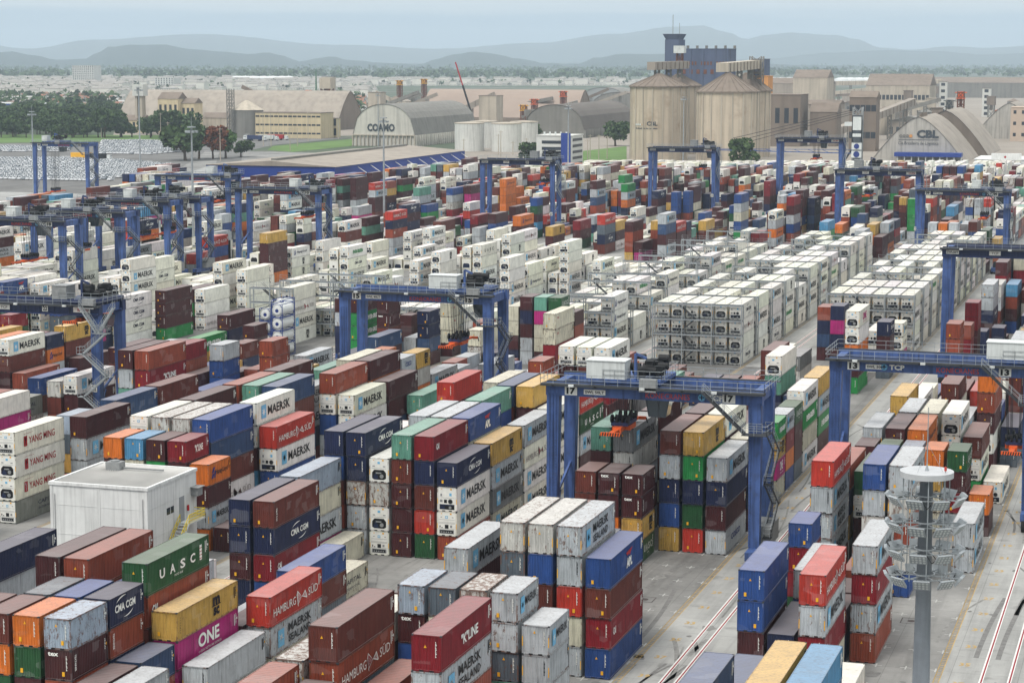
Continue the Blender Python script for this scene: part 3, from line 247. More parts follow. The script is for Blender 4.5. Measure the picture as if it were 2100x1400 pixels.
-7 5 j0:Wm,Wh,W j1:W,Wk j2:W j3:Wm+,Wm,Wh j4:Wm,Wh,Wk j5:Wm j6:Wm j7:W j8:Wm j9:Wm,Ws j10:W j11:Wk k30:V+,L,T,Kc k58:B k60:V,B,O k62:W,Gu,M k64:F+,Am,Am k66:W,Wm,Kc k68:S k70:N k72:B k74:A k76:Wm k78/:B,W,A k79/:M+,K,W,C k82:B+,Y+,Kc,B k84:K k86:C k88:Wm k90:S,Ws,Wm k92:M+,Wm,Rs,S,Wc k94:Am+,N,F,Wh,B k96:Mt+,L,N,Wk,N k98:Am+,M+,Oh+,W+,Mt k100/:M,E,V,A,C k101/:W,V,V,W,A k102/:M,N,B,O,W k103/:W,M,W,B,B k104:Am,B,B,M k106:M,O,W,B k108:A,D,M,B k110:U,T,S,Mt k112/:Wk,Wm,Wc k113/:W,W k114:Wk,W k116:Wk,Wh,We k118:Wk,Wm k120:W,Ws,L k122:Wc,Wk,Wm k124:Wh,W k126:Wk,Wm k128:We,Ws k130:Wm,Wm k132:Wm,Wm k134:Wm k136:Wm k138/:Wm k139/:W k140:Wc
-6 0 j1:Ws j3:Wm+,W j7:Wm j9_:Wm*,Wm+,Wm j10:W k21:K* k24:M* k58/:A k59/:M k60:B k62:Am,Nc k64:B,Y k66:N,Am k71/:B k72/:M k73/:Oh+ k74/:M+ k75/:W+,M+,W k76:V k78:S k80/:A k81/:N k93/:B+,L,B k94/:M+,W,M,A k95/:S+,B+,U,B k96:Wm k98/:A k99/:W k100/:A k101/:W+,B+,M+,W+,W k102/:B+,K,W,A k103/:M+,E+,M,M,U k104:A+,Ws,Ws,Nc k106:A,Kc,Wm,Nc k108:Mt,A,Hm k110:B,M,B k112:W,Wh,Ws k114/:Wk,Wc,Ws k115/:Wc,W,Wk,W k116:Wm,Wk,W k118:W,W,Wm k120/:W+,W,Wm,Wm k121/:Wm,W k122:Wm,Wm k124:Wm+,Wk,W k126:Wc,W k128:Wk,Wh k130:Wk,Wm k132/:W,Wm k133/:We,Wm k134:Wm+,Ws k136:Wh k138:Wh k140:W
-6 1 j2:W*,W*,W*,W+ j3:Wh j4:We+ j6:We*,Wc*,Wm*,Wm* j7:W j10:Wm*,Wm*,Ws+,Wm k21:Wm*,B*,M+ k23/:N*,Oh+,A+ k24:Yk*,B*,Mt+ k60:Wm k62/:W k63:M+,L+,Am,B k65/:M,Y,W k66:N,A k72/:U k73/:K k74:L+ k76:K+,N k78:B k80/:O k81/:S k82/:K k83/:M k87:E+,Am+,O+,Nc+ k89/:M k96:B+,M+,Wm,Mt,Mt k98:V k100:U k102/:M k104:Yk,Mt,Am,A k106:We,R,B k108:B,Wm,Kc k110/:B,O k111/:U,W k112:Wm,Wk,Wm k114:Wk,Wm,Wm k116/:Wm,Wh,W k117/:Wm,W k118:Wm,W,W k120:We,We,Wm k122:Ws,N,W k124/:Wm,W,Dk k125/:W,Wk,Wm k126:Wk,Wc k128:Wm,Wm k130:W,W k132:Ws,Wm k134/:W,W k135/:Wm,Wm k136:Wm k138:We k140:K
-6 2 j1:W*,W*,Ws* j4:Wm+,Wc j6~:Wh*,Wm+,We+,W+ j7:Wm j10:Wc j11:Ws+,Ws+,Wm k20/:M,A k21:O+,L,B k23/:D+,S,T k24:Mt k31_:M*,M*,M*,E* k58/:M k62_:A+,A+,Kc k64:Am,Gu k66:Yk,S k68:O,A k70/:M k71/:L+,G+,M+,C+,G+ k76:Mt+,Wh+,M k78:R+,B k80:D k82:M+,Am+,U+,K+,S k88:E+,Am+,K+,Dk+,U+ k90_:M+,Nc+,A k93_:K+,V+,Kc+,M+ k95/:B,N,D k96:Mt+,Wm+,Mt,B,B k98:Wk,B,Ws,A k100:Dk k106:Kc,U,B,T k108:Wm,W,M k110:T,Mt k112:Wm,Wm k114:Wm,Wc,W k116/:W+,Wm,W,Wc k117/:W,Wc,Wk,W k118:Wm,Wk,W k120:Wm,N,Wk k122:W,Ws k124:W,Wh,W k126:W,W k128:La,W k130:Wm,Wm k132:We,Ws k134:W,Wk k136:Wh k138:Wk k140:Wk
-6 3 j0:Wm+,Wh+ j1:Mt+,Ee+,M+ j2_:Wm*,W*,Ws+,Wm+,W+ j3_:Wm+,Wm+,Wm+,Wc+ j4:W+ j6~:Ws+,W+ j7:Wm,W j8~:Wm*,W+ j10_:Wh*,Wc*,W+,Wm+ j11:Wh,Wk,Wk k22:V,Dk k24:Yk,N k26/:Y,D k27/:P+,N+ k29_:Wc*,Wc*,Wc*,W* k58:B+,Wk+,Mt+,P k61~:Wm*,R+ k63~:D+,M+,Y,D k65/:D,A,M,A k66:Am,Am k68:Ee,M k70:B,Kc k74:Rs+,M+ k76:B+,B k78:Kc,A k80/:W+,Y,Y k81/:W+,T k82:A+,Y k84:C+,A+,Y k88:Oh+,O+,La+ k90:F,K,Wk,M k92:N+,La+,B,M k94/:D,W,B,A k96:B+,Wc+,W,Y,Wm k98:R,Wh,A,Mt,N k100:Wk,Ws,R,V k102:B k104/:M+,B k105/:W+,D,B k108/:M,W,N k109/:W,W,W k110:V,Dk,W k112:Wh,Wm k114/:Wm,Wm,We k115/:W+,Wm,Wm,Wk k116:W,Wm,Wm k118:Wc,Wk,Ws k120:Wm,Wk,Wm k122:Wk,Wm,W k124:Wm,Wm k126:La,Wh k128/:Wh,Wk,Wm k129/:Ws,Wm k130/:Wm,W k131/:S,W k132:W,W k134:Wc,Wk k136/:Wm,Wm k137/:We,Wm k138:W k140:W
-6 4 j0:Wm j1:W+,Wm,W j2:Wm+,W,W j3:Wk,We,Ws j4:Wm j5:Wc j6:Wc j7:W,Ws,Wm j8:Wm j10:Wm+ j11:W,Wk,We k22:Y+,V,M k24/:U,H k25/:M,V k26:W*,L*,S*,A,A k28:B*,Nc+,N+ k58:B,N,V k60:G+,Mt,Mt k62:Dk k64:N k66/:M,W,S k67/:W,W,L k68:Am,K k70/:N,A k71/:L,W k72:W,M k74:M+,W+,Y,E k76:Wm+,M,Yk k78/:G,F,W k79/:M+,A,M k80:Wk,Nc k82:A,B k84:Wm,B k86:H+,N+,Wh k88:Mt+,B,Oh k90:Am+,D,B,M k92:U,L,M,Am k94:N+,Mt,A,B k96:V+,D,R,M,H k98:B+,T,B,Am,Wk k100/:A,B,G,V k101/:A,K,W,F,A k102:Wc+,Nc,L,M,B k104:W+,T+,B+,M k106:O+,S,W k108:A,W,Kc k111/:N,K,W k112:Wh,Wm,Wm k114/:W,Wm k115/:Wh+,W,Ws,Wm k116:W,W,Wm k118/:Wm,W,W k119/:Wm,Wm,Wc k120:Wm,Mt,W k122/:We,Wm k123/:W,W k124:Wc+,Wm,Ws k126/:Wc,Ws,W k127/:We,Wh,Wh k128:Wk,B k130:Wm,Nc k132/:W,M k133/:Wm,W k134:W,Wc k136:W k138:B k140:Wh
-6 5 j0:Wm j1:Ws,We j2:Wm+,W,Wk j3:Wm,Wm,Wm j4:W j5:W+ j6:W j7:Wm j8:Wh j9:W*,W+,W j10:Wk+ j11:Wm,Wc,Wm k22:B,T k24/:D*,G+,A,F k25/:A,W k26:A k28:Mt+,Mt,B k58:La,D,B k60:Ws,K,Rs k62:A k64:A k66:B,K,Kc k68/:M,V,S k69/:R,W,L k70:B k72:L,W k74:Wm,N k76:M,N,M k78:A,Mt k80:B,A k82:Wk,W k84:Wk k86:M,N k88:Wm+,N,Kc,Am k90:Mt,Mt,K k92/:N,W,N,M k93/:M,A,O,B k94:O,Ws,Wm,B k98:U+,Ws,B,B,L k100/:K,W,O,M,N k102:Y+,Kc,W,Mt,L k104/:T,W,W k105/:S,B,O,H k106:B+,Am,Oh,Kc k108:C,U,W k110:M,M,B k112:We+,We,Wm,Wm k114/:Ws,W k115/:W+,Wk,W,W k116/:Wm,Wk,Wm k117/:W,Wk k118/:We,Wc k119/:Wk,Wk,W k120:Wm,Wc,Wm k122:V,W,Wk k124:W,Wm k126:Ws,Wm k128:Wh,Ws k130:W,Wm k132:Wk,W k134:Nc,Wk k136/:Wh,Wm k137/:Ws,Ws k138:Wc k140:W
-5 0 j1:Wh,Wm j2:Wm+,Wm j3:Wm j8_:W*,Wk*,Wc+,Ws,W j9:Wm j10:We j11:Wm k12:W*,P*,L k14/:M k15/:A k16:Wm*,M*,Dk k18:Wm k20/:A,T,R k21~:N,A,Nc k23/:K k24:Oh,A k60:Gu k64:Rs+,S+,Nc+,B+ k66:Y+,M+,Ws+ k68/:V,M,D k69/:W,W,Y k70:Wk k72:V k74:O k76:A,D k85_:L+ k87/:K k88:Kc k96:W+,O+,B,M k98:Mt k105/:N,B,V k106/:W+,W,W k107/:C k110/:O+ k111/:B k112/:W k113/:Wh,Wm k114/:B,Wh,W k115/:W,Wc,D k116:Wm,Wm k118/:Wm,W,B k119/:Wc,U,Wm k120:Wm,Wh,Wm k122:W,We,Wc k124:Wk+,W,W k126/:M,W,Wm k127/:W,W,Wm k128:N,Y k130/:Wm+,Wm,Wc k131/:Wk,W k132:M,Mt k134:W,Wm k136/:Wk,Wh k137/:W,Wk k138/:Wm,W k139/:We,Wm k140:Wh k142:M
-5 1 j1:Wm,W j2:Wm*,W*,Wk,Wm j3:W+ j7:Wu*,W*,Wm*,W* j8:Wm+,W+,Wk+,W+ j9:Wm j10:W k12:K+,N,S k16/:F*,B+,K+ k17/:M,W,N k18/:B k19_:M*,B+,Am+,Am k21/:K,K,U k22:M,Wk k24:L k26/:N,K k27/:M*,M+,M k28/:A k29/:I*,I*,I*,I* k60:W k65:W+,B+ k67/:B,N k68:Kc+,M,Wk k70:Wk,Mt k76:M k78:W k86/:V+ k87/:M k97/:S+,D+,N,B k98:Mt+,M+,A,S,D k106/:W k107/:B+,W,B k108:Mt k115/:Y,Wm k116:Wm+,W,Ws,Wk k118/:Wm,Kc,W,W k119/:Wm,Wc k120:Wm,Wm,Wm k122:Wm,Wm,Wm k124:K,Ws,W k126:Wm,Wm,Wk k128:Wm,Wk k130/:B,W,Wm k131/:Ws,Wm k132:Wm,Wk k134:Ws,Wm k136:Wm+,W k138:Wm k140:W k142:Wm
-5 2 j1:Wh*,Wm* j2:Wm,We j3:Ws*,Wm+,W j7~:Wa*,W+,W+,Wm+ j8:W,We,We j9_:Wk,W j10:Ws*,W*,Wm+,Wh j11_:Wk*,Wm j12_:W+,Wc+ k14:Hw*,F+ k18:S,N k20/:M,W,A k21:Mt,L k23/:B+,K,B k26/:A k27/:M k28:K k30/:I*,I*,I,I k60:Wm k67/:A,L k68:F,Wm,Kc k70:B,Dk k72:D,T k77/:W k78:W k80/:W k81/:M k85/:L+,L+,L+,K+ k86:M+,M+,V+,G+ k95_:N+,M+ k97/:K+,F+,B,L k98:T+,M,Mt,La k100:B+,Am,Hm,L,B k105_:V+,M+ k107/:W+,M,N k108/:W+,B,M,B k109/:W+,M,W,B k110:W k118:Y,W,Wh k120:Wm,Wm,Wc k122:Wc,W,Wk k124:W,We,Wh k126:Wm,Ws,Wm k128:Wc,M k130:Wh,Wk k132/:Wc,W k133/:Wh,Wm k134:W,Ws k136/:Wm,Wm k137/:Wm,Wm k138:Ws k140:Wm k142:Ws
-5 3 j0:W*,Ws*,Wm*,Wk* j1:Wc*,Wh+ j2:W,W j3:Wm,Wk,Wm j6~:Wk*,W*,W*,Wm* j7:Wk+,Wm+,W+ j8:Wm,Wc,Wc j9:Wc,Ws,Wc j10:W,W,Wm j11:Wk+,Wm k14:Dk,P k18:Mt,Wm k20:Mt,Gu k22:V,Nc k28/:M k29/:Y k60:A k62:B k68:D k70:U,Am k72:Wm,V k74/:H,R k75:W*,Am+,R k84/:L+,L+,L+,M+ k85/:M,M,O k86:S,Wm,M k88:Mt+,A,V,V k96:Wm+,K+,Mt+,Wk+,B+ k98:K+,V,Mt,S,Wm k100/:A,K,M,D,L k101/:A,W,W,M k102:S+,N,W,W,Kc k104:Mt+,U+,B k106:Wm+,M,A k108:Kc+,A,V,Gu k110:B+,Wm,Kc,P k112:Wm+,Ws,Ws k116~:M+,La+ k118:Wm,W k120:Wm,Wc,W k122:N,W,Wc k124:W,Ws,Wc k126/:W,W,Wh k127/:Wk,W k128:Wm,G k130/:Wk,W k131/:Wc,Wm k132:Wm,Wk k134/:Wm,W k135/:B,W k136:Wm,Wm k138:Wm k140:Wm k142:Wm
-5 4 j0:Wk,Wm,Wh j1:Wm+,Wm j2:Wc+,We j3:Wm j4:W+,Wm,W j7:W,Wm j8:Wm,Wc,Wm j9:W,W,Wm j10:Wh,Wm,Wk j11:Oh+,M+,M,L,B k14:M,M k20:B k22_:M,T k24/:F,N k25/:O,B k26:Ee*,Y+ k28:Mt*,N+,C k31/:I*,I*,I* k60:M k62/:D k64:W k66:D+,M+,G+ k70:W k72/:N,A,W k73/:W,K k74:T,Wh k84:Mt k86:M,B,Wk k88:Mt,M,Ws k90:A+,B,V,Yk k94:Nc+,Nc+ k96:Wk+,Wh+,B+,Wm+,B k98:M+,T,D,N,Mt k100:U+,Nc,N,Mt,Mt k102:V,W,Mt,Kc k104:V,W,O k106:K,U k108:K,Hm,L k110/:M,M,N,M k111/:W,W,M k112/:Wk,W k113/:Wm,Wk,W k114:L+,Wm,Wc,W k116:Wm+,Wm,W k118:Wh+,Wm,Wm k120/:B,Wm k121/:Wm,Wm,Wm k122/:Wm,Wc,W k123/:Wm,W,O k124:Wm,Wm,Wc k126:Wm,Kc,W k128:W,Am k130/:Ws,Wm,Wk k131/:W,W k132/:Wm,W k133/:W,W k134:Wh,S k136:W,Wk k138:Wm k140:Wm k142:Wc
-5 5 j0:Wm j1:Wk*,Wc+,Wk,Wh j2:Wm+,Ws j3:Wm j4:W,Wh j6:Wm*,Wm*,Wm* j7:W,W,W j8:W,W j9:Ws,Wm,W j10:W*,Wk,W,W j11:Ws+,Wm,Wc,Wm k16:Wk k18:L*,B+ k20:La k22:B k24:A+,Nc k26:M k28:C k60:U k62/:A k63~:Yk+,M+,L k65/:W k66/:B k67/:W k70~:A+,N+,T+ k72:Wk,N k74:T,V k76:B k78:M,F k81:M+,V+ k83~:Nc+,M+,A+,B k86:M+,Yk+,N k90/:A,W,M k91/:P,C,B k92:B+,La,Mt,S k94/:H+,M+,N+,B+ k95/:E+,W+,V,W k96:B+,Nc+,M,B,Dk k98:M,K,Mt,Rs,M k100:V+,Mt,K,E,K k102:T,La,A,La,Am k104:B,Mt,B k106:R,Mt,Nc k108:Wk+,M,T,Wm k110:L+,Kc,Dk,L k112:Ws,Wm,W k114:Wm,W,W k116:W,Wc,Wm k118:Wm,Wc,Wc k120:B+,Ws,W k122:Wc+,Wm,Wm k124:We,Wm,W k126:Wk,W,Wm k128/:W,Wk,Wh k129/:Wm,W,Ws k130:Wk,C k132/:Wm,Wm k133/:Wk,Wm k134:W,Ws k136:Wh,Wm k138:Wc k140:Wm k142:Wm
-4 0 j0:Wh*,Ws*,W j1:W*,Ws+ j2:Wk+ j3:Wh j4:Wm j7:Wm*,Wc*,W+ j8:Ws*,Ws j9:Wm+ j10:W+ k8:M*,Am*,A+,B k10:V,B,M k12:D,Nc,Wk k14/:B,U,W k15/:O,S k16:B k18:B k20/:E k21/:K,K k22:L,Mt k24:Gu k26:M k28/:N*,N*,U+,M+ k30/:Vd*,Vd+,Vd*,M+ k68/:N k69/:L k73:L+,A+,V+,L+,Ee+ k75/:B k82:Am k88:C+,Wk,B k90:Kc,B,Dk k92/:M+,F+,M,B,M k93/:G+,M,V,U,M k94:M+,B+,T,B,O k96/:A,S,W k97/:N,W,W k98/:F+,M,N,D k99/:M,A,O k100:V+,M+,N+,W,Wc k102/:W+,K,A,L k104:W,B k106:D,A k108:Wm+,S+,S,N k110:Wm,Wc,W k112/:Wm,W,Wk k113/:Wm+,Wm,Wm,W k114:W,Wc,Wh k116:Wm,W k118:Wm,We k120:Wc+,W,B k122/:Wc,Wm,W k123/:W,Wm k124:V+,Wm,Ws k126:Wm+,W,Wc k128:W,We k130:V,We k132:W,Rs k134:W,Wh k136:Wk,Wc k138:Wk k140/:Wm+,W k141/:Wh
-4 1 j0:Wm+,W+,W+ j1:Wc*,Wm,Ws j2:Wc j3:W j4:We j7:W+ j8:Wm,Ws j9:W j10:Wm+ k4/:N,A,A k6:Wy*,Wy*,Wy*,Hw* k8/:B k9/:M,A,Y k10:U*,Dk,Am,K k12:Bt*,T,La,Rs k14:A,Mt k16~:V,Oh k18/:K*,K*,B,M,N k19/:M,G,M k20/:K k21~:T+,Mt k23/:T,B k24/:W,W k25_:U*,Mt+,La k27/:Y k28_:As+,M k59:Am+,U+,M+,Am+,B+ k61~:Rs+,M+,M+,Mt+ k63/:N+,M+,A+,B k64/:T+,M+,N k65/:W k67:Y+,B+,B+ k74/:L+,G+,W+,W+ k75/:U,N,W,B k80:U+ k82:We k84:M k86/:O k87~:A+,O+,N k89/:V,B,D k90:N+,U,U k92:D+,Wm+,D,E,Wh k94:O+,Rs,Wm,L,Wm k96/:B,W,W,K k97/:M,B,B,M k98/:T,M,N,V k99/:Y,K,M,M k100:A+,B,M,N k102:B+,M,M,Wm,Oh k104:Mt,Mt,M k106:Yk+,Oh,Am k108:M+,B,Ws k110:Ws+,Wc,Wm,Wc k112:Wm+,Wm,Wk,Wk k114:Wm,Wm k116:Wc,Wh,Wh k118:Wm,Wk,Wm k120:Wm,W k122/:We+,Wm,Ws,Wh k123/:W,Wc,Wm k124/:Wm,Wk,W k125/:Wk,W k126:O+,W,W k128:Wm,Wk k130/:W,W,W k131/:Wk,W k132:W,Wk k134:Wm,W k136/:W,W k137/:Wm,Wc k138:Ws k140:W
-4 2 j0:Wm+,Ws,W j1:W+,W,Wk j2:Wm j3:Wm j4:Wm j8:Wk+,Wm+ j9:Wh+,Wm j10:W+ k6:V,Mt,U k8/:R k9/:Z+,S+,Y+,S k10:Oh,Kc,B k12:We k14/:K,A,M k15_:L+,Yk,Mt k17/:F k18~:K+,N,K k20:Y+,B k22/:A k23/:L k24~:N+,M k26/:V,U k27/:M*,Mt*,B+,A,H k61_:Dk,U k63/:M,K,W,P k64:M,W,Mt k66/:N+,O,B k67/:E+,B+,V k68/:N,C,B k69/:M,M,W k76:N,W,S k78/:B,W,T,W,M k79_:Mt+ k82/:M+,W+,K k83/:V k86:La k88:La k90:A+,B,Wm k92/:W+,N,W,M k93/:N+,A,W,W,W k94/:M,W,W,N,W k95/:S,T,U,W,K k96:C,B,Wm,Kc k98/:M,S,B,W k99/:B,B,M,M k100:M+,F,Mt,Oh,B k102:T+,C,M,E,Wm k104:B,Wh,F k106/:V,N,G k107/:K,B k108:F,Rs,Mt k110:W,Mt,W k112:Wm,W k114:Wk,Ws,Wm k116:Wh+,Wm,W,Wk k118/:Ws,Wh,Wm k119/:Wc,A,Wm k120:W,Ws k122/:Ws,W k123/:Wm,We k124/:W,Mt k125/:Wm,Wm k126:Wk,Ws,Wm k128:Wh,T k130/:W,W,Wm k131/:Wc,Ws k132:Wm,Wm k134:We,Wm k136:Wm,Wm k138:Wh k140:W
-4 3 j0:W*,W,W j1:Wm+,Wm,Wm j2:Wm,W j7_:W*,W*,W*,Wm*,Wm* j8:Wk*,Wm+,Wm+ j9:Wm,Wc j10:Wm k6:We,B,T k8:Mt,Wm,N k10:Wm,K k12:Wh,L k14:S,Ee k16/:N,F k17/:A*,L*,L+,Y,U k18/:M+,G,B k19/:K,H k20:M,V k22:Mt k24:W k26:M k30/:M+,M+,S+ k64/:L,M,W,D k65/:F,H,W k66:Mt,Wm k68:V,A k70:Mt,M k72/:H,M k73~:B+,Y+ k75/:M+,W+,O+ k76/:T+,V,A k77/:F,F,B k78/:O,B,M k79/:V,B,C k80:Yk,D k82/:B+,U k83/:W,O k84:T k92/:W,F,W k93/:K,M,L k94:A,K,N k97/:W,W,A,W k98:M,B,Nc,M k100/:W,M,B,T,K k101/:H,N,W,C,S k102:S+,V,C,M,M k104:Wm,Am,L k106:Mt,B,K k110/:W,W,Wm,Wc k111/:Wh+,Wm,Wm,Wm k112:Wm,Wm,Wm k114:Wk,We,We k116:We,W,W k118:Wm,Wm,Wc k120/:W,Wm,We,O k121/:Wk,We,Wm k122:W,Wm k124:Wm,Ws k126:Wc,W k128:W,Wm k130:M,M k132:Wm,Wh k134:Wm,Wm k136:Wc,W k138/:Wm,Wm k139/:Wc,W k140:Ws
-4 4 j0:W*,W,Wm j1:Wm,W j2:W,W j3:Wk+,Wm j7_:W*,Wm+ j8:Wc,Wm,Wk j9:Wm,W j10:We k8:Dk,Y,D k10/:V,N,G k11/:B,A k12:Gu,M k14:K*,Dk*,V,Kc,F k16:M+,A,B k18:K,P k20:A,R k22/:K,M k23:Am*,U k25/:N k26/:F k27_:M*,Ee*,Ee*,Ee+,M k60:M+,P+ k63/:Y+,K+,M+,M+ k64:Am,R,A,B k66:Wm,E k68:Nc,B k70/:F,W k71/:M,A k72/:W,M k73/:Y,T k74:D k76:Mt+,T k78:M,D k80:Mt,Hm k82:Mt,Wc,Dk k84/:U+,B,M k85/:M+,A,N k86:Am+,Wk k94:Wm,G k96:Dk,Wh k98:Dk,B,Wk k100:Mt+,T,M,Wm,Mt k102:U,W,L,Mt k104/:M,O,W k105/:B,N,O k106:M,A,S k110:G,L,Wk,W k112/:Mt,W,Wk,Wm k113/:We,Wm,Wm k114:Ws+,Wh,Nc,Wc k116/:W,Wk k117/:Wm,Wm,Ws k118:Wm,W,Wk k120:W,Wm,Wm k122:Wk,Wm,Wh k124:Wm+,Wm,Wm k126:Wc+,W,Wm k128:W,Wm k130:W,W k132:Ws,Wm k134:W,H k136/:Wh,Wm k137/:W,Wh k138/:Wk,S k139/:W,W k140:Wk
-4 5 j0_:Mt j1:Wm,Ws j2:Wm,Wm j3:Wc j5:W*,W*,Wm*,Wm* j6:W*,Wh*,W+ j7~:Wc*,Wh+,W+ j8:Wm,Wh j9:W,Ws j10:Wm j11:Ws k8:M,N k10/:V,A,M k11/:S,B k12:M,L k14:M*,A*,T+,Yk,B k16_:D*,K+,V,F,La k18/:B,H,M k19/:Y+,U,N k20/:B*,N+,A,B k21/:W+,T,D k22/:B+,A,A k23/:Y k24:L k27/:M+,A+,N+,N+,L k60:M+,K+,K+,Yk+ k62:W+,Mt k64:W+,Wc,V k66:Gu,W,Dk k68/:M,A,W k69/:C,L k70/:N,S k71/:A,L k72/:G,M k73/:A,S k74:F k76/:T k78/:M+,W,D k79/:A,W k80:B,F k82:B,Wh k86/:N+,Y,M,M k87/:T,B,M k88/:B,W k89/:N,W k92:D+,D+,M+,N+ k94:N+,W k96/:L,N k97/:F,A k98:M,D k100:Am+,U+,Hm,U,V k102:Mt+,We,V,W,V k104:B,Y,V k106/:S,W,B k107/:B,A k108:W,Mt,B,U k110:Wk,Wk,Wm,W k112/:W,Wh,We k113/:Wm,Wm,G k114/:M,Am,Wm k115/:Ws,B,Ws,Wm k116/:Wc,Wm,W k117/:Wk,We,W,W k118:Wh,Wk k120/:Wh,Wm,B k121/:Wk,Wm,Wm k122:W,W,W k124:W,Wh,We k126/:Wm,Wm,Wm k127/:Wm,Ws,W k128:W,Wc k130:Wk,Wm k132:Wk,M k134:Wm,Wm k136:Wc,Ws k138/:W,Wk k139/:Wk,W k140:W
-3 0 j0:Wh*,Wh*,Wm*,W+ j1:W*,Wk* j2:Wm*,Wh*,Ws* j3:Wh*,W*,W,W j4:W,W j5:Wm*,Ws,Wh j6:Wm*,Ws*,Wm,W j7:We*,Wm+,Wc j8:We*,W+,W j9:W*,Wm+,Wm j10:Wk*,Wk,Wh j11:W,Wk k-2:N*,A*,M,Mt k0:L,B,B k6:M* k8:Wm k10:A k12:Mt,C k14/:U,E k15/:T k16:T*,Mt,V k18/:W,N,M k19~:L,A k21:A*,Dk,Mt k23/:A+,M k24:A k29/:B,A k60:S k62:T+ k64:B k66/:K,N k67/:T,H k68:Mt k70:N k72:Mt,B k74:M+,M,Kc k76:Dk+,Dk+,B+,A,B k78:Oh+,T+,M,M,Wm k80/:N+,G+,W,M,W k81/:M+,B,B,D k82:G+,M+,B,V,A k84/:W,M,D k86/:G+,U,W,M k87/:N+,B,A,B k88:A+,W+,Mt,Am k90:Wm k97/:E+ k98:Wm+,Mt+,S+,Ee+,B k100:O+,L,Wh,W k102:B+,M,Kc,Yk k104:N,M,M k106:K,W,Kc k108/:M+,V+,O,A,N k109/:M+,V,D,S,B k110:U+,Dk+,Wk,Wm,G k112/:W,Wm k113/:Wk+,Wm,Wm,W k114/:W+,Wm,Wm,Wm k115/:Wm,Ws,W k116:Wm,Wk k118:W,Wm k120:Wk+,Wh,Ws k122:W,W,We k124:W,Wm k126:Ws,B,Ws k128:Wk,W k130:Wm+,W,Ws k132:W,Ws k134:Wm,Wm k136:W+,We k138:W,W k140:W,Wk k142:Wm
-3 1 j0:We*,Wm*,Ws j1:W,Wm j2:We*,Wm*,W+,Wc j3:Ws,Wm j4:W,W j5:Wm*,W,W j6:Wh,Wh j7:We,We,Wc j8:Wc+,Wh,Wm j9~:W*,W,Wc,W j10:Wc+,Ws,W j11~:D+,A,Am,N k-2:B,Mt,B k0:P,N k6/:Oh*,M*,Am*,O+ k7/:B k8/:M k9:Rs*,Wm*,L*,Kc k11/:M k12/:W k13:Wm*,Wm*,B,Kc k15:M*,M*,U+,B k17:M,C k19:Y,A k21:M,R k23:L+,K k25/:N k26/:A k27/:N k28:Vd*,Vd*,Dk+,B+ k30/:M+,K+,M,N k60:M k64:M k66/:W k67/:B k68:M k70:S k72:A k74:M k76/:W+,K+,B,O,W k77/:B,O,N,A k78/:G,A,T,F k79/:B,W,W,M k80:L+,H,B,F,We k82/:M,B,G,W k83/:L,W,W,M k84/:A,G,B,O k85/:O,B,W,B k86:Wm+,Mt,N,Mt k88:Wm+,Wk,B,S k90:W+,B,N,A k92/:A,M,D k93/:M k96:Nc+,Nc+ k98:B+,Mt+,Mt+,Wc+,Mt k100:M+,Oh,Wm,Mt,D k102:A+,Mt,B,M,Wc k104:Mt,S k106/:B,M,L k107/:W,L,W k108:M+,La,Ws,Mt k110/:M+,V,M,N,A k111/:W,F,B,W,U k112:Wm,Wm,Oh,Ws k114:Wm,Wm,W,Wc k116:Wk,W,Wm k118/:Wm,Wm,W k119/:W,Ws,W k120:Wm+,Wk,W,Wm k122/:Wm,W k123/:Wm,W,W k124:Wm,Wm,W k126:W,Wm k128/:Wm,W,Wm k129/:Wh,Wm,Wm k130/:Wm,Wh k131/:Wc,Wm,Wm k132/:Wk,W,Wk k133/:W,We,Wk k134:Wk,Wm k136:Ws,Mt k138/:Wm,Wm k139/:W,W k140/:Wk,Wh k141/:Wh,Wc k142:Wm
-3 2 j0:Wk+,Ws j1:Wk+,Ws,Wm j2:W*,Wm,Wk,Wm j3:Ws,Wm j4:Wm+,Wm,Wm j5:Wm*,W,Wm,Wm j6:W,Wm j7:Wm,Wh j8:Wm*,Wm,Wk,W j9:W+,Ws,Wm j10:Wk,W j11:Wm*,Wh,W,Wm k0:B,Oh k6/:Dk*,M+,B,K,T k7:L*,U*,B*,Ws*,G k9:Wm*,W*,M+,C+,E k11/:U+,A,W k12/:V k13:K*,W*,L+,A+,Yk k15:M*,O+,P,V,Am k17/:Ac+,V,D,B,D k18/:Yk*,F+,O+,L,D k19:Am*,Mt,K k21/:A+,O,A k22:N+,M k24/:N+,V,E k25/:K,B k28:N+ k30/:Gu+,A,A,B,M k60:Mt,Am k62:K k64/:B k65/:M k66:Dk+ k70/:N k71/:G k72:K k78:M+,Am+,B+,Dk,M k80:Mt+,M,W,W,S k82:M,Wm,Mt,Dk k86:T,La,B,Wm k88:B,V,P,Wh k90:Am,W,La k92:Dk,B,Ws k94:Mt+,Wc,Wm,Mt k96/:B+,N+,W+,M,W k97/:U+,T+,W,D,W k98:Mt+,Mt+,Ws,M k102:M+,W,Wk,B,F k104/:M,Y,F k105/:N,Y,A k106:B,Y k108:K+,N+,S,M,B k110/:A,M,N,W,A k111/:L,A,M,A k112:Wm,Wk,Wk k114:Wm,Wc,W k116:Wc,W k118:W,Wm,W k120:Wc,Wc k122:Wc,W,We k124/:W,Wm,Wm k125/:Wm,W k126:Wk,Wc,Wc k128:Wm+,Wc,S k130:W,Wk,W k132:W,Wm k134:Wk,Wm k136:Wm,W k138:Wm,W k140:Ws k142:W
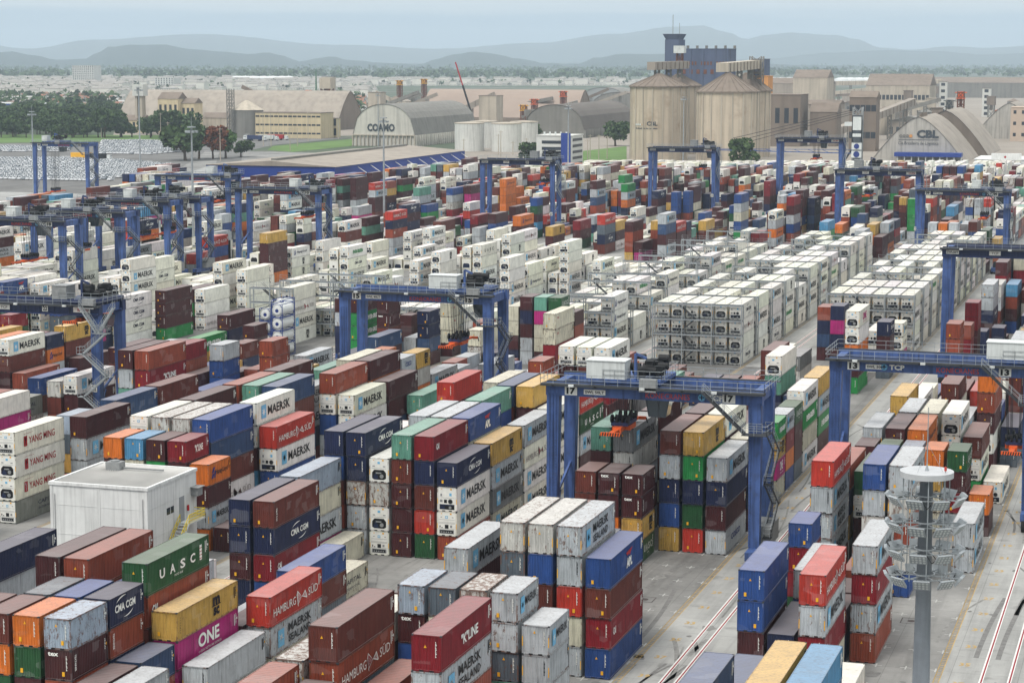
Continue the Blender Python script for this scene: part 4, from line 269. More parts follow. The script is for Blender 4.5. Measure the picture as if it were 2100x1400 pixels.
-3 3 j0:W+,Wm,W j1:Wm*,Wm,Wm j2:Ws+,W,W j3:Wm,Wh,W j4:Wc+,Wm,W j5:W,Wm j6:Wc,Wk j7:W,Wh j8:We+,Wk,W j9:Wh,Wm j10:W,Wk j11:Wm,We,Wc k0/:M,A,M k1/:M,W,L k6/:M*,E+,O,K,M k7:F*,N,M,V,N k9/:W,M,M,W,M k10/:M,W,L,B k11:U*,B+,V,U,Mt k15:V*,B,Mt,F,M k17/:A,D k18:N,M,La,D k20:V,We k22/:K+,A,L k23/:A+,B,M k24:V*,F+,S,Yk k26/:N k30/:T+,P+,V+,V+,M+ k60:Ws,A,F k62:S,Kc,Wm k66_:Wm*,A+,Oh+,Am+,M+ k82:W+,V,F,K,Wm k84:W,Nc,B,V k86:Oh,A,G,B k88:Wk,Rs,B,B k90:B,B,M,W k92:W+,Am,L,W k94:Mt+,M,D,N k96/:B,W,B,V k98/:B,T,B,W k99/:B,N,B,D k100:Nc+,A,B,Mt,M k102:Kc+,B,S,H,B k104:Wh,O,Wm k106:Dk,Mt,M k108:M+,Am,B,Mt,M k110:Y+,B,T,Wc,B k112:Wm,Wc k114:Ws,W,W,Wk k116:Ws,W,W,Wm k118:Wc,Wm,Wh k120:W,Nc,Wm k122:M,Wk,Wk k124:Rs,Wk,Wm k126:W,Wk,We k128:Wm,W,Wm k130/:Wh,W,Wk k131/:Wc,Wm,W k132/:W,Ws,Wm k133/:M,Wm,Ws k134:W,Wm k136/:Wk,Wm k137/:We,Wm k138:Wm,S k140:Wc k142:Wm
-3 4 j0:Wm,We,Wm j1:W,W j2:Wh+,Ws,Wk j3:Wm+,W,Wm j4:Wk+,W,W j5:Wm+,W,Wm j6:Wm+,W,W j7:Wh+,Wm,Wm j8:Ws+,Wm,W j9:W,W j10:Ws,Wk j11:Wm,Wk k0:A,W k6/:C*,V+,L,K,M k7:F*,F,F,Nc,B k9/:M,A,N k10/:W,K,N,W k11:T*,B,M,Ee,B k13:As+,Am+,N+,D+ k15/:M,A,N,U k16/:D,A,B k17/:Y,O,U,B k18/:O+,T,N,N,U k19/:A,L,D k20:L,F k22:Gu,T k24:W,O k26:B k30/:M+,N+,M+,A+,A+ k60:Mt,Wm k62/:D,M,L k64:B,N k66:V,Wm k68:B+,M,Oh,F k73:D+,M+,A+,L+,K+ k79:Nc+,N+,U+,N+ k81/:B+,V,L,W,M k82:B+,M,B,B,Am k84:B,Hm,Mt,Wm k86/:S,W,M,L k87/:A,N,M,R k88/:M,L,B k89/:D,D,M,W k90/:B,H,B,T k91/:T,B,Y k92:Kc+,Yk,M,Ws k94/:K,M,D k95/:K,L,Y,B k96:G+,Nc,B,Am k98/:K,B,D,W k100:W+,V+,We,B,Mt k102:W+,Wk,M,Gu,M k104:Y,Wm,F k106:Mt,Yk,W k108:Mt,W,B,Nc k110:Nc,Mt,B,Ws k112:Wm,Wk k114:Wh,W,W k116/:W,Wm,Ws k117/:Wm,We,Wk k118:Wk,W,W k120:W,Wc k122/:W,W,Ws k123/:W,W,Wc k124:Wh,W,Wm k126:M,Wm k128/:W,W,We k129/:Wm,Wm,W k130/:W,Wm,W k131/:Wm,N,W k132:We,Ws k134:Wm,W k136:W,Wh k138/:W,W k139/:Wm,Wk k140:Wm k142:Wk
-3 5 j0:We,W,Wm j1:W,We j2:Wc*,W,Wm j3:Wm,Ws j4:W+,Wm,Wm j5:W,Wm j6:Wk,W j7:Wm+,Wh,W j8:W,Wc j9:W+,Ws,Wh j10:Wm+,Wm,W j11:W+,Ws,Wm k6/:O*,M+,Y,V,M k7:Wm*,K,L,V,K k9:M*,D,C,Ee,B k11:K*,B,Mt,Am,D k13:M*,N,M,A,Kc k15/:A,L,W,K k16/:F,M,K,M k17/:V,V,K,C k18:U,N,E k20:N,Y,Wm k22/:A,K k23/:M,N k24:C k26/:U+,N,L k27/:K+,N,D,M k30~:Vd+,Vd+,M+,N+ k60:Nc,S k62/:B,K k64:A,M k66:A,R k68:U,A k70/:W,L,N k71:M,W k73/:H+,K+,W+ k74:S,Mt k76:M+,Dk+,F,B+ k78:Mt+,B+,Mt+,La+,Yk+ k80:M,N,H,Wm k82:W+,Wm,Am,Wc,N k84/:Y,A,W,S k85/:A,B,M,K k86/:B,W,K,B k87/:O,B,C,M k88:T,M,A k90:Ws,Ee,Wm k92:Wm+,B,H,B k94:B,Kc,Wm k96/:C+,N,Y,Y,W k97/:B,D,T,W k98:L+,We,Mt,D,Wm k100:Mt+,B,Wk,Rs,D k102:M,M,Mt,N k104:B,N k106:Mt,Mt,A k108/:H,R,M,W,N k109/:O,A,L,B,D k110/:B,W,F,G k111/:R,N,W,T k112:Wm,We,W k114:W,Wc,Wc,Ws k116:Wm,Wc,Wk,W k118:Wh,W k120/:Wm,W,Wm k121/:We,We k122/:Ws,W k123/:We,Wk k124/:Ws,Wm k125/:W,W,Wm k126/:W,Wh,Wm k127/:Wk,W k128:Wm,Ws,Kc k130/:Wm,Ws,Wm k131/:Ws,Wm,Wc k132:M,Wc k134:Wm,Wh k136:Ws,Wm k138/:W,Wm k139/:Y,M k140:Wm k142:Wk
-2 0 j0:Wc*,Ws*,W*,Wc* j1:W*,Wm*,W*,Wk* j2:Wm*,W*,Wm*,Wc* j3:Wk*,Wm*,We*,W* j4:Wk*,Wm*,Wk* j5:W*,Wm*,Wm*,W* j6:Wm*,Wm*,Ws*,Wm+ j7:Ws*,We+,Wm+,Wm+ j8:Wk*,W+,Wm j9:Wk*,W+,W+,We j10:W*,Wc+,Wc+,Wm j11:Wk+,W+,Ws+,Wc+ k-8:Ee,Dk k-6/:A*,O,S k-5/:V k-4:A*,F+ k-2:Rs*,As*,V+ k6:Nc*,Wm*,Wm*,K* k8:Yk*,Am*,Hm*,Vm* k10:Am*,Ws*,Wm*,Wm* k12:Wm*,Wm*,Wm*,Wm* k14:Rs*,Gu*,Am+,M+ k16:La k18/:F k19/:D k20/:K*,H+,E k21/:W*,K+,N k22:T*,N+ k24:Oh+ k61:M+,M+,F+ k63:Am+,Mt+,Oh+,Y+ k65/:B k66:Mt+ k68/:Y k69/:A+ k78/:W+,N+,N+,M+ k80:V+,R+,B+,Kc+,Wk k82/:M+,M+,U+,M+,D k83/:K+,W+,B+,B+,K k84:V+,G+,B k86:Mt+,D+,Mt,M k88:W+,M+,N+,O,K k90:Kc+,Oh+,Mt+,C,Yk k92:B+,Mt+,N+,B,A k94/:B+,P+,D,O k95/:M+,N+,Y,M,A k96/:N,M+,W+,W+ k97/:U+,M+,M,W k98/:M+,W,K k99/:A,C,K k100:Wm+,Y+,Wm k102/:M+,K+,M k103/:G+,B,M k104:W+,K+,M+,M k106:C+,Y+,Oh+,Mt+,Y k108/:N,A+,W k109/:M+,F,E k110:B+,Nc+,B+ k112:We+,W+,Wh+ k114/:W,Wm,Wm k115/:F+,Wm,Wm,W k116/:W,Am,Wh k117/:Wm+,L,Wh,Wm k118:Wk+,Wm,We k120:Wh+,Wh,Wm k122/:Rs+,W,Wm,Wk k123/:Wm,Wc k124:Wh+,W,Wk k126/:Wm+,Wc,Wm,Ws k127/:Wm,Wh,Wk k128:Wk+,Wm+,Wm k130:Wc+,Wk,Wm k132/:Wh,Wm,Wh k133/:W,Ws,W k134:W,W k136:Wm,Wm k138/:Wc,Wh k139/:W,Wm k140:W+,Wc
-2 1 j0:Wc*,Ws*,We*,Wm* j1_:Wm+,Wm,Wm,Wm j2:W,Wm,W j3:Wh+,Wm,Wh,Wh j4:Wm+,W,We,Wh j5:Wm+,We,Wc,W j6:Wm+,Wk,W,W j7:Wh+,W,W,W j8:Wm,W,Wh j9:Ws*,Wm,Ws,W j10:Wm+,W,Wk,W j11:W,Wc,Wh j12:A+,N,C,M k-8:V,M k-6/:M*,N,V k-5/:U*,K+,N k-4_:Yk*,Po*,P+,B k-2:M+,B k0_:L*,B*,S+ k6:Dc*,N*,B*,R*,G* k8:La*,V+,A,Mt,Rs k10:R,Mt,C k12:Y*,M+,Mt,T,Kc k14:M,M k16:M k18:Wm*,N*,Dk*,M*,Kc k20:M*,Ws+,Ws k22/:K+,Y,K k23/:M,T k24:B k26/:B+ k58:M,Mt,S k60/:B,W,M,B k62:Y+,Oh,M,A k64:O,Wh,Kc k66:B,Mt,M k76/:E+,E+,E+,E+,A+ k77/:U+,B+,S+ k78:Wk+,A+,Yk,F+ k80/:A,B,N,L k81/:B+,W,W,D,Y k82:Wm,Mt,L,V k84:D,V,La,A k86:S,Kc,Oh,Am k88:V+,R,Wh,Wm,M k90/:W,U,K,K,K k91/:W,A,W,W,N k92:B+,Wk,A,F,U k94:B,Nc,Oh,W k96:Oh,Wk,Kc,U k98:V,Wm,We,W k100:N,E,M k102:B,B k104:Kc+,Wk,B,Am k106/:B+,D,U,L,K k107/:Y,M,W,A,A k108:B,V,Mt k110/:B,V,W k111/:M,M k112:Wc,Nc,Wh k114:Wm,Wh,Wm k116/:Wh+,Wk,Wm,W k117/:Wm,Wk,W k118:W,Wc,Wm k120/:G,Wk,W k121/:Wh+,Ws,Wk,Wm k122/:Wm,Ws,Ws k123/:Wk,Wm,W k124:M,Wk,We k126:We,Wk k128:Ws,We,Wm k130:Wc,Wm,W k132/:Wm,Ws,Wc k133/:Ws,Wm,W k134/:W,Wc,Wm k135/:Ws,Wc k136/:W,Wm k137/:We,W k138:Wm,W k140:Wh,Wm
-2 2 j0:Wm*,W*,Ws*,Wc* j1:Wm*,W,Ws,Wm j2:Ws*,Wh,Wm,Wm j3:Wm*,Wm,Wm,W j4:Wk,W j5:Wm+,W,Wm,Wh j6:W+,Wm,Wm,Wm j7:We+,Wm,Wm,Wc j8:Wm+,Wk,W,Wm j9:Wm+,Wc,Wm,Wm j10:Wk,Wm j11:Wm,Wm,Wc k-8:M,B k-6/:Z*,Mt*,K+,N,G k-5/:Nc*,Kt*,N+,M,T k-4:Gu*,Kc*,B+,T,D k-2:Wc k0:K k2:Vw* k6:T*,B*,M*,M*,M* k8:A*,La,M,B,B k10:T*,L+,Nc,B,Am k12:U*,B+,C,Am,B k14:Dk,K,Y k16:F,N k18:W*,B*,Dk,K,Hm k20/:E,W,M,B k21/:N,U k22:K,Nc k24:Nc k26:B+ k58:M,Y,T k60:W+,G,Wk,M k64_:Gu,W k66:Wc,Wm,Wm k68:G,K,M k70:N k72_:N+,D+,M+ k74:Am+ k76:M+ k80:S+,O,W,Mt,K k82:A,M,Am,W k84:D,M,S,U k86:M,M,B,A k88:W,Wk,Mt,O k90/:F,M,D,M k91/:M,B,S,M,K k92:A,Wk,W,B k95/:M,A,W,W,B k96/:W,W,W k97/:B,A,O,M k98:T,Wh,Wm,Wk k100:Hm,Wm,M k102:D,K,Wm k104:La+,Wm+,L,Wm,M k106:Wm+,Wc,N,M,Rs k108:M,Wh,M k110:W,D,K k112:W,W k114:Wk,Ws,Ws k116:W,Wc,Ws k118:Wc,Wk,W k120:Wk+,Wm,Wh,Wh k122:Wm,We,We k124/:Wh,W,Wc k125/:Wc,W,W k126:B,Wh k128/:W,Wm,Wm k129/:Wm,Wm,Wh k130:W,Wm,W k132:Wk,Wm k134:Wk,M k136:W,W k138:Wm,W k140/:Wm,Wc k141/:W,Wm
-2 3 j0:W*,W*,W*,Wm* j1:Wm+,Wm,W,Wm j2:Wm+,Wh,Wk,Wm j3:Wm,Wm,Wm j4:Ws,Wk,Wh j5:Wm,Wm,W j6:W+,W,Wm,Wm j7:Wm,Wm,W j8:Wm,Wm,Ws j9:W,W j10:Wm+,Wm,Wc,Wk j11:Wm,We k-8:Ws,V k-6/:O*,G*,M+,K,N k-5/:L*,A,F,L,M k-4:La,B,Mt,Mt k-2/:A+,A,M,A k-1/:M k0:Am+ k2:U k6:W*,F*,W*,W* k8:A*,B,Mt,U,Kc k10:P,Wm,M,Ee k12/:O,W,N,T k13/:R,W,G,M k14/:R,O,K,R k15/:N,B,U,M k16:Mt,A k18:W*,Mt*,Nc+,K,M k20:B,Yk,M k22:K+,Rs,M k24:Mt k26:Nc+ k58:Yk,F k60:Wk,B k62:M,Dk,Wm k64/:V+,M,M,W k65/:U+,M,A,W,O k66:W,Y,M k68_:A,M k70:K,Wk k72:B,Wh k74:La,S k76/:B,A k77/:F k84:S,Ws,V,La k86:B,Wm,W,L k88:Kc+,Wm,N,B,B k90:Wm,F,O,Mt k92:V,U,Nc,V k94:Nc+,Dk,Wm,Oh,M k96:A,Wm,R k98:B,Wc,T,A k100:Dk,Wk,A k102/:B,W k103/:T,L,V k104:M+,B+,B,S,V k106/:W,W,B,M k107/:W,M,V,W,Y k108/:M,B,W k109/:G,W,K k110:T,Wm,W k112:Wm,La,Wh,Mt k114:Wm,Wm,Wm,Ws k116:Y,Wm,Wm k118:We,Wk,W k120:Wm,W,M k122:Wk,Wk,Wm k124:W,W k126:Wm,Wm,Wc k128:W,Kc,Wc k130:W,Wm k132/:Wc,Ee,Wm k133/:W,W k134:Wm,We k136/:Wm,Wm k137/:W,Wm k138:Ws,Wh k140:W,Wk
-2 4 j0:Wm*,Wc*,Wh*,Wm* j1:Wc,We,W j2:W,Wm,W j3:Wm,Wc j4:Wm*,W,W,Wh j5:Wk,Wc,W j6:W*,Wm+,Wm,Wm j7:W,W,Wk j8:W,Wm,Wm j9:Wk,Wh,Wm j10:Wm,W j11:We+,Wm,W,Wm k-6/:B*,O*,G+,M,B k-5/:S*,B,D,K,B k-4:K*,K+,Ee,U,M k-2:Wk+,N,C k2:Bt*,Nc*,Dc*,L+ k4:V* k6:Nc*,N*,F*,A*,A+ k8:M,B,La,Am k10:Mt,M,V,M k12:N,M,M,S k14:G,S,V,N k16/:A,B,N k17/:K*,M,Y,L,Y k18:Kc,Am,K k20/:M,B k21/:K k22:T,A,Rs k24/:V,K,S k25/:O,M k26:Oh k58:N,Ws k60:B,B k62:Wm,Wc k64:U,V k66:G+,L+,Wm,Wm,M k68/:N,B,M k69/:W,W k70:B,W k72:N+,V+,Yk,Dk k74/:M+,K,S k75/:M+,B,H k76/:D+,W,B k77/:M+,L,A k78:B k83/:Y+,B+,M+,M+ k84:M+,M,U,M k86:W,Wm,Ee,S k90:K,O,Y,A k92:B+,B,La,B,M k94:N,Wm,L,G k96:Wk,B,La k98:T,M,Am,Mt k100:S,V k102/:V,A k103/:W,C,W k104:Mt+,Kc+,Am,K,Wk k106:K,We,A,B k108/:B,B,M k109/:B,Y k110:U,S k112:Wh,S,W k114:Wm,Wh,Wm k116:Wh,W,Ws k118:Wk,Ws,W k120:W,Ws k122:W,Wk k124:Wm,Wc,W k126/:Wm,W k127/:W,W k128:Wm,Wh,Wm k130:Wm,V,Wm k132/:Wh,W k133/:W,Ws,Ws k134/:W,W k135/:W,Nc k136:W,W k138/:Wc,W k139/:W,Ws k140:Wm,We
-2 5 j0:Wm*,Ws*,W*,W* j1:Wm*,W,Wh,Wc j2:Wc*,Wk,W,Wk j3:W*,Wm,Wk,W j4:Wm,Wm,We j5:Wm,W,Wm j6:Wm*,Wm,Wh,Wk j7:Wm+,Wm,Wc,Ws j8:Wm*,Wk,W,Wh j9:W,Wh j10:Wm*,Wm+,W,Wk j11:W+,W,Wm,Wm k-6/:B+,N,Y,M,A k-5/:S,K,B,L k-4:M*,B,N,K,L k-2:S,K,M k2:N*,N*,M*,N* k4:Z*,V*,Am*,P+ k6:N*,L+,B+,K+,H+ k8:Wk+,A,U,L k10:Wm,Kc,B k12:R*,Mt+,M,M,Nc k14/:L,Y,M,N k15:V*,B,B,K k17/:B,N,A,M k18:Dk,K,D k20/:M,G,A k21/:M,O k22:K,Hm,L k24:C,Mt,W k26:Kc k58:Kc,S,W k60_:C+,E+,C,Dk,B k62/:W,D k64_:O+,Gu+,F,S k66:W+,K+,A,O,Wm k70/:M,M k71/:A,V k72/:M+,B+,W,K,W k73/:A,B,B,A k74/:N+,G,W,V,M k75/:U,N,K,N k76:F,Wh,K k78:A,Am k80:W k82/:D k83/:K k84/:M+,M+,N+,N k85/:F,L,W k86:B+,Mt,Kc,A k88:Kc+,Mt,Am,Nc,M k90:Wc+,Mt,Wm,K,T k92:Am,A,Wh,B k94:A+,K,A,N,Ws k96/:A,A,A,N k97/:V,H,B,W k98:Wm,M,Mt,Mt k100:A,U,Wk k102:D,K,Ws k104:La+,B,Nc,S,Y k106:W,Mt,A,Wm,Y k108:M,Wk,M k110:Y,Am,Mt k112:Wk,Wm k114:Wm,Wm k116:Ws,W,W k118:Wm,Mt,W k120:Wm,Wm,Wm k122:Ws,Wm,W k124:Wh,Wc k126/:Wm,Ws,Ws k127/:W,Wh,Wk k128:Wm+,Ws,Wk k130:We,Wm,O k132:W,Wm k134:Wk,Wk k136/:Wm,B k137/:Wm,Wc k138/:Wh,Wk k139/:Am,W k140:Wm,Wk
-1 0 j0:W*,Wm*,W*,Wm* j1:W*,Wc+,Ws+,W+ j2:We*,W+,Ws+,W+ j3:Wc*,Wm+,Wm+,W+ j4:Wm+,Wh+,W+ j5:Wk*,W+,Wk+,Wm+ j6:Ws*,W+,Wm+,W+ j7:W+,Wm+,Wm+,Wm+ j8:W+,Wm+,Wc+ j9:Wc*,Wk+,Ws+,Wk+ j10:Ws+,We+,Wh+,W+ k-6:O,Kc k-4/:B,W k-3/:Am*,A*,A+,A k0:La*,B*,Dc*,L* k8:Am*,N*,M*,Ac* k10:V*,M*,N*,Mt* k13/:Ee*,Yk*,Po*,V* k14/:Am*,D+,O+,L+ k15/:Gu+,M+,M+,S+ k16:Wm*,Ee*,V*,Wm* k18:Y*,Am+,Ee+,M+ k20:B*,Ee+ k30/:Nc*,M+,B+,S+ k33/:Wm*,Ws*,P+ k60:M+ k67:Y+,H+ k69/:W+,L+,W+,Y+ k70/:N+,M,W+,K+,F k71/:W+,V+,W+,W+,W+ k72/:V+,W+,M,F+ k73/:S+,F,A+,N+ k74:D+,M+,B+,Wm+ k76:Wh+,A+,Nc+ k78:Wm+,M+,Kc+ k80:Wm+,Kc+,B+ k82:T,W,Gu k84:W,A,M k86/:H,K,R,W k87/:N,W,B k88:M,W,L,F k90:O,Mt,B k92/:A,S,B,M,K k93/:W,N,A,B,W k94:La,Mt,Wm,Mt k96:U,Am,K k98:W,W,N k102:D,Mt,Wc k104:Ws,B,Wc,S,Dk k106:Am,Wk,Mt,B,Y k108:A,M,M,W
-1 1 j0:W*,Wm*,Wc,Wm j1:Wm+,Wm,W,Wk j2:W,Wm,Wm j3:Wm,Ws,Wh j4:W*,Wm,Wh,Wm j5:Wh+,Wk,W,Wc j6:Wk+,Wm,Wk,W j7:Wm,Wk j8:Wm,We,Ws j9:Wm+,W,W,Wm j10:W,W,W k-6:Dk*,As*,K+,K,Mt k-4/:O,O k-3/:Am*,A*,S*,T+,M k0:As*,A*,R*,V*,A* k2/:M,S,C k8:Yk*,E*,N*,G*,R* k10:Wm*,M+,B,F,B k12:Nc,M k14:Kc,B k16:Y,La k18:U+,Am,Yk k20:N,R,F k22:Mt+,A k27:Wo*,W*,O*,M*,E* k31_:W*,W+,W+ k33/:Y,M,M k58:Am,La,B k60:La,W,Wk k62/:T,W,W k63/:V,W,M k66:G+,M+,M+ k68:A,Am k70:Am,Am k72:U,M k74/:M+,W,D,L k75/:W,O,U k76:B,S,V k78/:P,W,M k79/:N,W,W k80/:T,A k81/:M,O,N k84:Wm+,W,Mt k86:F+,U,A k88:V,M,N k90:T+,Hm,Mt,Y k92:V,M,K,Wm,Mt k94:D,F,Kc,Y,Ws k96:Wh,T,M k98/:Y,B,U k99/:K,N,W k100:M,La,A,S k102/:M,K,Y k103/:S,M,C,W k104:T,Mt,F,A,M k106:V,Wc,A,Wm k108:Wm,V,Nc,Oh k110:N,Am,W,Nc,Wh k112:Wk,W,We k114:W,Wh k116:Wc,We
-1 2 j0:W*,Ws*,W,W j1:Ws+,Ws,W,W j2:Wm,Wm,Wm j3:Ws,W j4:Wc+,Wm,Wk j5:Wk*,W,Wm,Wm j6:Wm+,Ws,Wm,W j7:Wk+,Ws,W,W j8:We+,Wc,Wm,Wm j9:Wk,W j10:Wm+,Wh+,Ws,W k-6:B,M k-4/:K,M,B,T k-3/:F*,M,B,D,N k-2:G,S k0:F*,L*,B*,A,C k2:S+,Mt,Oh k8:B*,A*,N*,L*,Y* k10:M*,M,Y,U,B k12:M,Mt,G k14:M+,S,V k16:Nc,M k18:W*,T*,N+,B,T k20:O,Mt k22:Kc,M k24:Wm k32/:R,B k33/:K,C k58:N,Wm k60:We,Wc,Kc k62/:B,M,G k63/:W,W,V k64/:U,W k65:B+,L+,F,A k67/:M,N,M k68:M,B k70:T,Am k72:Am,K k74:Ws k76:W k78:Wh+,Wm+,Wc k80/:O,L k81/:A,O,W k82:We+,W,Mt k84/:W+,B,M,M k85/:W+,S,M,A k86:M+,Wk,Kc,T k88:Am+,B,T,M k90:W,U,W k92:M+,T+,B,Am,D k96:La,W,M k98:Ws,Wm k100:Dk,B,S k102:B,Wm,S k104:S,A,V,Mt,Wc k106:V,B,Kc,D k108:W,Wk,A,B k110:Mt,W,D,Gu k112:W,W,Wm k114:Dk,Ws,Wm,Nc k116:W,Wm,Wm k118/:Ws,W k119/:Wm,Ws,W,W k120/:Wc,Wh,Wm,W k121/:W,We,W k122:Wk,Wk,Wk,Wk k124:U,Wm
-1 3 j0:W*,Wk+,Wm+,W j1:W+,W,Wm,Wm j2:Ws,W j3:Wc*,Wc,We,W j4:W*,Wk+,Wm,Ws j5:Wm+,Wm,Wm,Wm j6:Wm+,Ws,W,We j7:W+,W,Wm,Wm j8:W+,Wm,Wh,W j9:W+,Wm,Wm,Ws j10:Wm+,Wk,Wm,W k-6:K*,Yk,Nc k-4/:T,M,B k-3/:S*,V+,N,B,S k-2:A,D,B k0:F*,S*,B,B,N k2:B,V,La,M k4/:L,M,K k5/:D,M k6/:O k7/:Mt*,Mt*,Yk*,Gu+ k10:Nc,Kc,Mt k12:K,Mt,Wm k14/:K,L,M k15/:D,B k16:K*,B+,Kc,N k18:M+,Wm,V k20:Am,O,Mt k22/:K,L k23/:M,N k24:B k26:Nc k30/:N+,P+,N+,Mt+,B+ k32/:W,M,M,M k33/:V,B,K k58:N,Nc,M k60/:V,B,B,W k61/:A+,M,C,N,M k62:Wk,M,Nc k64:K,Mt k66/:A+,Y,R,F k67/:A,F,M,V k68:Mt,Wm,Yk k70/:M,A,U k71/:M,V,B k72/:N,S k73/:W,B k74:C k76:F k78:Ee k84:F+,Wm+,Nc,S k88:N+,Kc,Nc,Nc k90:B+,F,K,K k92:F+,Am,B,B,B k94:Am+,B,Wh,T,M k96:Mt,N,Wm k98:M,E,W k100:W,W,V,O k102/:M,K,V k103/:L,S,B,T k104/:W,O,W,N,W k105/:W,W,W,M,L k106:N,Mt,Wm,Gu,T k108:Wh,W,W,M,O k110:Ws,B,Nc,K,L k112:W,W,Wc k114:W,W,We,Wh k116:W,Wc,W,Wm k118/:W,W,W k119/:K,Wm,W,W k120:W,W,We,Wm k122/:Wk,Wm,Wm k123/:Wm,W,W,W k124:W,We,Wm k126:W,Wk k128/:W,Wm,Wh k129/:Wc,Ws,Wk k130:Wm,W,Kc
-1 4 j0:Wm*,Wm,W,Wc j1:W+,Wk,Wm,Wc j2:Wm,Wk,Ws j3:Ws*,Ws,Wh,W j4:Ws,W,We j5:Wh+,W,Wk,Wm j6:W,W j7:W+,Wk,Wm,W j8:We,Wm,Wc j9:W,W,W j10:Wh+,Wc,Wm,Wm k-7/:M+,Y,O,M k-6:B*,Ks*,S+,B,Y k-4/:B,M k-3/:Z*,Mt*,L+,M,M k-2:V,N,S k0:La,M k2:N,B,R,E k4:B,Am,K k6/:G k7/:Mt*,Mt+,O+,N k8:Hm*,F*,A+,B+,Am+ k10:M*,U+,B+,V+,B+ k12:Am,Nc k14/:A,M,D k15/:V k16:M*,N,B,Dk k18/:Y,E k19/:M,A,B k20:U,Mt k22:B+,B+,U,Dk k24/:W+,M,B,M k25/:W k58/:M,S,A k59/:S,C,A,W k60/:A,W,N,N k61/:O+,L,F,A,T k62:V,N,C,W k64:Oh+,M,B,O k66:B,Wm,B k68:Nc,Wk,B k70:Dk,Nc k72:T,F k74:Mt,M k76/:W,B k77/:A+,A+,V+,Y,L k78:Kc k82~:Rs+,Am+,A+,Am+ k84:N+,M,C,Am k86:Y+,B,L,Am k88:W+,E,S,Am k90:We,Mt,S k92:B+,B,T,B k94:Ws+,La,K,M,W k96/:N,W,M k97/:W,W k98:M,Wc k100:Gu,B,S,Kc k102:V,B,Nc,U k104:W+,Wm,K,Am,B k106:Ws,Mt,A,O,Rs k108:G,M,B,B k110:M,U,M,Nc k112/:W,Wc,M k113/:Wk,Wh,Wh k114:W,Wm,Ws k116:We,B,Ws k118/:Ws,Wm,Wh k119/:Wk,Wm,Wm k120:Wm,W,W k122:W,W,Wh k124:M,Wm,Wm k126:M,Wm,Wk k128:W,Wk k130/:Wk,Ws,We k131/:Wm,Ws,Wm k132/:Wm,W k133/:W,W,Wm k134:Wh,Wm k136:Wm,We k138:W,Wm
-1 5 j0:Wm*,Wm,W,Wm j1:W+,Wm,Wk,Ws j2:Ws+,Wk,W,Wm j3:Ws,W,Ws j4:Wm*,Wm,Ws,Wc j5:We,Wm j6:W*,Wh,Wm,Wm j7:Ws+,W,W,Wm j8:Wm,Wh,Wk j9:We,W,Wm j10:Wm+,Wm,Wm k-8:K*,U,N,Hm k-6:F*,Kc,T,A k-4/:Y,R,L,M k-3/:W*,B+,B,N k-2/:M,M,B,W k-1/:M,Y,B k0:Am*,M+,N,P k2:V,B,W k4/:G,R,A k5/:M,P,Y k6/:N,P k7/:B*,B+,A,N k8:T*,M+,Kc,M,D k10:A,Nc,B k12:S,V,D k14:Dk,Mt k16:N*,A,O,M k18:K,Wh,Nc k20/:P,B,L k21/:M+,R,A k22/:F,D k23/:W,T k24:Kc,M k26/:B,Y,A k28_:H*,F+ k33/:K+,N+,U+,M+ k58/:M,S,V k59/:W,W,M k60/:N,M,M k61/:A+,V+,S,A,Y k62:Nc,B,U k64/:B,T,W,U k65/:A,M,W k66:Mt+,Wm,Gu,V k68:C+,M+,Mt,V,B k70:N+,W+,C,M,D k72:B,B k74:Dk,Wm k76/:G,M k77/:F+,L+,A+,F,B k78:Kc,Oh,K k80:Wm,Mt,Am k82:Am,Mt k84/:M,M,M,W k85/:D,K,W k86:N,D,M k88:Mt,Am,Gu k90:K,B,Wm k92:Y+,Ee+,O,B,B k94:B+,Wm,A,M,Mt k96:V,Wh,B k98/:N,R k99/:S,Y,M k102/:T,M,O,F k103/:W,W,A k104/:D+,K,M,W,B k105/:M,K,M,M,M k106:M+,M,C,W,A k108:Am+,P,Rs,Yk,V k110/:A,N,Y,W,W k111/:L,V,Y,L,M k112:B,W,W,Wc k114:Wk,W k116:W,Ws,Wc k118:W,Wk,Wk k120:Wk,Ws,W k122/:Wm,Wk,Wc k123/:Wm,Wm,W k124:We,Wh,Wk k126:V,We k128:W,Wk,N k130:W,We k132/:Mt,Wm k133/:Wh,Wc k134:Wm,Wm k136/:We,We k137/:We,Wk k138:W,Wm k140:W,Wm
0 0 k-4/:A,O,M k-3/:K,Y k8:Am*,Am* k11/:O*,M+ k14:Wm* k18:N*,S* k20:B*,B+,F+,K k22/:N,L,K,K k23/:C,B,B k24:Nc+,A,Am,N k26:B,Mt k28:Rs,M,Dk,Mt,T k30/:M,A,K,A,M k31/:L,V,N,K,N k32/:B,B,K,M k33/:A,M,K,O
0 1 k-6_:C*,L,Kc,M,F k-4/:W,M,M k-3/:W*,O,M k11/:Gu*,M*,D*,A+ k14:B*,Wm*,Ee+ k17:O*,K*,M*,W*,M+ k19/:L+,G,B k20:W*,Oh+,H k22:Wm*,R,A,K k24:M,Kc k26:Am+,N+,Am,F k28/:F,O,K,V k29/:Y,K,L,O k30/:M,N,W,M k31/:S,L,M,Y k32:Am,V,Mt,Wk k34:S,V,E,Mt k36/:Y,O k38:K,R,Mt,Hm k40:A,M,La,M,N
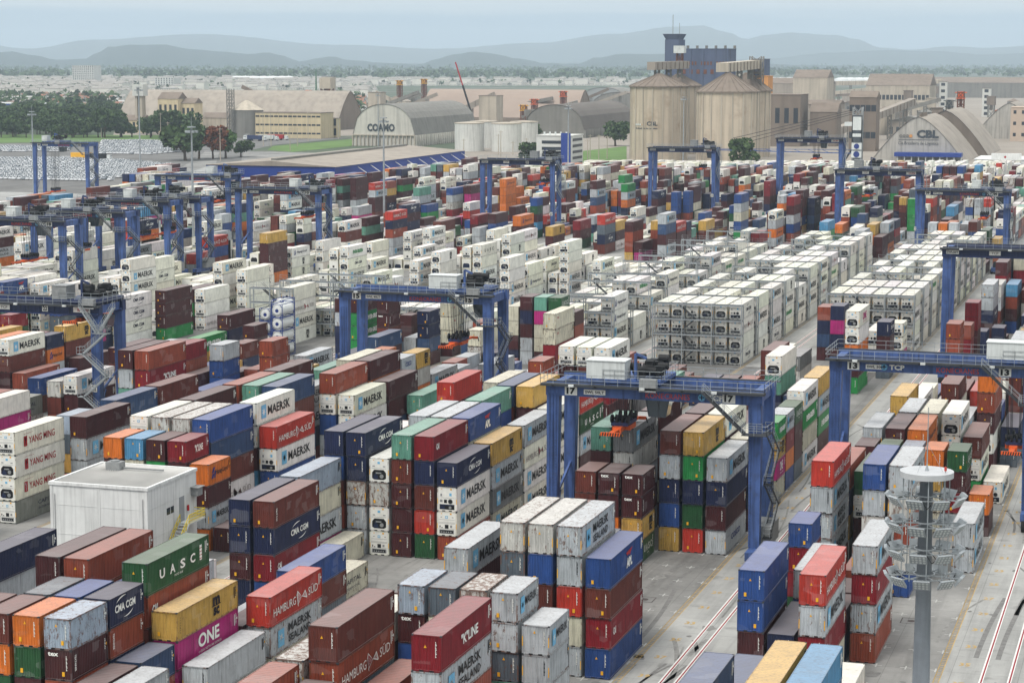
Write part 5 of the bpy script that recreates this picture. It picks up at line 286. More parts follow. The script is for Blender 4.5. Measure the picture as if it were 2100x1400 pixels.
0 2 k-6_:Y*,A,M,Mt,D k-4:A,Rs,W k-2:A k2:Am*,Dc*,Am*,K* k6:Am*,F*,K*,F*,L* k11/:O*,Y*,V*,V* k12:B,Wk k14:Wm*,Wm*,B,K k16:Am+,Am,B k18:Nc k20:R+,A,F k22:La,B,W k24/:K,M,W k25/:M,R,Y k26:B,M k28:W,W k30:Oh+,Kc k34:G,Am k36/:N+,B,M k37/:P,E k38/:M,B k39/:U,K,A k40:R,M,M,V k42:Nc,Am,Mt,K,Mt k44/:B,Y,A,O,F k45/:M,A,V,O,T k46:A,K,M,C,Rs k48:C,B,Wm,Mt,A
0 3 k-6:Mt,Mt,A k-4:A,Nc k-2:Mt k0:Rs*,Am*,Dc*,V+ k2/:M+,N+ k3/:M+,N k4:K+,M k6:L*,A*,F+,F,Am k8:W,G k10/:B,U,O,B k11/:Z+,R,N,B k12:Oh*,Oh,Mt,Am k14:V*,M+,M,K k16:Kc,G k18:B*,W+,B,N k20:B+,N,Am k22/:B,K k23/:L,B k24:B+,B k26:Nc+,W k28:K k30:R k42:B+,Ws+,B k44/:Y,B,D k45/:A,B,K,W,V k46/:B,N,O,S,W k48:N,Ws,A,B k50:L,M,C k52:A,B,Am k54:Mt,N,N
0 4 k-6:U*,Oh,Mt,N k-4_:U*,M,Mt k-2:N k0:N*,B k2:A*,L,Mt k4:L k8~:G+,W*,M+,M k10/:M,M,W k11/:G+,P,N,F k12:M*,N,M,N k14:A*,L,L,V k16/:M,M k17/:M k18:Mt k20:Wm,B k22/:K+,L,D k23/:N,H k24:F k26/:K k36/:N+,N+ k37/:M+ k41_:C+,K+,M+,L+ k44:V+,Dk+,M,Nc,Kc k46:L,B,V,B k48:Gu,Wh,Nc,Oh,Y k50:Am,Am,T,M,Yk k52/:W,A,Y k53/:K,M,M k54/:N k55/:B k56:Dk,T,Kc,Mt k58:T,B,T k60:U,B k62/:Y,K,A k63/:A,F
0 5 k-6:B,B,La k-4:Wh,N k-2:We k0:L*,L*,Mt*,M k4/:L*,D*,D+,G+ k5/:T,A k6:Rs*,Am*,As*,Am*,B+ k8:K*,N+,Y+,F+ k10/:M,W,N k11/:M+,F,M,F k12:A*,B,C,V k14:A,La,C k16:Y*,N,La,Yk k18/:G k19~:Wm*,M,R k21/:W+,W,M k22:La+,Gu k24:E k26/:B k27/:K*,K+,B+,D+,V k28/:N k30/:K+,D+,D+,K+ k32/:D+,D+,M+,M+,Y+ k35/:N+,N+ k37_:A*,A+,Nc+,M+,Mt+ k39/:W k40~:F+,A+,B+,Am+ k42:Mt+,Dk+,Wm,L,N k44:S+,L+,B,A,B k48:Y,A,S,M k50:M,B,T k52:B,Am k54:Mt,N k56:R,M,La k58:M,K,V,B k60:W,M,A k62/:M,D k63/:M,G,M k64:Wm,Mt,S k66:B,A,Wc k68/:W,W,W,K k69/:W,K,W,M k70:Mt,M,Wh,W,K
1 5 k-4:W,Kc"""
# ------------------------------------------------------------------ container meshes
CW = 2.438
def wave(L, p=.278, d=.036, a=.0):
    """corrugation profile along a length: (position, offset) pairs"""
    n = max(2, round(L/p)); p = L/n; out = []
    for i in range(n):
        s = i*p; out += [(s, 0), (s+p*.28, 0), (s+p*.5, d), (s+p*.78, d)]
    out.append((L, 0)); return out
def dry_body(L, H, full=True):
    b = MB(); z0, z1 = .14, H-.1; i = .05
    for side in (0, 1):
        pr = wave(L-.3); vs = []
        for s, o in pr:
            x = (i+o) if side == 0 else CW-i-o
            vs += [(x, .15+s, z0), (x, .15+s, z1)]
        b.add(vs, [((2*k, 2*k+1, 2*k+3, 2*k+2) if side == 0 else (2*k, 2*k+2, 2*k+3, 2*k+1)) for k in range(len(pr)-1)])
    for end in (0, 1):
        pr = wave(CW-.26, .235, .045); vs = []
        for s, o in pr:
            y = (.03+o) if end == 0 else L-.03-o
            vs += [(.13+s, y, z0), (.13+s, y, z1)]
        b.add(vs, [((2*k, 2*k+2, 2*k+3, 2*k+1) if end == 0 else (2*k, 2*k+1, 2*k+3, 2*k+2)) for k in range(len(pr)-1)])
    pr = wave(L-.24, .42, .022); vs = []
    for s, o in pr: vs += [(.06, .12+s, H-.012-o), (CW-.06, .12+s, H-.012-o)]
    b.add(vs, [(2*k, 2*k+1, 2*k+3, 2*k+2) for k in range(len(pr)-1)])
    b.box(.05, .05, .05, CW-.05, L-.05, .15)
    return b
def frame_mb(L, H, reefer=False):
    b = MB(); t = .13
    for x in (0, CW-t):
        for y in (0, L-.1): b.box(x, y, .118, x+t, y+.1, H-.118)
        b.box(x+(0 if x == 0 else t-.05), .1, .0+.03, x+(.05 if x == 0 else t), L-.1, .17); b.box(x+(0 if x == 0 else t-.06), .1, H-.1, x+(.06 if x == 0 else t), L-.1, H-.003)
        for y in (-.005, L-.16):
            for z in (0, H-.118): b.box(x-.004 if x == 0 else x-.03, y, z, x+t+.03 if x == 0 else x+t+.004, y+.165, z+.118, 1)
    for y in (0, L-.08):
        b.box(t, y, .03, CW-t, y+.08, .16); b.box(t, y, H-.11, CW-t, y+.08, H-.004)
    for x in (.62, 1.45): b.box(x, -.012, .035, x+.36, -.001, .145, 2)
    return b
def reefer_body(L, H):
    b = MB(); b.box(.03, .06, .1, CW-.03, L-.04, H-.012)
    n = max(4, round(L/1.02))
    for k in range(1, n):
        y = L*k/n; b.box(CW-.031, y-.02, .2, CW-.016, y+.02, H-.12); b.box(.016, y-.02, .2, .031, y+.02, H-.12)
        b.box(.1, y-.03, H-.012, CW-.1, y+.03, H-.004)
    return b
def unit_mb(H, v):
    """end-mounted cooling unit: slots 0 white, 1 dark, 2 dark blue, 3 grey, 4 yellow, 5 sky blue"""
    b = MB(); y = .03; b.box(.14, .01, .16, CW-.14, .06, H-.13, 0)
    if v == 0:
        b.box(.3, -.004, .3, 2.1, .01, .78, 3); b.box(.4, -.01, .36, 1.98, -.004, .7, 1)
        for k in range(5): b.cyl((.6+k*.28, -.01, .5), (.6+k*.28, -.05, .5), .09, n=8, m=3)
        b.box(.98, -.006, .92, 1.42, .01, 1.36, 1); b.box(1.62, -.004, 1.02, 1.86, .01, 1.3, 3); b.box(.32, -.004, 1.0, .44, .01, 1.24, 1); b.box(.56, -.004, .96, .7, .01, 1.06, 1)
        for z in (.88, 1.5, 1.62, 1.94): b.box(.2, -.002, z, 2.2, .01, z+.025, 3)
        b.box(1.02, -.006, 2.1, 1.34, .01, 2.4, 5); b.box(1.1, -.009, 2.18, 1.26, -.006, 2.32, 0)
        for x in (.45, 1.85): b.box(x, -.004, 2.2, x+.18, .01, 2.28, 3)
    elif v == 1:
        pts = [(.34, .5), (.34, 1.15), (.62, 1.5), (1.8, 1.5), (2.08, 1.15), (2.08, .5), (1.8, .34), (.62, .34)]
        b.prism(pts, -.006, .012, 'y', 1); b.box(.5, -.03, .4, 1.1, -.006, .82, 2); b.cyl((1.55, -.006, .75), (1.55, -.07, .75), .24, n=12, m=3); b.box(.8, -.03, 1.05, 1.5, -.006, 1.2, 3)
        b.cyl((.8, -.03, .95), (.8, -.06, .95), .12, n=10, m=2); b.box(1.02, -.006, 2.2, 1.34, .01, 2.46, 5); b.box(.3, -.003, 1.66, 2.1, .01, 1.69, 3)
        for x in (.4, 1.7): b.box(x, -.004, 1.86, x+.3, .01, 1.98, 3)
    else:
        b.box(.3, -.006, .26, 2.12, .01, .8, 1); b.box(.3, -.01, .72, 2.12, .012, .86, 2); b.box(.4, -.05, .34, .95, -.006, .62, 2); b.cyl((1.6, -.006, .5), (1.6, -.06, .5), .17, n=10, m=3)
        b.cyl((1.62, .01, 1.22), (1.62, -.03, 1.22), .3, n=14, m=3); b.cyl((1.62, -.03, 1.22), (1.62, -.034, 1.22), .24, n=14, m=1); b.box(.84, -.006, 1.02, 1.2, .01, 1.42, 1); b.box(.34, -.006, 1.1, .66, .01, 1.4, 3)
        b.box(.4, -.004, 1.8, .6, .01, 2.1, 3); b.box(1.5, -.006, 1.86, 1.78, .01, 2.2, 5); b.box(.4, -.004, 1.62, 2.05, .01, 1.64, 3)
    b.box(.02, -.008, .9, .1, .0, 1.5, 4); b.box(CW-.1, -.008, .9, CW-.02, .0, 1.5, 4)
    b.box(.5, -.008, H-.3, .62, .012, H-.2, 4); b.box(1.6, -.008, H-.34, 1.8, .012, H-.16, 4)
    return b
UNITM = [M['unit'], M['dark'], M['ublue'], M['grey'], M['ly'], M['lc']]
# ------------------------------------------------------------------ lettering
_tx = {}
def text2d(s, bold=.0, res=2):
    k = (s, bold, res)
    if k not in _tx:
        cu = bpy.data.curves.new('t', 'FONT'); cu.body = s; cu.size = 1; cu.resolution_u = res; cu.offset = bold; cu.fill_mode = 'FRONT'
        o = bpy.data.objects.new('t', cu); COL.objects.link(o); dg = bpy.context.evaluated_depsgraph_get(); me = o.evaluated_get(dg).to_mesh()
        vs = [(v.co.x, v.co.y) for v in me.vertices]; fs = [tuple(p.vertices) for p in me.polygons]
        o.evaluated_get(dg).to_mesh_clear(); bpy.data.objects.remove(o); bpy.data.curves.remove(cu)
        x0 = min(v[0] for v in vs); x1 = max(v[0] for v in vs); y0 = min(v[1] for v in vs); y1 = max(v[1] for v in vs)
        _tx[k] = ([((a-x0)/(x1-x0), (b-y0)/(y1-y0)) for a, b in vs], fs)
    return _tx[k]
class Deco:                       # flat lettering on a wall: s runs along the wall, t up it
    def __init__(s): s.p = []
    def txt(s, st, s0, t0, w, h, c, bold=.03, res=2, rot=False):
        vs, fs = text2d(st, bold, res)
        s.p.append(([(s0+a*w, t0+b*h) if not rot else (s0+b*w, t0+h-a*h) for a, b in vs], fs if not rot else fs, c)); return s
    def poly(s, pts, c): s.p.append((list(pts), [tuple(range(len(pts)))], c)); return s
    def rect(s, a, b, c_, d, c): return s.poly([(a, b), (c_, b), (c_, d), (a, d)], c)
    def ring(s, cx, cy, rx, ry, w, a0, a1, c, n=10):
        pts = []
        for i in range(n+1): t = a0+(a1-a0)*i/n; pts.append((cx+rx*math.cos(t), cy+ry*math.sin(t)))
        for i in range(n, -1, -1): t = a0+(a1-a0)*i/n; q = w*math.sin(math.pi*i/n); pts.append((cx+(rx-q)*math.cos(t), cy+(ry-q)*math.sin(t)))
        return s.poly(pts, c)
    def star(s, cx, cy, r, c, n=7):
        pts = []
        for i in range(2*n): t = math.pi/2+math.pi*i/n; q = r if i % 2 == 0 else r*.38; pts.append((cx+q*math.cos(t), cy+q*math.sin(t)))
        for i in range(n): s.poly([(cx, cy), pts[(2*i-1) % (2*n)], pts[2*i], pts[(2*i+1) % (2*n)]], c)
        return s
LC = ['lw', 'lk', 'lb', 'lr', 'lc', 'ly', 'lg', 'lm', 'ln', 'lgr', 'lo']
def flag(d, a, b, w, h, c1='lr', c2='lw'):
    d.poly([(a, b+h*.75), (a+w*.08, b+h), (a+w*.5, b+h*.5), (a+w*.1, b+h*.12), (a+w*.16, b)], c1 if False else c2)
    d.poly([(a+w*.03, b+h*.7), (a+w*.1, b+h*.9), (a+w*.5, b+h*.5), (a+w*.13, b+h*.2)], c1)
    d.poly([(a+w*.5, b+h*.5), (a+w*.82, b+h*.8), (a+w, b+h*.32), (a+w*.95, b+h*.26)], c2)
    d.poly([(a+w*.56, b+h*.52), (a+w*.8, b+h*.7), (a+w*.93, b+h*.34)], c1)
def logo(code, L, H):
    d = Deco(); c, lg = code[0], code[1:]; k = L/12.19; big = L > 7; wh = c == 'W'; ink = 'lk'
    if lg == 'm':
        x0 = 1.5 if big else .9; w = 1.5 if big else 1.0
        d.rect(x0, .62, x0+w, H-.55, 'lc'); d.star(x0+w/2, H/2, w*.4, 'lw')
        if big: d.txt('MAERSK', 3.5, .85, 7.1, 1.2, ink, .02, 1)
        elif c != 'W': d.txt('MAERSK', 2.1, 1.1, 3.3, .75, ink, .02, 1)
        else: d.txt('MAERSK', 2.1, 1.0, 3.4, .8, ink, .02, 1)
    elif lg == 's' and c == 'A':
        d.rect(1.7, .55, 3.1, 2.2, 'lc'); d.star(2.4, 1.4, .55, 'lw'); d.txt('MAERSK', 4.1, 1.5, 5.4, .85, ink, .02, 1); d.txt('SEALAND', 4.1, .5, 5.4, .75, ink, .02, 1)
    elif lg == 's':
        ik, f1, f2 = ('lw', 'lr', 'lw') if not wh else ('lgr', 'lr', 'lgr')
        d.txt('HAMBURG', .7, .85, 4.9*k+.2, .78, ik, .0, 2); flag(d, 6.0*k, .45, 2.5*k, 1.6, f1, f2); d.txt('S\u00dcD', 8.8*k, .95, 2.3*k, .95, ik, .0, 2)
    elif lg == 'c' and c in 'NWN':
        ik = 'lw' if c == 'N' else 'ln'; x0, w = (4.2, 4.6) if big else (.9, 3.6)
        d.txt('CMA CGM', x0, 1.15, w, .68, ik, .03); d.ring(x0+w*.42, 1.5, w*.4, .95, .12, R_(70), R_(150), ik); d.ring(x0+w*.55, 1.5, w*.4, 1.0, .12, R_(-110), R_(-30), ik)
    elif lg == 'c' and c in 'KD':
        d.txt('CAI', .75, 1.2, 1.05, .75, 'lw', .04, 1)
    elif lg == 'c': d.txt('COSCO', 3.2*k, 1.15, 5.2*k, .75, 'lb', .03); d.txt('COSCO', .8, 1.9, 1.5, .22, 'lb', .0, 1)
    elif lg == 'k' and c in 'YWV':
        x0 = 7.0*k; ik = 'lk'; d.txt('m', x0, 1.38, 1.45, .85, ik, .05); d.rect(x0-.25, 1.38, x0+1.6, 1.46, ik); d.txt('sc', x0+.1, .5, 1.2, .78, ik, .05); d.txt('0123456', .55, .6, .16, 1.5, ik, 0, 1, True)
    elif lg == 'o' and c in 'PW':
        ik = 'lw' if c == 'P' else 'lm'; d.txt('ONE', 4.0*k, .95, 4.2*k, 1.25, ik, .03, 4)
        d.txt('OCEAN NETWORK EXPRESS', 4.0*k, .5, 4.6*k, .22, ik, 0, 1)
    elif lg == 'a' and c == 'L':
        d.txt('APL', 5.8*k, .7, 1.8*k+.3, .95, 'lw', .06, 1); d.poly([(5.6*k, 2.25), (8.0*k, 2.45), (7.3*k, 2.05), (7.0*k, 1.75), (6.7*k, 1.98), (6.0*k, 1.9)], 'lr')
    elif lg == 'k': d.txt('"K"LINE', 4.6*k, .95, 3.9*k+.2, .85, 'lw', .03)
    elif lg == 'y':
        d.rect(2.2, .75, 3.0, 2.05, 'lr'); d.txt('Y', 2.3, .9, .6, 1.0, 'lw', .06, 1); d.txt('Y', 2.34, .95, .5, .9, 'lb', .03, 1); d.txt('YANG MING', 3.4, .95, 6.4, .9, 'lr', .01)
        d.txt('www.yangming.com', 2.2, 2.25, 2.2, .17, 'lr', 0, 1)
    elif lg == 'e':
        if big: d.txt('EVERGREEN', 2.8, 1.0, 6.6, .9, 'lw' if c == 'E' else 'lg', .05, 1)
        else: d.txt('EVERGREEN', 1.2, 1.0, 4.0, .7, 'lw', .05, 1)
    elif lg == 'u':
        ik = 'lw' if c == 'G' else 'lk'
        for i, ch in enumerate('UASC'): d.txt(ch, (2.3+i*2.0)*k, 1.0, .9*k+.1, .85, ik, .03)
        if c == 'G': d.rect(10.2*k, .9, 10.65*k, 2.3, 'lw'); [d.rect(10.2*k, 1.0+j*.32, 10.65*k, 1.1+j*.32, 'lr') for j in range(4)]
        d.txt('UNITED ARAB', 5.1*k, .6, 1.7*k, .2, ik, 0, 1)
    elif lg == 'h':
        ib = 'lb'; x0 = 1.6*k; d.poly([(x0, .75), (x0+.45, .75), (x0+.75, 1.3), (x0+.3, 1.3)], ib); d.poly([(x0+.1, 1.4), (x0+.55, 1.4), (x0+1.0, 2.05), (x0+.55, 2.05)], ib); d.poly([(x0+.7, .75), (x0+1.0, .75), (x0+1.15, 1.6), (x0+.85, 1.6)], ib)
        d.txt('Hapag-Lloyd', x0+1.6*k+.3, .95, 6.6*k, .75, 'lk' if c == 'O' else 'ln', .02)
    elif lg == 't': d.txt('TRITON' if big else 'TEXTAINER', .5, .75, .26, 1.4, 'lw', .03, 1, True)
    elif lg == 'd': d.txt('OCL', .8, H-1.0, 1.2, .42, 'lr', .05, 1)
    elif lg == 'w': d.txt('CAPITAL', 5.2, 1.5, 5.0, .55, 'ln', 0, 1); d.txt('INTERMODAL', 5.4, .85, 4.4, .3, 'ln', 0, 1)
    elif lg == 'l': d.txt('log', 4.2, 1.0, 2.4, 1.1, 'lb', .03); d.txt('in.', 6.7, 1.0, 1.3, 1.1, 'lg', .03)
    elif lg == 'a': d.rect(6.4, 1.0, 7.3, 1.9, 'lr'); d.txt('CSAV', 7.5, 1.0, 3.2, .85, 'lk', .02, 1)
    else: return None
    return d
def deco_mesh(d, L, name, wall='x', off=.015):
    b = MB()
    for vs, fs, c in d.p: b.add([(CW+off-.0, a, t) for a, t in vs], fs, LC.index(c))
    return b.mesh(name, [M[c] for c in LC])
_lc = {}
def logo_mesh(code, L, H):
    k = (code[:1] if code[1:] in ('c', 's', 'k', 'o', 'e', 'u', 'h', 'm', 'a') else '', code[1:], L > 7, H)
    if k not in _lc:
        d = logo(code, L, H); _lc[k] = deco_mesh(d, L, 'lettering') if d else None
    return _lc[k]
def marks_mesh(L, H, v, code):
    """number columns, hazard triangles and stickers on the near end and side"""
    b = MB(); ik = 1 if code in 'AFVZWYO' and v % 2 else 0; rr = random.Random(v*7+3); y = -.008
    if v % 4 != 3:
        for j in range(11): b.box(1.93, y, H-.55-j*.115, 1.93+.05+.03*(j % 3), 0.03, H-.48-j*.115, ik)
    if code in 'AF' and v % 3 != 0:
        for x in (.02, CW-.1): b.box(x, y, .75, x+.08, .0, 1.6, 5)
    elif v % 3 != 1: b.box(.55+.5*(v % 3), y, .42, .78+.5*(v % 3), .03, .78, 5)
    if v % 2 == 0: b.prism([(1.0, 1.9), (1.22, 1.9), (1.11, 2.13)], y, .03, 'y', 5)
    if v == 5: b.add([(.3+a*.95, -.01, 2.05+t*.34) for a, t in text2d('tex', .03)[0]], text2d('tex', .03)[1], 0)
    for j in range(7): b.box(CW-.03, L-.52, H-.5-j*.14, CW+.012, L-.52+.06+.05*(j % 2), H-.42-j*.14, ik)
    b.box(CW-.03, L-.32, H-1.0, CW+.012, L-.2, H-.8, 5 if v % 2 else ik)
    if L > 7: b.box(CW-.03, L-.8, H-1.5, CW+.012, L-.72, H-.45, ik)
    return b.mesh('end_marking', [M[c] for c in LC])
COLR = dict(M=(73, 32, 35), B=(104, 50, 41), K=(147, 69, 48), N=(30, 39, 73), L=(43, 76, 138), A=(186, 192, 196), F=(204, 203, 197), Y=(206, 166, 84), D=(132, 26, 37), R=(190, 58, 45), G=(39, 86, 50), E=(43, 143, 73), T=(104, 160, 140), O=(212, 113, 39), S=(91, 102, 112), U=(54, 78, 115), V=(216, 212, 190), H=(128, 130, 130), P=(179, 41, 119), C=(82, 145, 186), W=(243, 242, 234), Z=(160, 174, 190), I=(214, 216, 214))
WORD = dict(M='maroon', B='brown', K='rust orange', N='navy blue', L='bright blue', A='light grey', F='rusty grey', Y='mustard yellow', D='crimson', R='bright red', G='dark green', E='bright green', T='sea green', O='orange', S='slate grey', U='steel blue', V='cream', H='dark grey', P='magenta', C='sky blue', W='white', Z='pale bluish')
RUST = dict(F=.66, A=.42, V=.4, Z=.5, Y=.35, S=.4, T=.35, O=.3, K=.3, W=.22)
XO = {-6: -.9, -5: .3, -4: 0, -3: .9, -2: -.9, -1: -.3, 0: -.2}; YO = {-6: -1.2, -5: -2.4, -4: 2.4, -3: -3.2, -2: 1.0, -1: .4, 0: .4}
def BX(b, r): return -22.70+28.46*b+XO.get(b, -.8)-2.82*r
def BY(b, k): return 183.5+YO.get(b, -.8)+6.54*k
def JY(b, j): return (393.7 if b == -3 else 388.7)+14.9*j+(26 if b == -1 else 0)
ORD = ['first', 'second', 'third', 'fourth', 'fifth', 'sixth', 'seventh', 'eighth', 'ninth', 'tenth', 'eleventh', 'twelfth']
def onth(n):
    if n < 12: return ORD[n]
    n += 1; return '%d%s' % (n, 'th' if 10 < n % 100 < 14 else {1: 'st', 2: 'nd', 3: 'rd'}.get(n % 10, 'th'))
BLK = {0: 'under crane 13', -1: 'under crane 17', -2: 'left of crane 17', -3: 'under crane 15', -4: 'left of crane 15', -5: 'under crane 22'}
def blk(b): return BLK.get(b, '%s block past crane 22' % onth(-6-b) if b < -5 else 'at far right')
TIER = ['topmost', 'second down', 'third down', 'fourth down', 'fifth down']
_mc = {}
def cached(k, f):
    if k not in _mc: _mc[k] = f()
    return _mc[k]
def frame_mesh(L, H): return cached(('f', L, H), lambda: frame_mb(L, H).mesh('frame', [M['paint'], M['steeldk'], M['dark']]))
rng = random.Random(5)
def put_container(code, x, y, z, L, H, lab):
    c = code[0]; ref = c == 'W' or code == 'Hw'; v = rng.randrange(0, 5)
    if code in ('Mt',) and L < 7: v = 5
    j = 1+rng.uniform(-.09, .09); base = tuple(min(1, q*j) for q in lin(COLR[c]))
    if ref: base = tuple(a*(1-.05*rng.random()*k) for a, k in zip(base, (1, 1.6, 3)))
    al = RUST.get(c, .12)*rng.uniform(.5, 1.15); col = (*base, al)
    nm, cat = ('refrigerated_container', 'reefer container') if ref else ('shipping_container', 'container')
    t = thing(nm, lab, cat, (x+rng.uniform(-.04, .04), y+rng.uniform(-.08, .08), z), R_(rng.uniform(-.25, .25)), 'refrigerated containers stacked in the yard' if ref else 'dry containers stacked in the yard')
    if ref:
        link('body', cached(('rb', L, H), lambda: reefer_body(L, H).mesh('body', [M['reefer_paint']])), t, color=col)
        link('cooling_unit', cached(('u', v % 3, H), lambda: unit_mb(H, v % 3).mesh('cooling_unit', UNITM)), t)
    else:
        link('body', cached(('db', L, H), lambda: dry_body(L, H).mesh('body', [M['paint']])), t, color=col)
        link('end_marking', cached(('m', L, H, v, c in 'AFVZWYO', c in 'AF'), lambda: marks_mesh(L, H, v, c)), t)
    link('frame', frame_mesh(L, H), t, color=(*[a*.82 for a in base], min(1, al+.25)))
    lm = logo_mesh(code, L, H)
    if lm: link('lettering', lm, t)
    return t
def tank_container(x, y, z, lab, H=2.6):
    L = 6.06; t = thing('tank_container', lab, 'tank container', (x, y, z), 0, 'tank containers stacked beside the reefers')
    b = MB(); w = .11
    for yy in (0, L-w):
        for xx in (0, CW-w): b.box(xx, yy, 0, xx+w, yy+w, H)
        for zz in (0, H-w): b.box(w, yy, zz, CW-w, yy+w, zz+w)
        for (a, c, d, e_) in ((w, .55, .6, w), (CW-w, .55, CW-.6, w), (w, H-.55, .6, H-w), (CW-w, H-.55, CW-.6, H-w)): b.bar((a, yy+w/2, c), (d, yy+w/2, e_), .09)
    for xx in (0, CW-w):
        for zz in (0, H-w): b.box(xx, w, zz, xx+w, L-w, zz+w)
    b.build('tank_frame', M['tankblue'], t)
    c = MB(); c.cyl((CW/2, .35, H/2), (CW/2, L-.35, H/2), 1.12, n=24)
    c.cyl((CW/2, .12, H/2), (CW/2, .35, H/2), .75, 1.12, n=24); c.cyl((CW/2, L-.12, H/2), (CW/2, L-.35, H/2), .75, 1.12, n=24)
    c.box(CW/2-.25, 1, H/2+1.1, CW/2+.25, L-1, H/2+1.2); c.build('tank', M['tankw'], t)
    e2 = MB(); e2.cyl((CW/2, .11, H/2), (CW/2, .10, H/2), .36, n=16); e2.build('emblem', M['lb'], t)
# ------------------------------------------------------------------ the yard, from the survey below
def parse():
    out = []
    for ln in LAYOUT.strip().split('\n'):
        p = ln.split(); b, r = int(p[0]), int(p[1]); lst = []
        for s in p[2:]:
            h, cs = s.split(':'); t = h[0]; L, H = 12.192, 2.896
            if h[-1] == '/': L, H = 6.058, 2.6; h = h[:-1]
            elif h[-1] == '~': H = 2.75; h = h[:-1]
            elif h[-1] == '_': H = 2.6; h = h[:-1]
            i = int(h[1:]); y = BY(b, i)+(.4 if L > 7 else .2) if t == 'k' else JY(b, i)
            lst.append((y, t, i, L, H, cs.split(',')))
        lst.sort()
        out.append((b, r, lst))
    return out
YARD = parse()
class Far:
    def __init__(s): s.v, s.f, s.c, s.ue, s.um = [], [], [], [], []
    def box(s, x, y, z, L, H, col):
        o = len(s.v); X, Y, Z = x+CW, y+L, z+H-.01
        s.v += [(x, y, z), (X, y, z), (X, Y, z), (x, Y, z), (x, y, Z), (X, y, Z), (X, Y, Z), (x, Y, Z)]
        s.f += [(o+4, o+5, o+6, o+7), (o, o+1, o+5, o+4), (o+1, o+2, o+6, o+5), (o+2, o+3, o+7, o+6), (o+3, o, o+4, o+7)]
        s.c += [col]*20
        for a, b in ((CW, L), (CW, H), (L, H), (CW, H), (L, H)):
            s.ue += [0, 0, 1, 0, 1, 1, 0, 1]; s.um += [0, 0, a, 0, a, b, 0, b]
    def build(s, name, m_, label, cat):
        me = bpy.data.meshes.new(name); me.from_pydata(s.v, [], s.f); me.materials.append(m_)
        at = me.color_attributes.new('Col', 'FLOAT_COLOR', 'CORNER'); at.data.foreach_set('color', [q for c in s.c for q in c])
        me.uv_layers.new(name='edge').data.foreach_set('uv', s.ue); me.uv_layers.new(name='metre').data.foreach_set('uv', s.um)
        o = link(name, me); tag(o, label, cat, None, 'stuff'); return o
fard, farw = Far(), Far(); dec_d, dec_w, units = MB(), MB(), MB()
FT = {}
def far_logo(mb, code, x, y, z, L, H):
    k = (code, L > 7, H)
    if k not in FT: FT[k] = logo(code, L, H)
    if FT[k]:
        for vs, fs, c in FT[k].p: mb.add([(x+CW+.02, y+a, z+t) for a, t in vs], fs, LC.index(c))
RACK = {}
seen = set()
for b, r, lst in YARD:
    for q, (y, t, i, L, H, cs) in enumerate(lst):
        x = BX(b, r); n = len(cs)
        if t == 'j': RACK.setdefault((b, i), {})[r] = n
        for k, c in enumerate(cs):
            z = (n-1-k)*H; pick = c[-1] in '*+'; ind = c.endswith('*'); cc = c.rstrip('*+')
            if cc[0] == 'I':
                tank_container(x, y, z, 'white tank container, blue frame, %s, %s row from right, %s back, %s' % (TIER[k], ORD[r], onth(q), blk(b)), H if L < 7 else 2.6); continue
            if ind:
                ln_ = 'short ' if L < 7 else ''
                lab = '%s %scontainer, %s, %s row from right, %s back, %s' % (WORD[cc[0]] if cc != 'Hw' else 'dark grey', ln_, TIER[k], ORD[r], onth(q), blk(b))
                put_container(cc, x, y, z, L, H, lab)
            else:
                j = 1+rng.uniform(-.14, .12); co = tuple(min(1, a*j) for a in lin(COLR[cc[0]]))
                if cc[0] == 'W': co = tuple(a*(1-.07*rng.random()*w_) for a, w_ in zip(co, (1, 1.5, 3)))
                co = (*co, RUST.get(cc[0], .12)*rng.uniform(.5, 1.1))
                if cc[0] == 'W' or cc == 'Hw':
                    farw.box(x, y, z, L, H, co)
                    if pick:
                        u = rng.randrange(3); dk = 1 if rng.random() < .6 else 2
                        units.box(x+.14, y-.02, z+.2, x+CW-.14, y+.02, z+H-.2, 0, False)
                        if u == 0: units.box(x+.95, y-.03, z+.9, x+1.45, y-.02, z+1.4, 1, False); units.box(x+.3, y-.03, z+.3, x+2.1, y-.02, z+.7, 3, False)
                        elif u == 1: units.prism([(x+.34, z+.4), (x+2.08, z+.4), (x+2.08, z+1.15), (x+1.8, z+1.5), (x+.62, z+1.5), (x+.34, z+1.15)], y-.03, y-.02, 'y', dk)
                        else: units.box(x+.3, y-.03, z+.28, x+2.1, y-.02, z+.85, dk, False); units.cyl((x+1.6, y, z+1.25), (x+1.6, y-.03, z+1.25), .3, n=8, m=3)
                else: fard.box(x, y, z, L, H, co)
                if pick and len(cc) > 1 and y < 800: far_logo(dec_w if cc[0] == 'W' else dec_d, cc, x, y, z, L, H)
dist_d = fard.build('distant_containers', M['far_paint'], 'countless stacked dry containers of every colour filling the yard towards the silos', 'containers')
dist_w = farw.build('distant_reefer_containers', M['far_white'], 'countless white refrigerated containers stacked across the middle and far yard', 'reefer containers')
dec_d.build('lettering', [M[c] for c in LC], dist_d); dec_w.build('lettering', [M[c] for c in LC], dist_w); o_ = units.build('cooling_unit', UNITM, dist_w)
for o_ in list(dist_d.children)+list(dist_w.children): o_['kind'] = 'stuff'
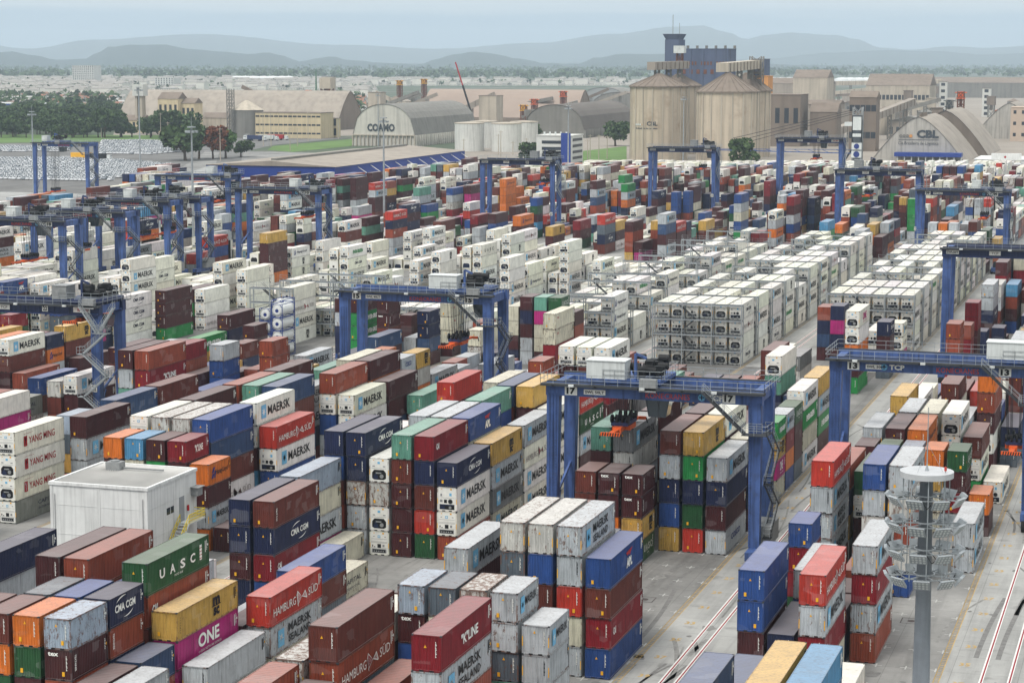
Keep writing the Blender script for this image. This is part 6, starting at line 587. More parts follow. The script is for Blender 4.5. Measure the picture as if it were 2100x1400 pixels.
# ------------------------------------------------------------------ steel service racks in front of the reefer bays
def rack(b, j, hs):
    n = max(hs.values()); rows = sorted(hs); x0, x1 = BX(b, max(rows))-.35, BX(b, min(rows))+CW+.35; y1 = JY(b, j)-.35; y0 = y1-1.75
    key = ('rack', round(x1-x0, 1), n, len(rows)); w = x1-x0
    t = thing('reefer_rack', 'grey steel rack, %s from the front, before white reefers %s' % (onth(j), blk(b)), 'access rack', (x0, y0, 0), 0, 'steel racks serving the reefer bays')
    def fr():
        m_ = MB(); nx = max(2, round(w/5.9))
        for i in range(nx+1):
            x = i*w/nx
            for y in (0, 1.75): m_.box(x-.09, y-.09, 0, x+.09, y+.09, n*2.9+.1)
            for k in range(1, n+1): m_.box(x-.07, 0, k*2.9-.22, x+.07, 1.75, k*2.9-.04)
        for k in range(1, n+1):
            for y in (0, 1.75): m_.box(0, y-.07, k*2.9-.24, w, y+.07, k*2.9-.02)
        for i in range(nx):
            if i % 2 == 0: m_.bar((i*w/nx, 1.75, 0), ((i+1)*w/nx, 1.75, 2.9), .07)
        return m_.mesh('frame', [M['steel']])
    def wk():
        m_ = MB()
        for k in range(1, n+1): m_.box(-.1, .08, k*2.9-.02, w+.1, .95, k*2.9+.03)
        return m_.mesh('walkway', [M['steeldk']])
    def rl():
        m_ = MB()
        for k in range(1, n+1):
            z = k*2.9+.03
            for yy in (0,):
                q = int(w/1.45)
                for i in range(q+1): m_.bar((i*w/q, yy, z), (i*w/q, yy, z+1.1), .035)
                for h in (.55, 1.1): m_.bar((0, yy, z+h), (w, yy, z+h), .035)
            for xx in (0, w):
                for h in (.55, 1.1): m_.bar((xx, 0, z+h), (xx, 1.0, z+h), .045)
        return m_.mesh('railing', [M['steel']])
    def st():
        m_ = MB()
        for k in range(n):
            z = k*2.9; a = w*.28 if k % 2 == 0 else w*.28+3.4; c = w*.28+3.4 if k % 2 == 0 else w*.28
            for y in (.25, .95): m_.bar((a, y, z), (c, y, z+2.9), .06, .2); m_.bar((a, y, z+1), (c, y, z+3.9), .045)
            for i in range(12): u = (i+.5)/12; m_.box(a+(c-a)*u-.13, .25, z+2.9*u-.02, a+(c-a)*u+.13, .95, z+2.9*u+.02)
        return m_.mesh('stairs', [M['steeldk']])
    for nm, f in (('frame', fr), ('walkway', wk), ('railing', rl), ('stairs', st)): link(nm, cached((key, nm), f), t)
for (b, j), hs in sorted(RACK.items()):
    if len(hs) >= 2 and (b >= -3 or (b >= -5 and j < 3)): rack(b, j, hs)
# ------------------------------------------------------------------ ground
def paving_mat(name, rgb, joint=True, dark=.72):
    mt, t, b = nodes(name); A = t.nodes.new; L = t.links.new; ge = A('ShaderNodeNewGeometry'); P = ge.outputs['Position']
    def nz_(sc, d, r=.6, vec=None):
        n = A('ShaderNodeTexNoise'); n.inputs['Scale'].default_value = sc; n.inputs['Detail'].default_value = d; n.inputs['Roughness'].default_value = r; L(vec or P, n.inputs[0]); return n.outputs[0]
    def rg(o, a, b_, c, d):
        q = A('ShaderNodeMapRange'); q.inputs[1].default_value = a; q.inputs[2].default_value = b_; q.inputs[3].default_value = c; q.inputs[4].default_value = d; L(o, q.inputs[0]); return q.outputs[0]
    def mul(a, c):
        q = A('ShaderNodeMath'); q.operation = 'MULTIPLY'; L(a, q.inputs[0]); L(c, q.inputs[1]); return q.outputs[0]
    v = rg(nz_(.055, 7), .32, .68, dark, 1.1); v = mul(v, rg(nz_(.9, 6, .7), .35, .7, .93, 1.04))
    mp_ = A('ShaderNodeMapping'); mp_.inputs['Scale'].default_value = (.5, .035, 1); L(P, mp_.inputs[0]); v = mul(v, rg(nz_(1., 5, .6, mp_.outputs[0]),   .48, .72, 1, .7))
    v = mul(v, rg(nz_(.28, 4, .5), .62, .7, 1, .74))
    if joint:
        br = A('ShaderNodeTexBrick'); br.offset = 0; br.inputs['Scale'].default_value = .16; br.inputs['Mortar Size'].default_value = .006; br.inputs['Brick Width'].default_value = 1; br.inputs['Row Height'].default_value = .9; L(P, br.inputs[0])
        br.inputs['Color1'].default_value = (1, 1, 1, 1); br.inputs['Color2'].default_value = (.93, .93, .93, 1); br.inputs['Mortar'].default_value = (.72, .72, .72, 1); v = mul(v, br.outputs[0])
    vm = A('ShaderNodeVectorMath'); vm.operation = 'SCALE'; vm.inputs[0].default_value = lin(rgb); L(v, vm.inputs['Scale']); L(vm.outputs[0], b.inputs['Base Color']); b.inputs['Roughness'].default_value = .85; b.inputs['Specular IOR Level'].default_value = .2
    return mt
def land_mat():
    mt, t, b = nodes('land'); A = t.nodes.new; L = t.links.new; ge = A('ShaderNodeNewGeometry')
    n = A('ShaderNodeTexNoise'); n.inputs['Scale'].default_value = .004; n.inputs['Detail'].default_value = 12; n.inputs['Roughness'].default_value = .75; L(ge.outputs['Position'], n.inputs[0])
    c = A('ShaderNodeValToRGB'); L(n.outputs[0], c.inputs[0]); e = c.color_ramp
    e.elements[0].position = .35; e.elements[0].color = (.035, .06, .03, 1); e.elements[1].position = .7; e.elements[1].color = (.16, .15, .13, 1)
    q = e.elements.new(.5); q.color = (.06, .085, .045, 1); q = e.elements.new(.58); q.color = (.13, .125, .11, 1)
    L(c.outputs[0], b.inputs['Base Color']); b.inputs['Roughness'].default_value = .95; return mt
def sheet(name, pts, z, m_, kind='structure'):
    b = MB(); b.add([(x, y, z) for x, y in pts], [tuple(range(len(pts)))]); o = b.build(name, m_); tag(o, kind=kind); return o
PAVE = paving_mat('yard_concrete', (150, 149, 146), True, .52); LANE = paving_mat('lane_concrete', (168, 168, 165), True, .76); ASPH = paving_mat('asphalt', (118, 117, 115), False)
def grid_sheet():
    vs, fs = [], []; xs = [-40000, -9000, -3000, -1200, -500, 0, 500, 2000, 9000, 40000]; ys = [-2000, 100, 500, 1100, 1800, 3000, 6000, 12000, 24000, 50000]
    for y in ys:
        for x in xs: vs.append((x, y, -.02))
    for j in range(len(ys)-1):
        for i in range(len(xs)-1): a = j*len(xs)+i; fs.append((a, a+1, a+len(xs)+1, a+len(xs)))
    b = MB(); b.add(vs, fs); tag(b.build('ground', land_mat()), kind='structure')
grid_sheet()
sheet('yard_paving', [(-650, 90), (60, 90), (60, 1230), (-420, 1180), (-900, 1250), (-900, 600)], .0, PAVE)
lanes = MB(); marks = MB()
for b in range(-9, 2):
    x0 = BX(b, 0)+CW
    lanes.quad((x0+.9, 100, .004), (x0+11.2, 100, .004), (x0+11.2, 1110, .004), (x0+.9, 1110, .004))
    a = x0+.35
    if b >= -6:
        Y1 = 560 if b > -4 else 420
        for s in (0, .5): marks.quad((a+s, 120, .009), (a+s+.09, 120, .009), (a+s+.09, Y1, .009), (a+s, Y1, .009), 0)
        y = 120
        while y < (420 if b > -3 else 260): marks.quad((a, y, .009), (a+.5, y, .009), (a+.5, y+.12, .009), (a, y+.12, .009), 0); y += .62
        for s in (4.45, 5.85 if b else 7.0):
            for o, w_, c in ((0, .16, 1), (.16, .15, 2), (.31, .09, 1)): marks.quad((x0+s+o, 120, .009), (x0+s+o+w_, 120, .009), (x0+s+o+w_, Y1, .009), (x0+s+o, Y1, .009), c)
    if b >= -1:
        n = 47
        while n > 0:
            yy = 199.2+(35-n)/2*6.52
            vs, fs = text2d('%02d' % n, .03, 1); marks.add([(x0+2.35-.2+(1-t)*0+a_*1.1, yy+t*1.15, .009) for a_, t in vs], fs, 0); n -= 2
        for r in range(0, 7):
            for k in range(-10, 16):
                cx, cy = BX(b, r)+CW+.2, BY(b, k)
                marks.quad((cx-.55, cy-.07, .009), (cx+.55, cy-.07, .009), (cx+.55, cy+.07, .009), (cx-.55, cy+.07, .009), 3); marks.quad((cx-.07, cy-.6, .012), (cx+.07, cy-.6, .012), (cx+.07, cy+.6, .012), (cx-.07, cy+.6, .012), 3)
        for (cx, cy, nn) in ((BX(b, 2), BY(b, 3)+2, 1), (BX(b, 0)-.5, BY(b, 0)-6, 2), (BX(b, 1), BY(b, 4)+3, 1), (x0+9.4, BY(b, -1), 1), (x0+9.2, BY(b, -2)-2, 2), (x0+9.2, BY(b, 3), 1), (BX(b, 3), BY(b, -3), 2)):
            for q in range(nn):
                X0, Y0, X1, Y1_ = cx, cy+q*2.3, cx+2.2, cy+q*2.3+2.2
                for (p0, p1, p2, p3) in ((X0, Y0, X1, Y0+.12), (X0, Y1_-.12, X1, Y1_), (X0, Y0, X0+.12, Y1_), (X1-.12, Y0, X1, Y1_)): marks.quad((p0, p1, .014), (p2, p1, .014), (p2, p3, .014), (p0, p3, .014), 4)
                marks.cyl((cx+1.1, cy+q*2.3+1.1, .0), (cx+1.1, cy+q*2.3+1.1, .016), .42, n=14, m=4)
tag(lanes.build('truck_lanes', LANE), kind='structure')
tag(marks.build('lane_markings', [mat('yellow_road_paint', (178, 150, 96), .8, .3, 1), mat('white_road_paint', (214, 214, 210), .8, .12, 1), mat('red_road_paint', (140, 40, 52), .8, .15, 1), mat('worn_white_paint', (176, 176, 172), .8, .2, 1), mat('iron_cover', (84, 76, 74), .8, .2, 1)]), kind='structure')
ty = MB(); qq = random.Random(9)
for i in range(230):
    b = qq.choice((0, 0, -1, -1, -2, 1)); x0 = BX(b, 0)+CW; x = x0+qq.uniform(1.2, 11) if qq.random() < .6 else x0-qq.uniform(0, 16); y = qq.uniform(110, 330); L_ = qq.uniform(5, 26); cv = qq.uniform(-.012, .012); wd = qq.choice((.22, .3, .5)); n = 8
    for o in ((0, 2.1) if qq.random() < .6 else (0,)):
        p = [(x+o+cv*(k*L_/n)**2, y+k*L_/n) for k in range(n+1)]
        for (a1, b1), (a2, b2) in zip(p, p[1:]): ty.quad((a1, b1, .006), (a1+wd, b1, .006), (a2+wd, b2, .006), (a2, b2, .006), i % 2)
for i in range(260):
    b = qq.choice((0, -1, -1, 1, -2)); cx = BX(b, 0)+qq.uniform(-15, 13); cy = qq.uniform(110, 300); r = qq.uniform(.15, .9); vs = [(cx+r*qq.uniform(.6, 1.2)*math.cos(k*.63), cy+r*1.5*qq.uniform(.6, 1.2)*math.sin(k*.63), .0075) for k in range(10)]; ty.add(vs, [tuple(range(10))], i % 2)
tag(ty.build('tyre_marks', [mat('tyre_mark', (118, 117, 115), .85, .35, 1.5), mat('oil_stain', (132, 131, 128), .8, .35, 1.5)]), kind='structure')
sheet('road', [(-640, 372), (-52, 372), (-52, 387.5), (-640, 384)], .005, ASPH)
# ------------------------------------------------------------------ electrical building with the yellow stair
def white_building():
    t = thing('switch_building', 'plain white windowless block with grey roof and yellow outside stair among the stacks', 'building', (-118.9, 203, 0))
    w, d, h = 12.1, 12.0, 11.0
    b = MB(); b.box(0, 0, 0, w, d, h-.35)
    for x in (0, w-.35): b.box(x, -.06, 0, x+.35, 0, h-.35)
    for z in (1.9, 5.1, 8.4): b.box(0, -.03, z, w, 0, z+.05); b.box(w, 0, z, w+.03, d, z+.05)
    b.box(w*.5-.2, -.05, 0, w*.5+.2, 0, h-.4); b.build('wall', M['wallw'], t)
    r = MB()
    for (x0, y0, x1, y1) in ((-.12, -.14, w+.12, .22), (-.12, d-.22, w+.12, d+.12), (-.12, .22, .22, d-.22), (w-.22, .22, w+.12, d-.22)): r.box(x0, y0, h-.35, x1, y1, h)
    r.build('parapet', M['wallw'], t)
    r = MB(); r.add([(.22, .22, h-.32), (w-.22, .22, h-.32), (w-.22, d-.22, h-.12), (.22, d-.22, h-.12)], ((0, 1, 2, 3),))
    for i in range(40): x = .3+i*(w-.7)/40; r.box(x, .25, h-.32, x+.05, d-.25, h-.1)
    r.build('roof', M['roofg'], t)
    g = MB(); g.cyl((.55, -.12, .2), (.55, -.12, h-1.3), .06, n=8); g.cyl((w-.6, -.12, .2), (w-.6, -.12, h-1.3), .06, n=8); g.build('downpipe', M['wallw'], t)
    dr = MB(); dr.box(w, 7.6, 5.6, w+.05, 8.8, 8.4); dr.build('door', mat('grey_door', (150, 154, 158), .5, .06), t)
    wi = MB(); wi.box(w, 4.5, 7.0, w+.04, 6.2, 7.75); wi.box(w, 5.3, 7.0, w+.06, 5.38, 7.75, 1); wo_ = wi.build('window', [M['glass'], M['wallw']], t)
    ru = MB(); ru.box(2.5, 8.2, h-.3, 4.3, 9.6, h+.8); ru.cyl((3.4, 8.9, h+.8), (3.4, 8.9, h+.95), .5, n=14); ru.bar((4.3, 9, h+.1), (9.5, 9, h+.1), .18); ru.build('roof_unit', M['grey'], t)
    ac = MB(); ac.box(w, 10.6, 8.0, w+.9, 11.8, 8.9); ac.box(w-.02, 10.4, 8.95, w+1.1, 12.0, 9.02); ac.build('air_conditioner', M['grey'], t)
    fe = MB(); fe.cyl((w+.15, 9.55, 6.5), (w+.15, 9.55, 7.1), .13, n=10); fe.cyl((w+.15, 9.55, 7.1), (w+.15, 9.55, 7.2), .05, n=8); fe.build('fire_extinguisher', flat('extinguisher_red', (190, 30, 34)), t)
    s = MB(); s.box(w+.03, 7.2, 5.4, w+1.5, 11.2, 5.55, 1)
    n = 18
    for i in range(n):
        u = (i+.5)/n; s.box(w+.3, 7.2-6.4*u-.18, 5.5-5.4*u-.03, w+1.4, 7.2-6.4*u+.18, 5.5-5.4*u+.03, 1)
    for x in (w+.25, w+1.42): s.bar((x, 7.2, 5.45), (x, .8, .05), .06, .28, 1)
    s.build('stairs', [M['yellow'], M['cwhite']], t)
    q = MB()
    for x in (w+.28, w+1.45):
        for h_ in (.5, 1.05): q.bar((x, 7.2, 5.5+h_), (x, .8, .1+h_), .07)
        for i in range(9): u = i/8; q.bar((x, 7.2-6.4*u, 5.5-5.4*u), (x, 7.2-6.4*u, 6.55-5.4*u), .06)
    for h_ in (.35, .7, 1.05): q.bar((w+1.45, 7.2, 5.5+h_), (w+1.45, 11.2, 5.5+h_), .07); q.bar((w+.1, 11.15, 5.5+h_), (w+1.45, 11.15, 5.5+h_), .07)
    for i in range(22): q.bar((w+1.45, 7.2+i*4/21, 5.5), (w+1.45, 7.2+i*4/21, 6.55), .03)
    q.build('handrail', M['yellow'], t)
white_building()
# ------------------------------------------------------------------ rubber-tyred gantry cranes
RAILM = M['steel']
def rails(m_, pts, h=1.1, step=1.5, t=.05):
    for a, b in zip(pts, pts[1:]):
        a = Vector(a); b = Vector(b); n = max(1, int((b-a).length/step))
        for i in range(n+1): p = a.lerp(b, i/n); m_.bar(p, p+Vector((0, 0, h)), t)
        for k in (.5, 1): m_.bar(a+Vector((0, 0, h*k)), b+Vector((0, 0, h*k)), t)
def crane(x, y, num, label, style='k', w=25.6, top=20.4, d=8.6, tr=.45, sp_z=14.6, sp_open=True, detail=True, colr=None, lift=None):
    t = thing('gantry_crane', label, 'gantry crane', (x, y, 0), 0, 'rubber tyred gantry cranes over the container blocks')
    bl = colr or (M['cblue'] if style == 'k' else M['cnavy']); gh = 1.55; g = MB(); gz = top-gh; lw = 1.5
    leg = M['cblue']
    for yy in (0, d-1.1):
        g = MB(); g.box(0, yy, gz, w, yy+1.1, top)
        if style == 'm':
            for i in range(11): g.box(i*w/10-.06, yy-.12, gz+.05, i*w/10+.06, yy, top-.2)
            g.box(0, yy-.35, gz-.12, w, yy, gz+.12)
        g.build('girder', bl, t)
    for yy in (.0, d-1.25):
        for xx in (.1, w-.1-lw):
            l = MB(); o = 8*[0]; s = 1 if xx < 1 else -1; z0, z1 = 2.2, gz+.3
            xa, xb = xx, xx+lw; k = .28
            vs = [(xa+(k if s < 0 else 0), yy, z0), (xb-(k if s > 0 else 0), yy, z0), (xb-(k if s > 0 else 0), yy+1.1, z0), (xa+(k if s < 0 else 0), yy+1.1, z0), (xa, yy-.02, z1), (xb, yy-.02, z1), (xb, yy+1.25, z1), (xa, yy+1.25, z1)]
            l.add(vs, ((0, 1, 5, 4), (1, 2, 6, 5), (2, 3, 7, 6), (3, 0, 4, 7), (4, 5, 6, 7), (3, 2, 1, 0)))
            if yy == 0 and detail:
                for q in (range(3) if xx < 1 else range(1)):
                    for e in range(0, 46): l.box(xa+.25+q*.4, yy-.14, z0+.3+e*.36, xa+.42+q*.4, yy-.02, z0+.55+e*.36)
            l.build('leg', leg, t)
    for xx in (0, w-1.3):
        s = MB(); s.box(xx, -2.3, 1.3, xx+1.2, d+2.3, 2.3); s.build('sill_beam', leg, t)
        for yy in (-1.9, -.1, d+.1, d+1.9):
            wh = MB(); wh.cyl((xx+.15, yy, .78), (xx+1.05, yy, .78), .78, n=18); wh.cyl((xx+.1, yy, .78), (xx+1.1, yy, .78), .32, n=12, m=1); wh.build('wheel', [M['rubber'], leg], t)
    br = MB()
    for xx in (.9, w-.9):
        br.bar((xx, 1.1, 6.5), (xx, d-1.2, 9.6), .28); br.bar((xx, 1.1, 3.0), (xx, 3.2, 7.0), .18)
        br.box(xx-.5, 1.1, gz+.1, xx+.5, d-1.2, top-.2)
    br.build('cross_brace', leg, t)
    wk = MB(); wk.box(-.4, -1.0, top-.3, w+.4, -.02, top-.02); wk.box(-.4, d+.05, top-.12, w+.4, d+.95, top-.02); wk.box(0, .35, top, w, .6, top+.14); wk.box(0, d-.7, top, w, d-.45, top+.14); wk.box(-.2, -.12, top-.42, w+.2, -.02, top-.2)
    for i in range(5): wk.box(1+i*w/5, -1.0, top-.35, 1.25+i*w/5, -.85, top-.12)
    wk.build('walkway', M['steeldk'], t)
    if detail or True:
        rl = MB(); st_ = 1.5 if detail else 3.
        rails(rl, [(-.4, -.98, top), (w+.4, -.98, top)], step=st_, t=.05 if detail else .07); rails(rl, [(-.4, d+.93, top), (w+.4, d+.93, top)], step=st_, t=.05 if detail else .07)
        rails(rl, [(-.4, -.98, top), (-.4, d+.93, top)], step=st_); rails(rl, [(w+.4, -.98, top), (w+.4, d+.93, top)], step=st_); rl.build('railing', RAILM, t)
    X = tr*w                                  # trolley
    tb = MB(); tb.box(X-3.2, .1, top+.2, X+3.4, d-.2, top+.65); 
    for a in (-2.8, 2.8):
        for yy in (.45, d-.6): tb.cyl((X+a, yy-.15, top+.32), (X+a, yy+.15, top+.32), .3, n=12)
    tb.build('trolley', bl, t)
    mh = MB(); hx = X-5.4 if style == 'k' else X-4.6
    mh.box(hx, .2, top+.65, hx+(4.6 if style == 'k' and detail else 2.5), 3.0, top+2.7); mh.box(hx-.1, .1, top+2.7, hx+(4.7 if style == 'k' and detail else 2.6), 3.1, top+2.8); mh.build('machinery_house', M['cwhite'] if style == 'k' else M['grey'], t)
    hm = MB(); q = random.Random(len(label)+int(x))
    for i in range(16):
        a = X+.2+q.uniform(-.7, 3.0); c = q.uniform(.6, d-1.8); z = top+.7+q.uniform(0, 1.5)
        if i % 2: hm.cyl((a-.6, c, z+.5), (a+.6, c, z+.5), q.uniform(.3, .55), n=14)
        else: hm.box(a-.5, c-.4, z, a+.5, c+.4, z+q.uniform(.5, 1.1))
    hm.cyl((X-.2, 2.2, top+1.5), (X+2.8, 2.2, top+1.5), .55, n=18); hm.build('hoist_machinery', M['dark'], t)
    dv = MB(); dv.bar((X+.4, .6, top+.6), (X+.4, .6, top+3.7), .3); dv.bar((X+.4, .6, top+3.7), (X+1.7, .6, top+3.2), .28); dv.build('service_davit', bl, t)
    tr2 = MB(); rails(tr2, [(X-3.4, .1, top+.65), (X+3.6, .1, top+.65), (X+3.6, d-.2, top+.65), (X-3.4, d-.2, top+.65)], step=1.2)
    tr2.build('trolley_railing', RAILM, t)
    jb = MB(); jb.box(X+1.2, -1.0, top-.5, X+3.2, -.2, top+.95); jb.build('control_cabinet', M['grey'], t)
    cb = MB(); cx = X+2.6; cb.add([(cx-1.3, 2.1, gz-.3), (cx+1.4, 2.1, gz-.3), (cx+1.4, 4.4, gz-.3), (cx-1.3, 4.4, gz-.3), (cx-.9, 1.9, gz-2.2), (cx+1.1, 1.9, gz-2.2), (cx+1.1, 4.2, gz-2.2), (cx-.9, 4.2, gz-2.2)], ((0, 1, 5, 4), (1, 2, 6, 5), (2, 3, 7, 6), (3, 0, 4, 7), (3, 2, 1, 0), (4, 5, 6, 7)))
    cb = cb.build('operator_cab', M['glass'], t)
    cf = MB()
    for (a, c) in (((cx-1.3, 2.08, gz-.3), (cx-.9, 1.88, gz-2.2)), ((cx+1.4, 2.08, gz-.3), (cx+1.1, 1.88, gz-2.2)), ((cx-1.3, 2.08, gz-.3), (cx+1.4, 2.08, gz-.3)), ((cx-.9, 1.88, gz-2.2), (cx+1.1, 1.88, gz-2.2)), ((cx+.2, 2.08, gz-.3), (cx+.2, 1.88, gz-2.2))): cf.bar(a, c, .12)
    cf.build('cab_frame', M['cab'], t); 
    # ropes, headblock and spreader
    sx = X-1.9 if style == 'k' else X-.5; sy = d/2; z = sp_z
    rp = MB()
    for a in (-.9, -.45, .5, .9):
        for c in (-1.6, -.5, .6, 1.6): rp.bar((sx+a, sy+c, z+1.3), (sx+a*1.5, sy+c*1.15, top+.2), .045)
    rp.build('hoist_rope', M['rope'], t)
    hb = MB(); hb.box(sx-1.0, sy-2.2, z+.55, sx+1.0, sy+2.2, z+1.0, 0)
    for a in (-.95, -.3, .35, .95):
        for c in (-1.9, 1.9): hb.cyl((sx+a-.12, sy+c, z+1.35), (sx+a+.12, sy+c, z+1.35), .5, n=16, m=1)
    for i in range(5): hb.cyl((sx-.8+i*.4, sy-1.2+i*.5, z+1.1), (sx-.5+i*.4, sy-1.0+i*.5, z+1.6), .24, n=10, m=1)
    hb.build('headblock', [M['cnavy'], M['dark']], t)
    so_ = MB(); so_.box(sx-.5, sy-3.4, z, sx+.5, sy+3.4, z+.55); so_.box(sx-1.1, sy-1.4, z-.02, sx+1.1, sy+1.4, z+.5)
    for s_ in (-1, 1): so_.box(sx-.32, sy+s_*3.4, z+.1, sx+.32, sy+s_*6.0, z+.4) if s_ > 0 else so_.box(sx-.32, sy-6.0, z+.1, sx+.32, sy-3.4, z+.4)
    so_.box(sx-1.2, sy+5.85, z+.05, sx+1.2, sy+6.1, z+.42); so_.build('spreader', M['orange'], t)
    es = MB(); n = 16
    for i in range(n): es.add([(sx-1.22+2.44*i/n, sy-6.1, z), (sx-1.22+2.44*(i+1)/n, sy-6.1, z), (sx-1.22+2.44*(i+1.6)/n if i < n-1 else sx+1.22, sy-6.1, z+.42), (sx-1.22+2.44*(i+.6)/n, sy-6.1, z+.42)], ((0, 1, 2, 3),), i % 2)
    es.box(sx-1.22, sy-6.08, z, sx+1.22, sy-5.85, z+.42, 0)
    for a in (-1.2, 1.2):
        for c in (-6.0, 6.0): es.bar((sx+a, sy+c, z+.3), (sx+a*1.12, sy+c*1.01, z-.35), .12, m=1)
    es.build('spreader_end_beam', [M['orange'], M['dark']], t)
    # stairs on the right-hand side
    sm = MB(); rm = MB()
    def flight(a, b, wy=.75, vy=True):
        a = Vector(a); b = Vector(b); off = Vector((0, wy, 0)) if abs(b.x-a.x) > abs(b.y-a.y) else Vector((wy, 0, 0))
        for k in (0, 1):
            sm.bar(a+off*k, b+off*k, .07, .24); rm.bar(a+off*k+Vector((0, 0, 1)), b+off*k+Vector((0, 0, 1)), .05); rm.bar(a+off*k+Vector((0, 0, .5)), b+off*k+Vector((0, 0, .5)), .04)
            for i in range(5): p = a.lerp(b, i/4)+off*k; rm.bar(p, p+Vector((0, 0, 1)), .045)
        n = max(3, int(abs(b.z-a.z)/.27))
        for i in range(n):
            p = a.lerp(b, (i+.5)/n); e1 = (b-a); e1.z = 0; e1.normalize(); q_ = p+off; l_ = e1*.14
            sm.add([p-l_, q_-l_, q_+l_, p+l_], ((0, 1, 2, 3),))
    def plat(x0, y0, x1, y1, z): sm.box(x0, y0, z-.08, x1, y1, z); rails(rm, [(x0, y0, z), (x1, y0, z), (x1, y1, z), (x0, y1, z)], step=1.)
    if style == 'k':
        flight((w-6.6, -1.75, top-.1), (w-1.7, -1.75, top-4.6)); plat(w-2.0, -1.8, w+.9, -.2, top-4.7); plat(w+.1, -.2, w+1.0, 1.5, top-4.7)
        ys = (1.3, d-2.2); z = top-4.7; k = 0
        while z > 4.5: flight((w+.15, ys[k % 2], z), (w+.15, ys[(k+1) % 2], z-3.1)); z -= 3.1; k += 1; yy = ys[k % 2]; plat(w+.05, yy-(.1 if k % 2 == 0 else 0), w+1.0, yy+.9, z)
    elif detail or num in ('26',):
        flight((w-2.6, -1.6, top-.1), (w+.2, -1.6, top-4.0)); flight((w+3.2, -1.6, top-.1), (w+.6, -1.6, top-4.0)); plat(w-.4, -1.7, w+2.2, -.3, top-4.1)
        z = top-4.1; k = 0; xs = (w+1.8, w-2.2)
        while z > 3.5: flight((xs[k % 2], -1.6, z), (xs[(k+1) % 2], -1.6, z-3.3)); z -= 3.3; k += 1; plat(xs[k % 2]-(.9 if k % 2 else 0), -1.7, xs[k % 2]+(0 if k % 2 else .9)+.05, -.7, z)
    if not sm.v: flight((w+.2, .2, top-.2), (w+.2, d-1, top-4.5)); flight((w+.2, d-1, top-4.5), (w+.2, .2, top-8.8)); flight((w+.2, .2, top-8.8), (w+.2, d-1, top-13))
    sm.build('stairs', M['steeldk'] if style == 'k' else M['steel'], t); rm.build('stair_railing', RAILM, t)
    pu = MB(); pu.box(w-1.2, 1.6, 2.3, w+.9, d-1.8, 4.6); pu.build('power_unit', M['grey'], t)
    if detail:
        bt = MB()
        for i in range(3): bt.box(w*.12+i*w*.33, -1.3, top-.28, w*.12+i*w*.33+.6, -1.0, top-.02)
        bt.build('floodlight', M['cwhite'], t)
    # lettering on the front girder (y = -.01)
    d_ = MB(); yy = -.03 if style == 'k' else -.14
    def tx(s, a, z_, w_, h_, c, bold=.03): vs, fs = text2d(s, bold, 2); d_.add([(a+p*w_, yy-.012, z_+q_*h_) for p, q_ in vs], fs, LC.index(c))
    def pl(a, z_, w_, h_, c): d_.quad((a, yy, z_), (a+w_, yy, z_), (a+w_, yy, z_+h_), (a, yy, z_+h_), LC.index(c))
    if style == 'k':
        if num:
            for a in (2.3, w-4.6): pl(a, gz+.12, 1.5, 1.05, 'lw'); tx(num, a+.22, gz+.24, 1.05, .8, 'lk', .05)
            pl(4.6, gz+.3, 2.6, .6, 'lw'); tx('SWL 50LT' if num != '15' else 'SWL 40LT', 4.75, gz+.42, 2.3, .34, 'lk')
            tx('KONECRANES', 12.0 if num != '13' else 13.4, gz+.25, 5.2, .62, 'lo', .0)
            a = 18.6 if num != '13' else 6.9
            d_.cyl((a, yy, gz+.62), (a, yy-.01, gz+.62), .42, n=16, m=LC.index('lc')); d_.bar((a-.3, yy-.015, gz+.62), (a+.3, yy-.015, gz+.62), .1, m=LC.index('ln')); d_.bar((a, yy-.015, gz+.32), (a, yy-.015, gz+.92), .1, m=LC.index('ln')); tx('TCP', a+.65, gz+.3, 1.9, .68, 'lw', .04)
    else:
        pl(.7, gz+.4, 2.2, .7, 'lw'); tx('SWL50T', .8, gz+.52, 2.0, .44, 'lk'); pl(w*.32, gz+.35, 2.0, .75, 'lw'); tx('TCP', w*.32+.4, gz+.5, 1.2, .45, 'lgr')
        pl(w*.62, gz+.3, 1.0, .95, 'lw'); tx(num or '27', w*.62+.12, gz+.42, .76, .68, 'lk'); pl(w*.83, gz+.35, 2.9, .85, 'lw'); tx('KALMAR', w*.83+.75, gz+.5, 2.0, .52, 'lr', .04)
        pl(w-1.6, 7.0, 1.0, 1.1, 'lw'); tx(num or '27', w-1.5, 7.15, .8, .8, 'lk')
    d_.build('lettering', [M[c] for c in LC], t)
    return t
LB = 'blue gantry crane numbered %s '
crane(-69.6, 231.5, '17', LB % '17'+'astride the stacks, stair on its right legs, orange spreader hanging', tr=.40, sp_z=14.7)
crane(-41.3, 262, '13', LB % '13'+'at the right edge of the photo', tr=.97, top=20.4, sp_z=9.5)
crane(-126, 305, '15', LB % '15'+'left of centre before the white reefers', tr=.80, top=21.6, sp_z=13.2)
crane(-182, 283, '22', 'navy gantry crane numbered 22 with zigzag stairs at the left edge', 'm', top=20.4, tr=.86, sp_z=17.6)
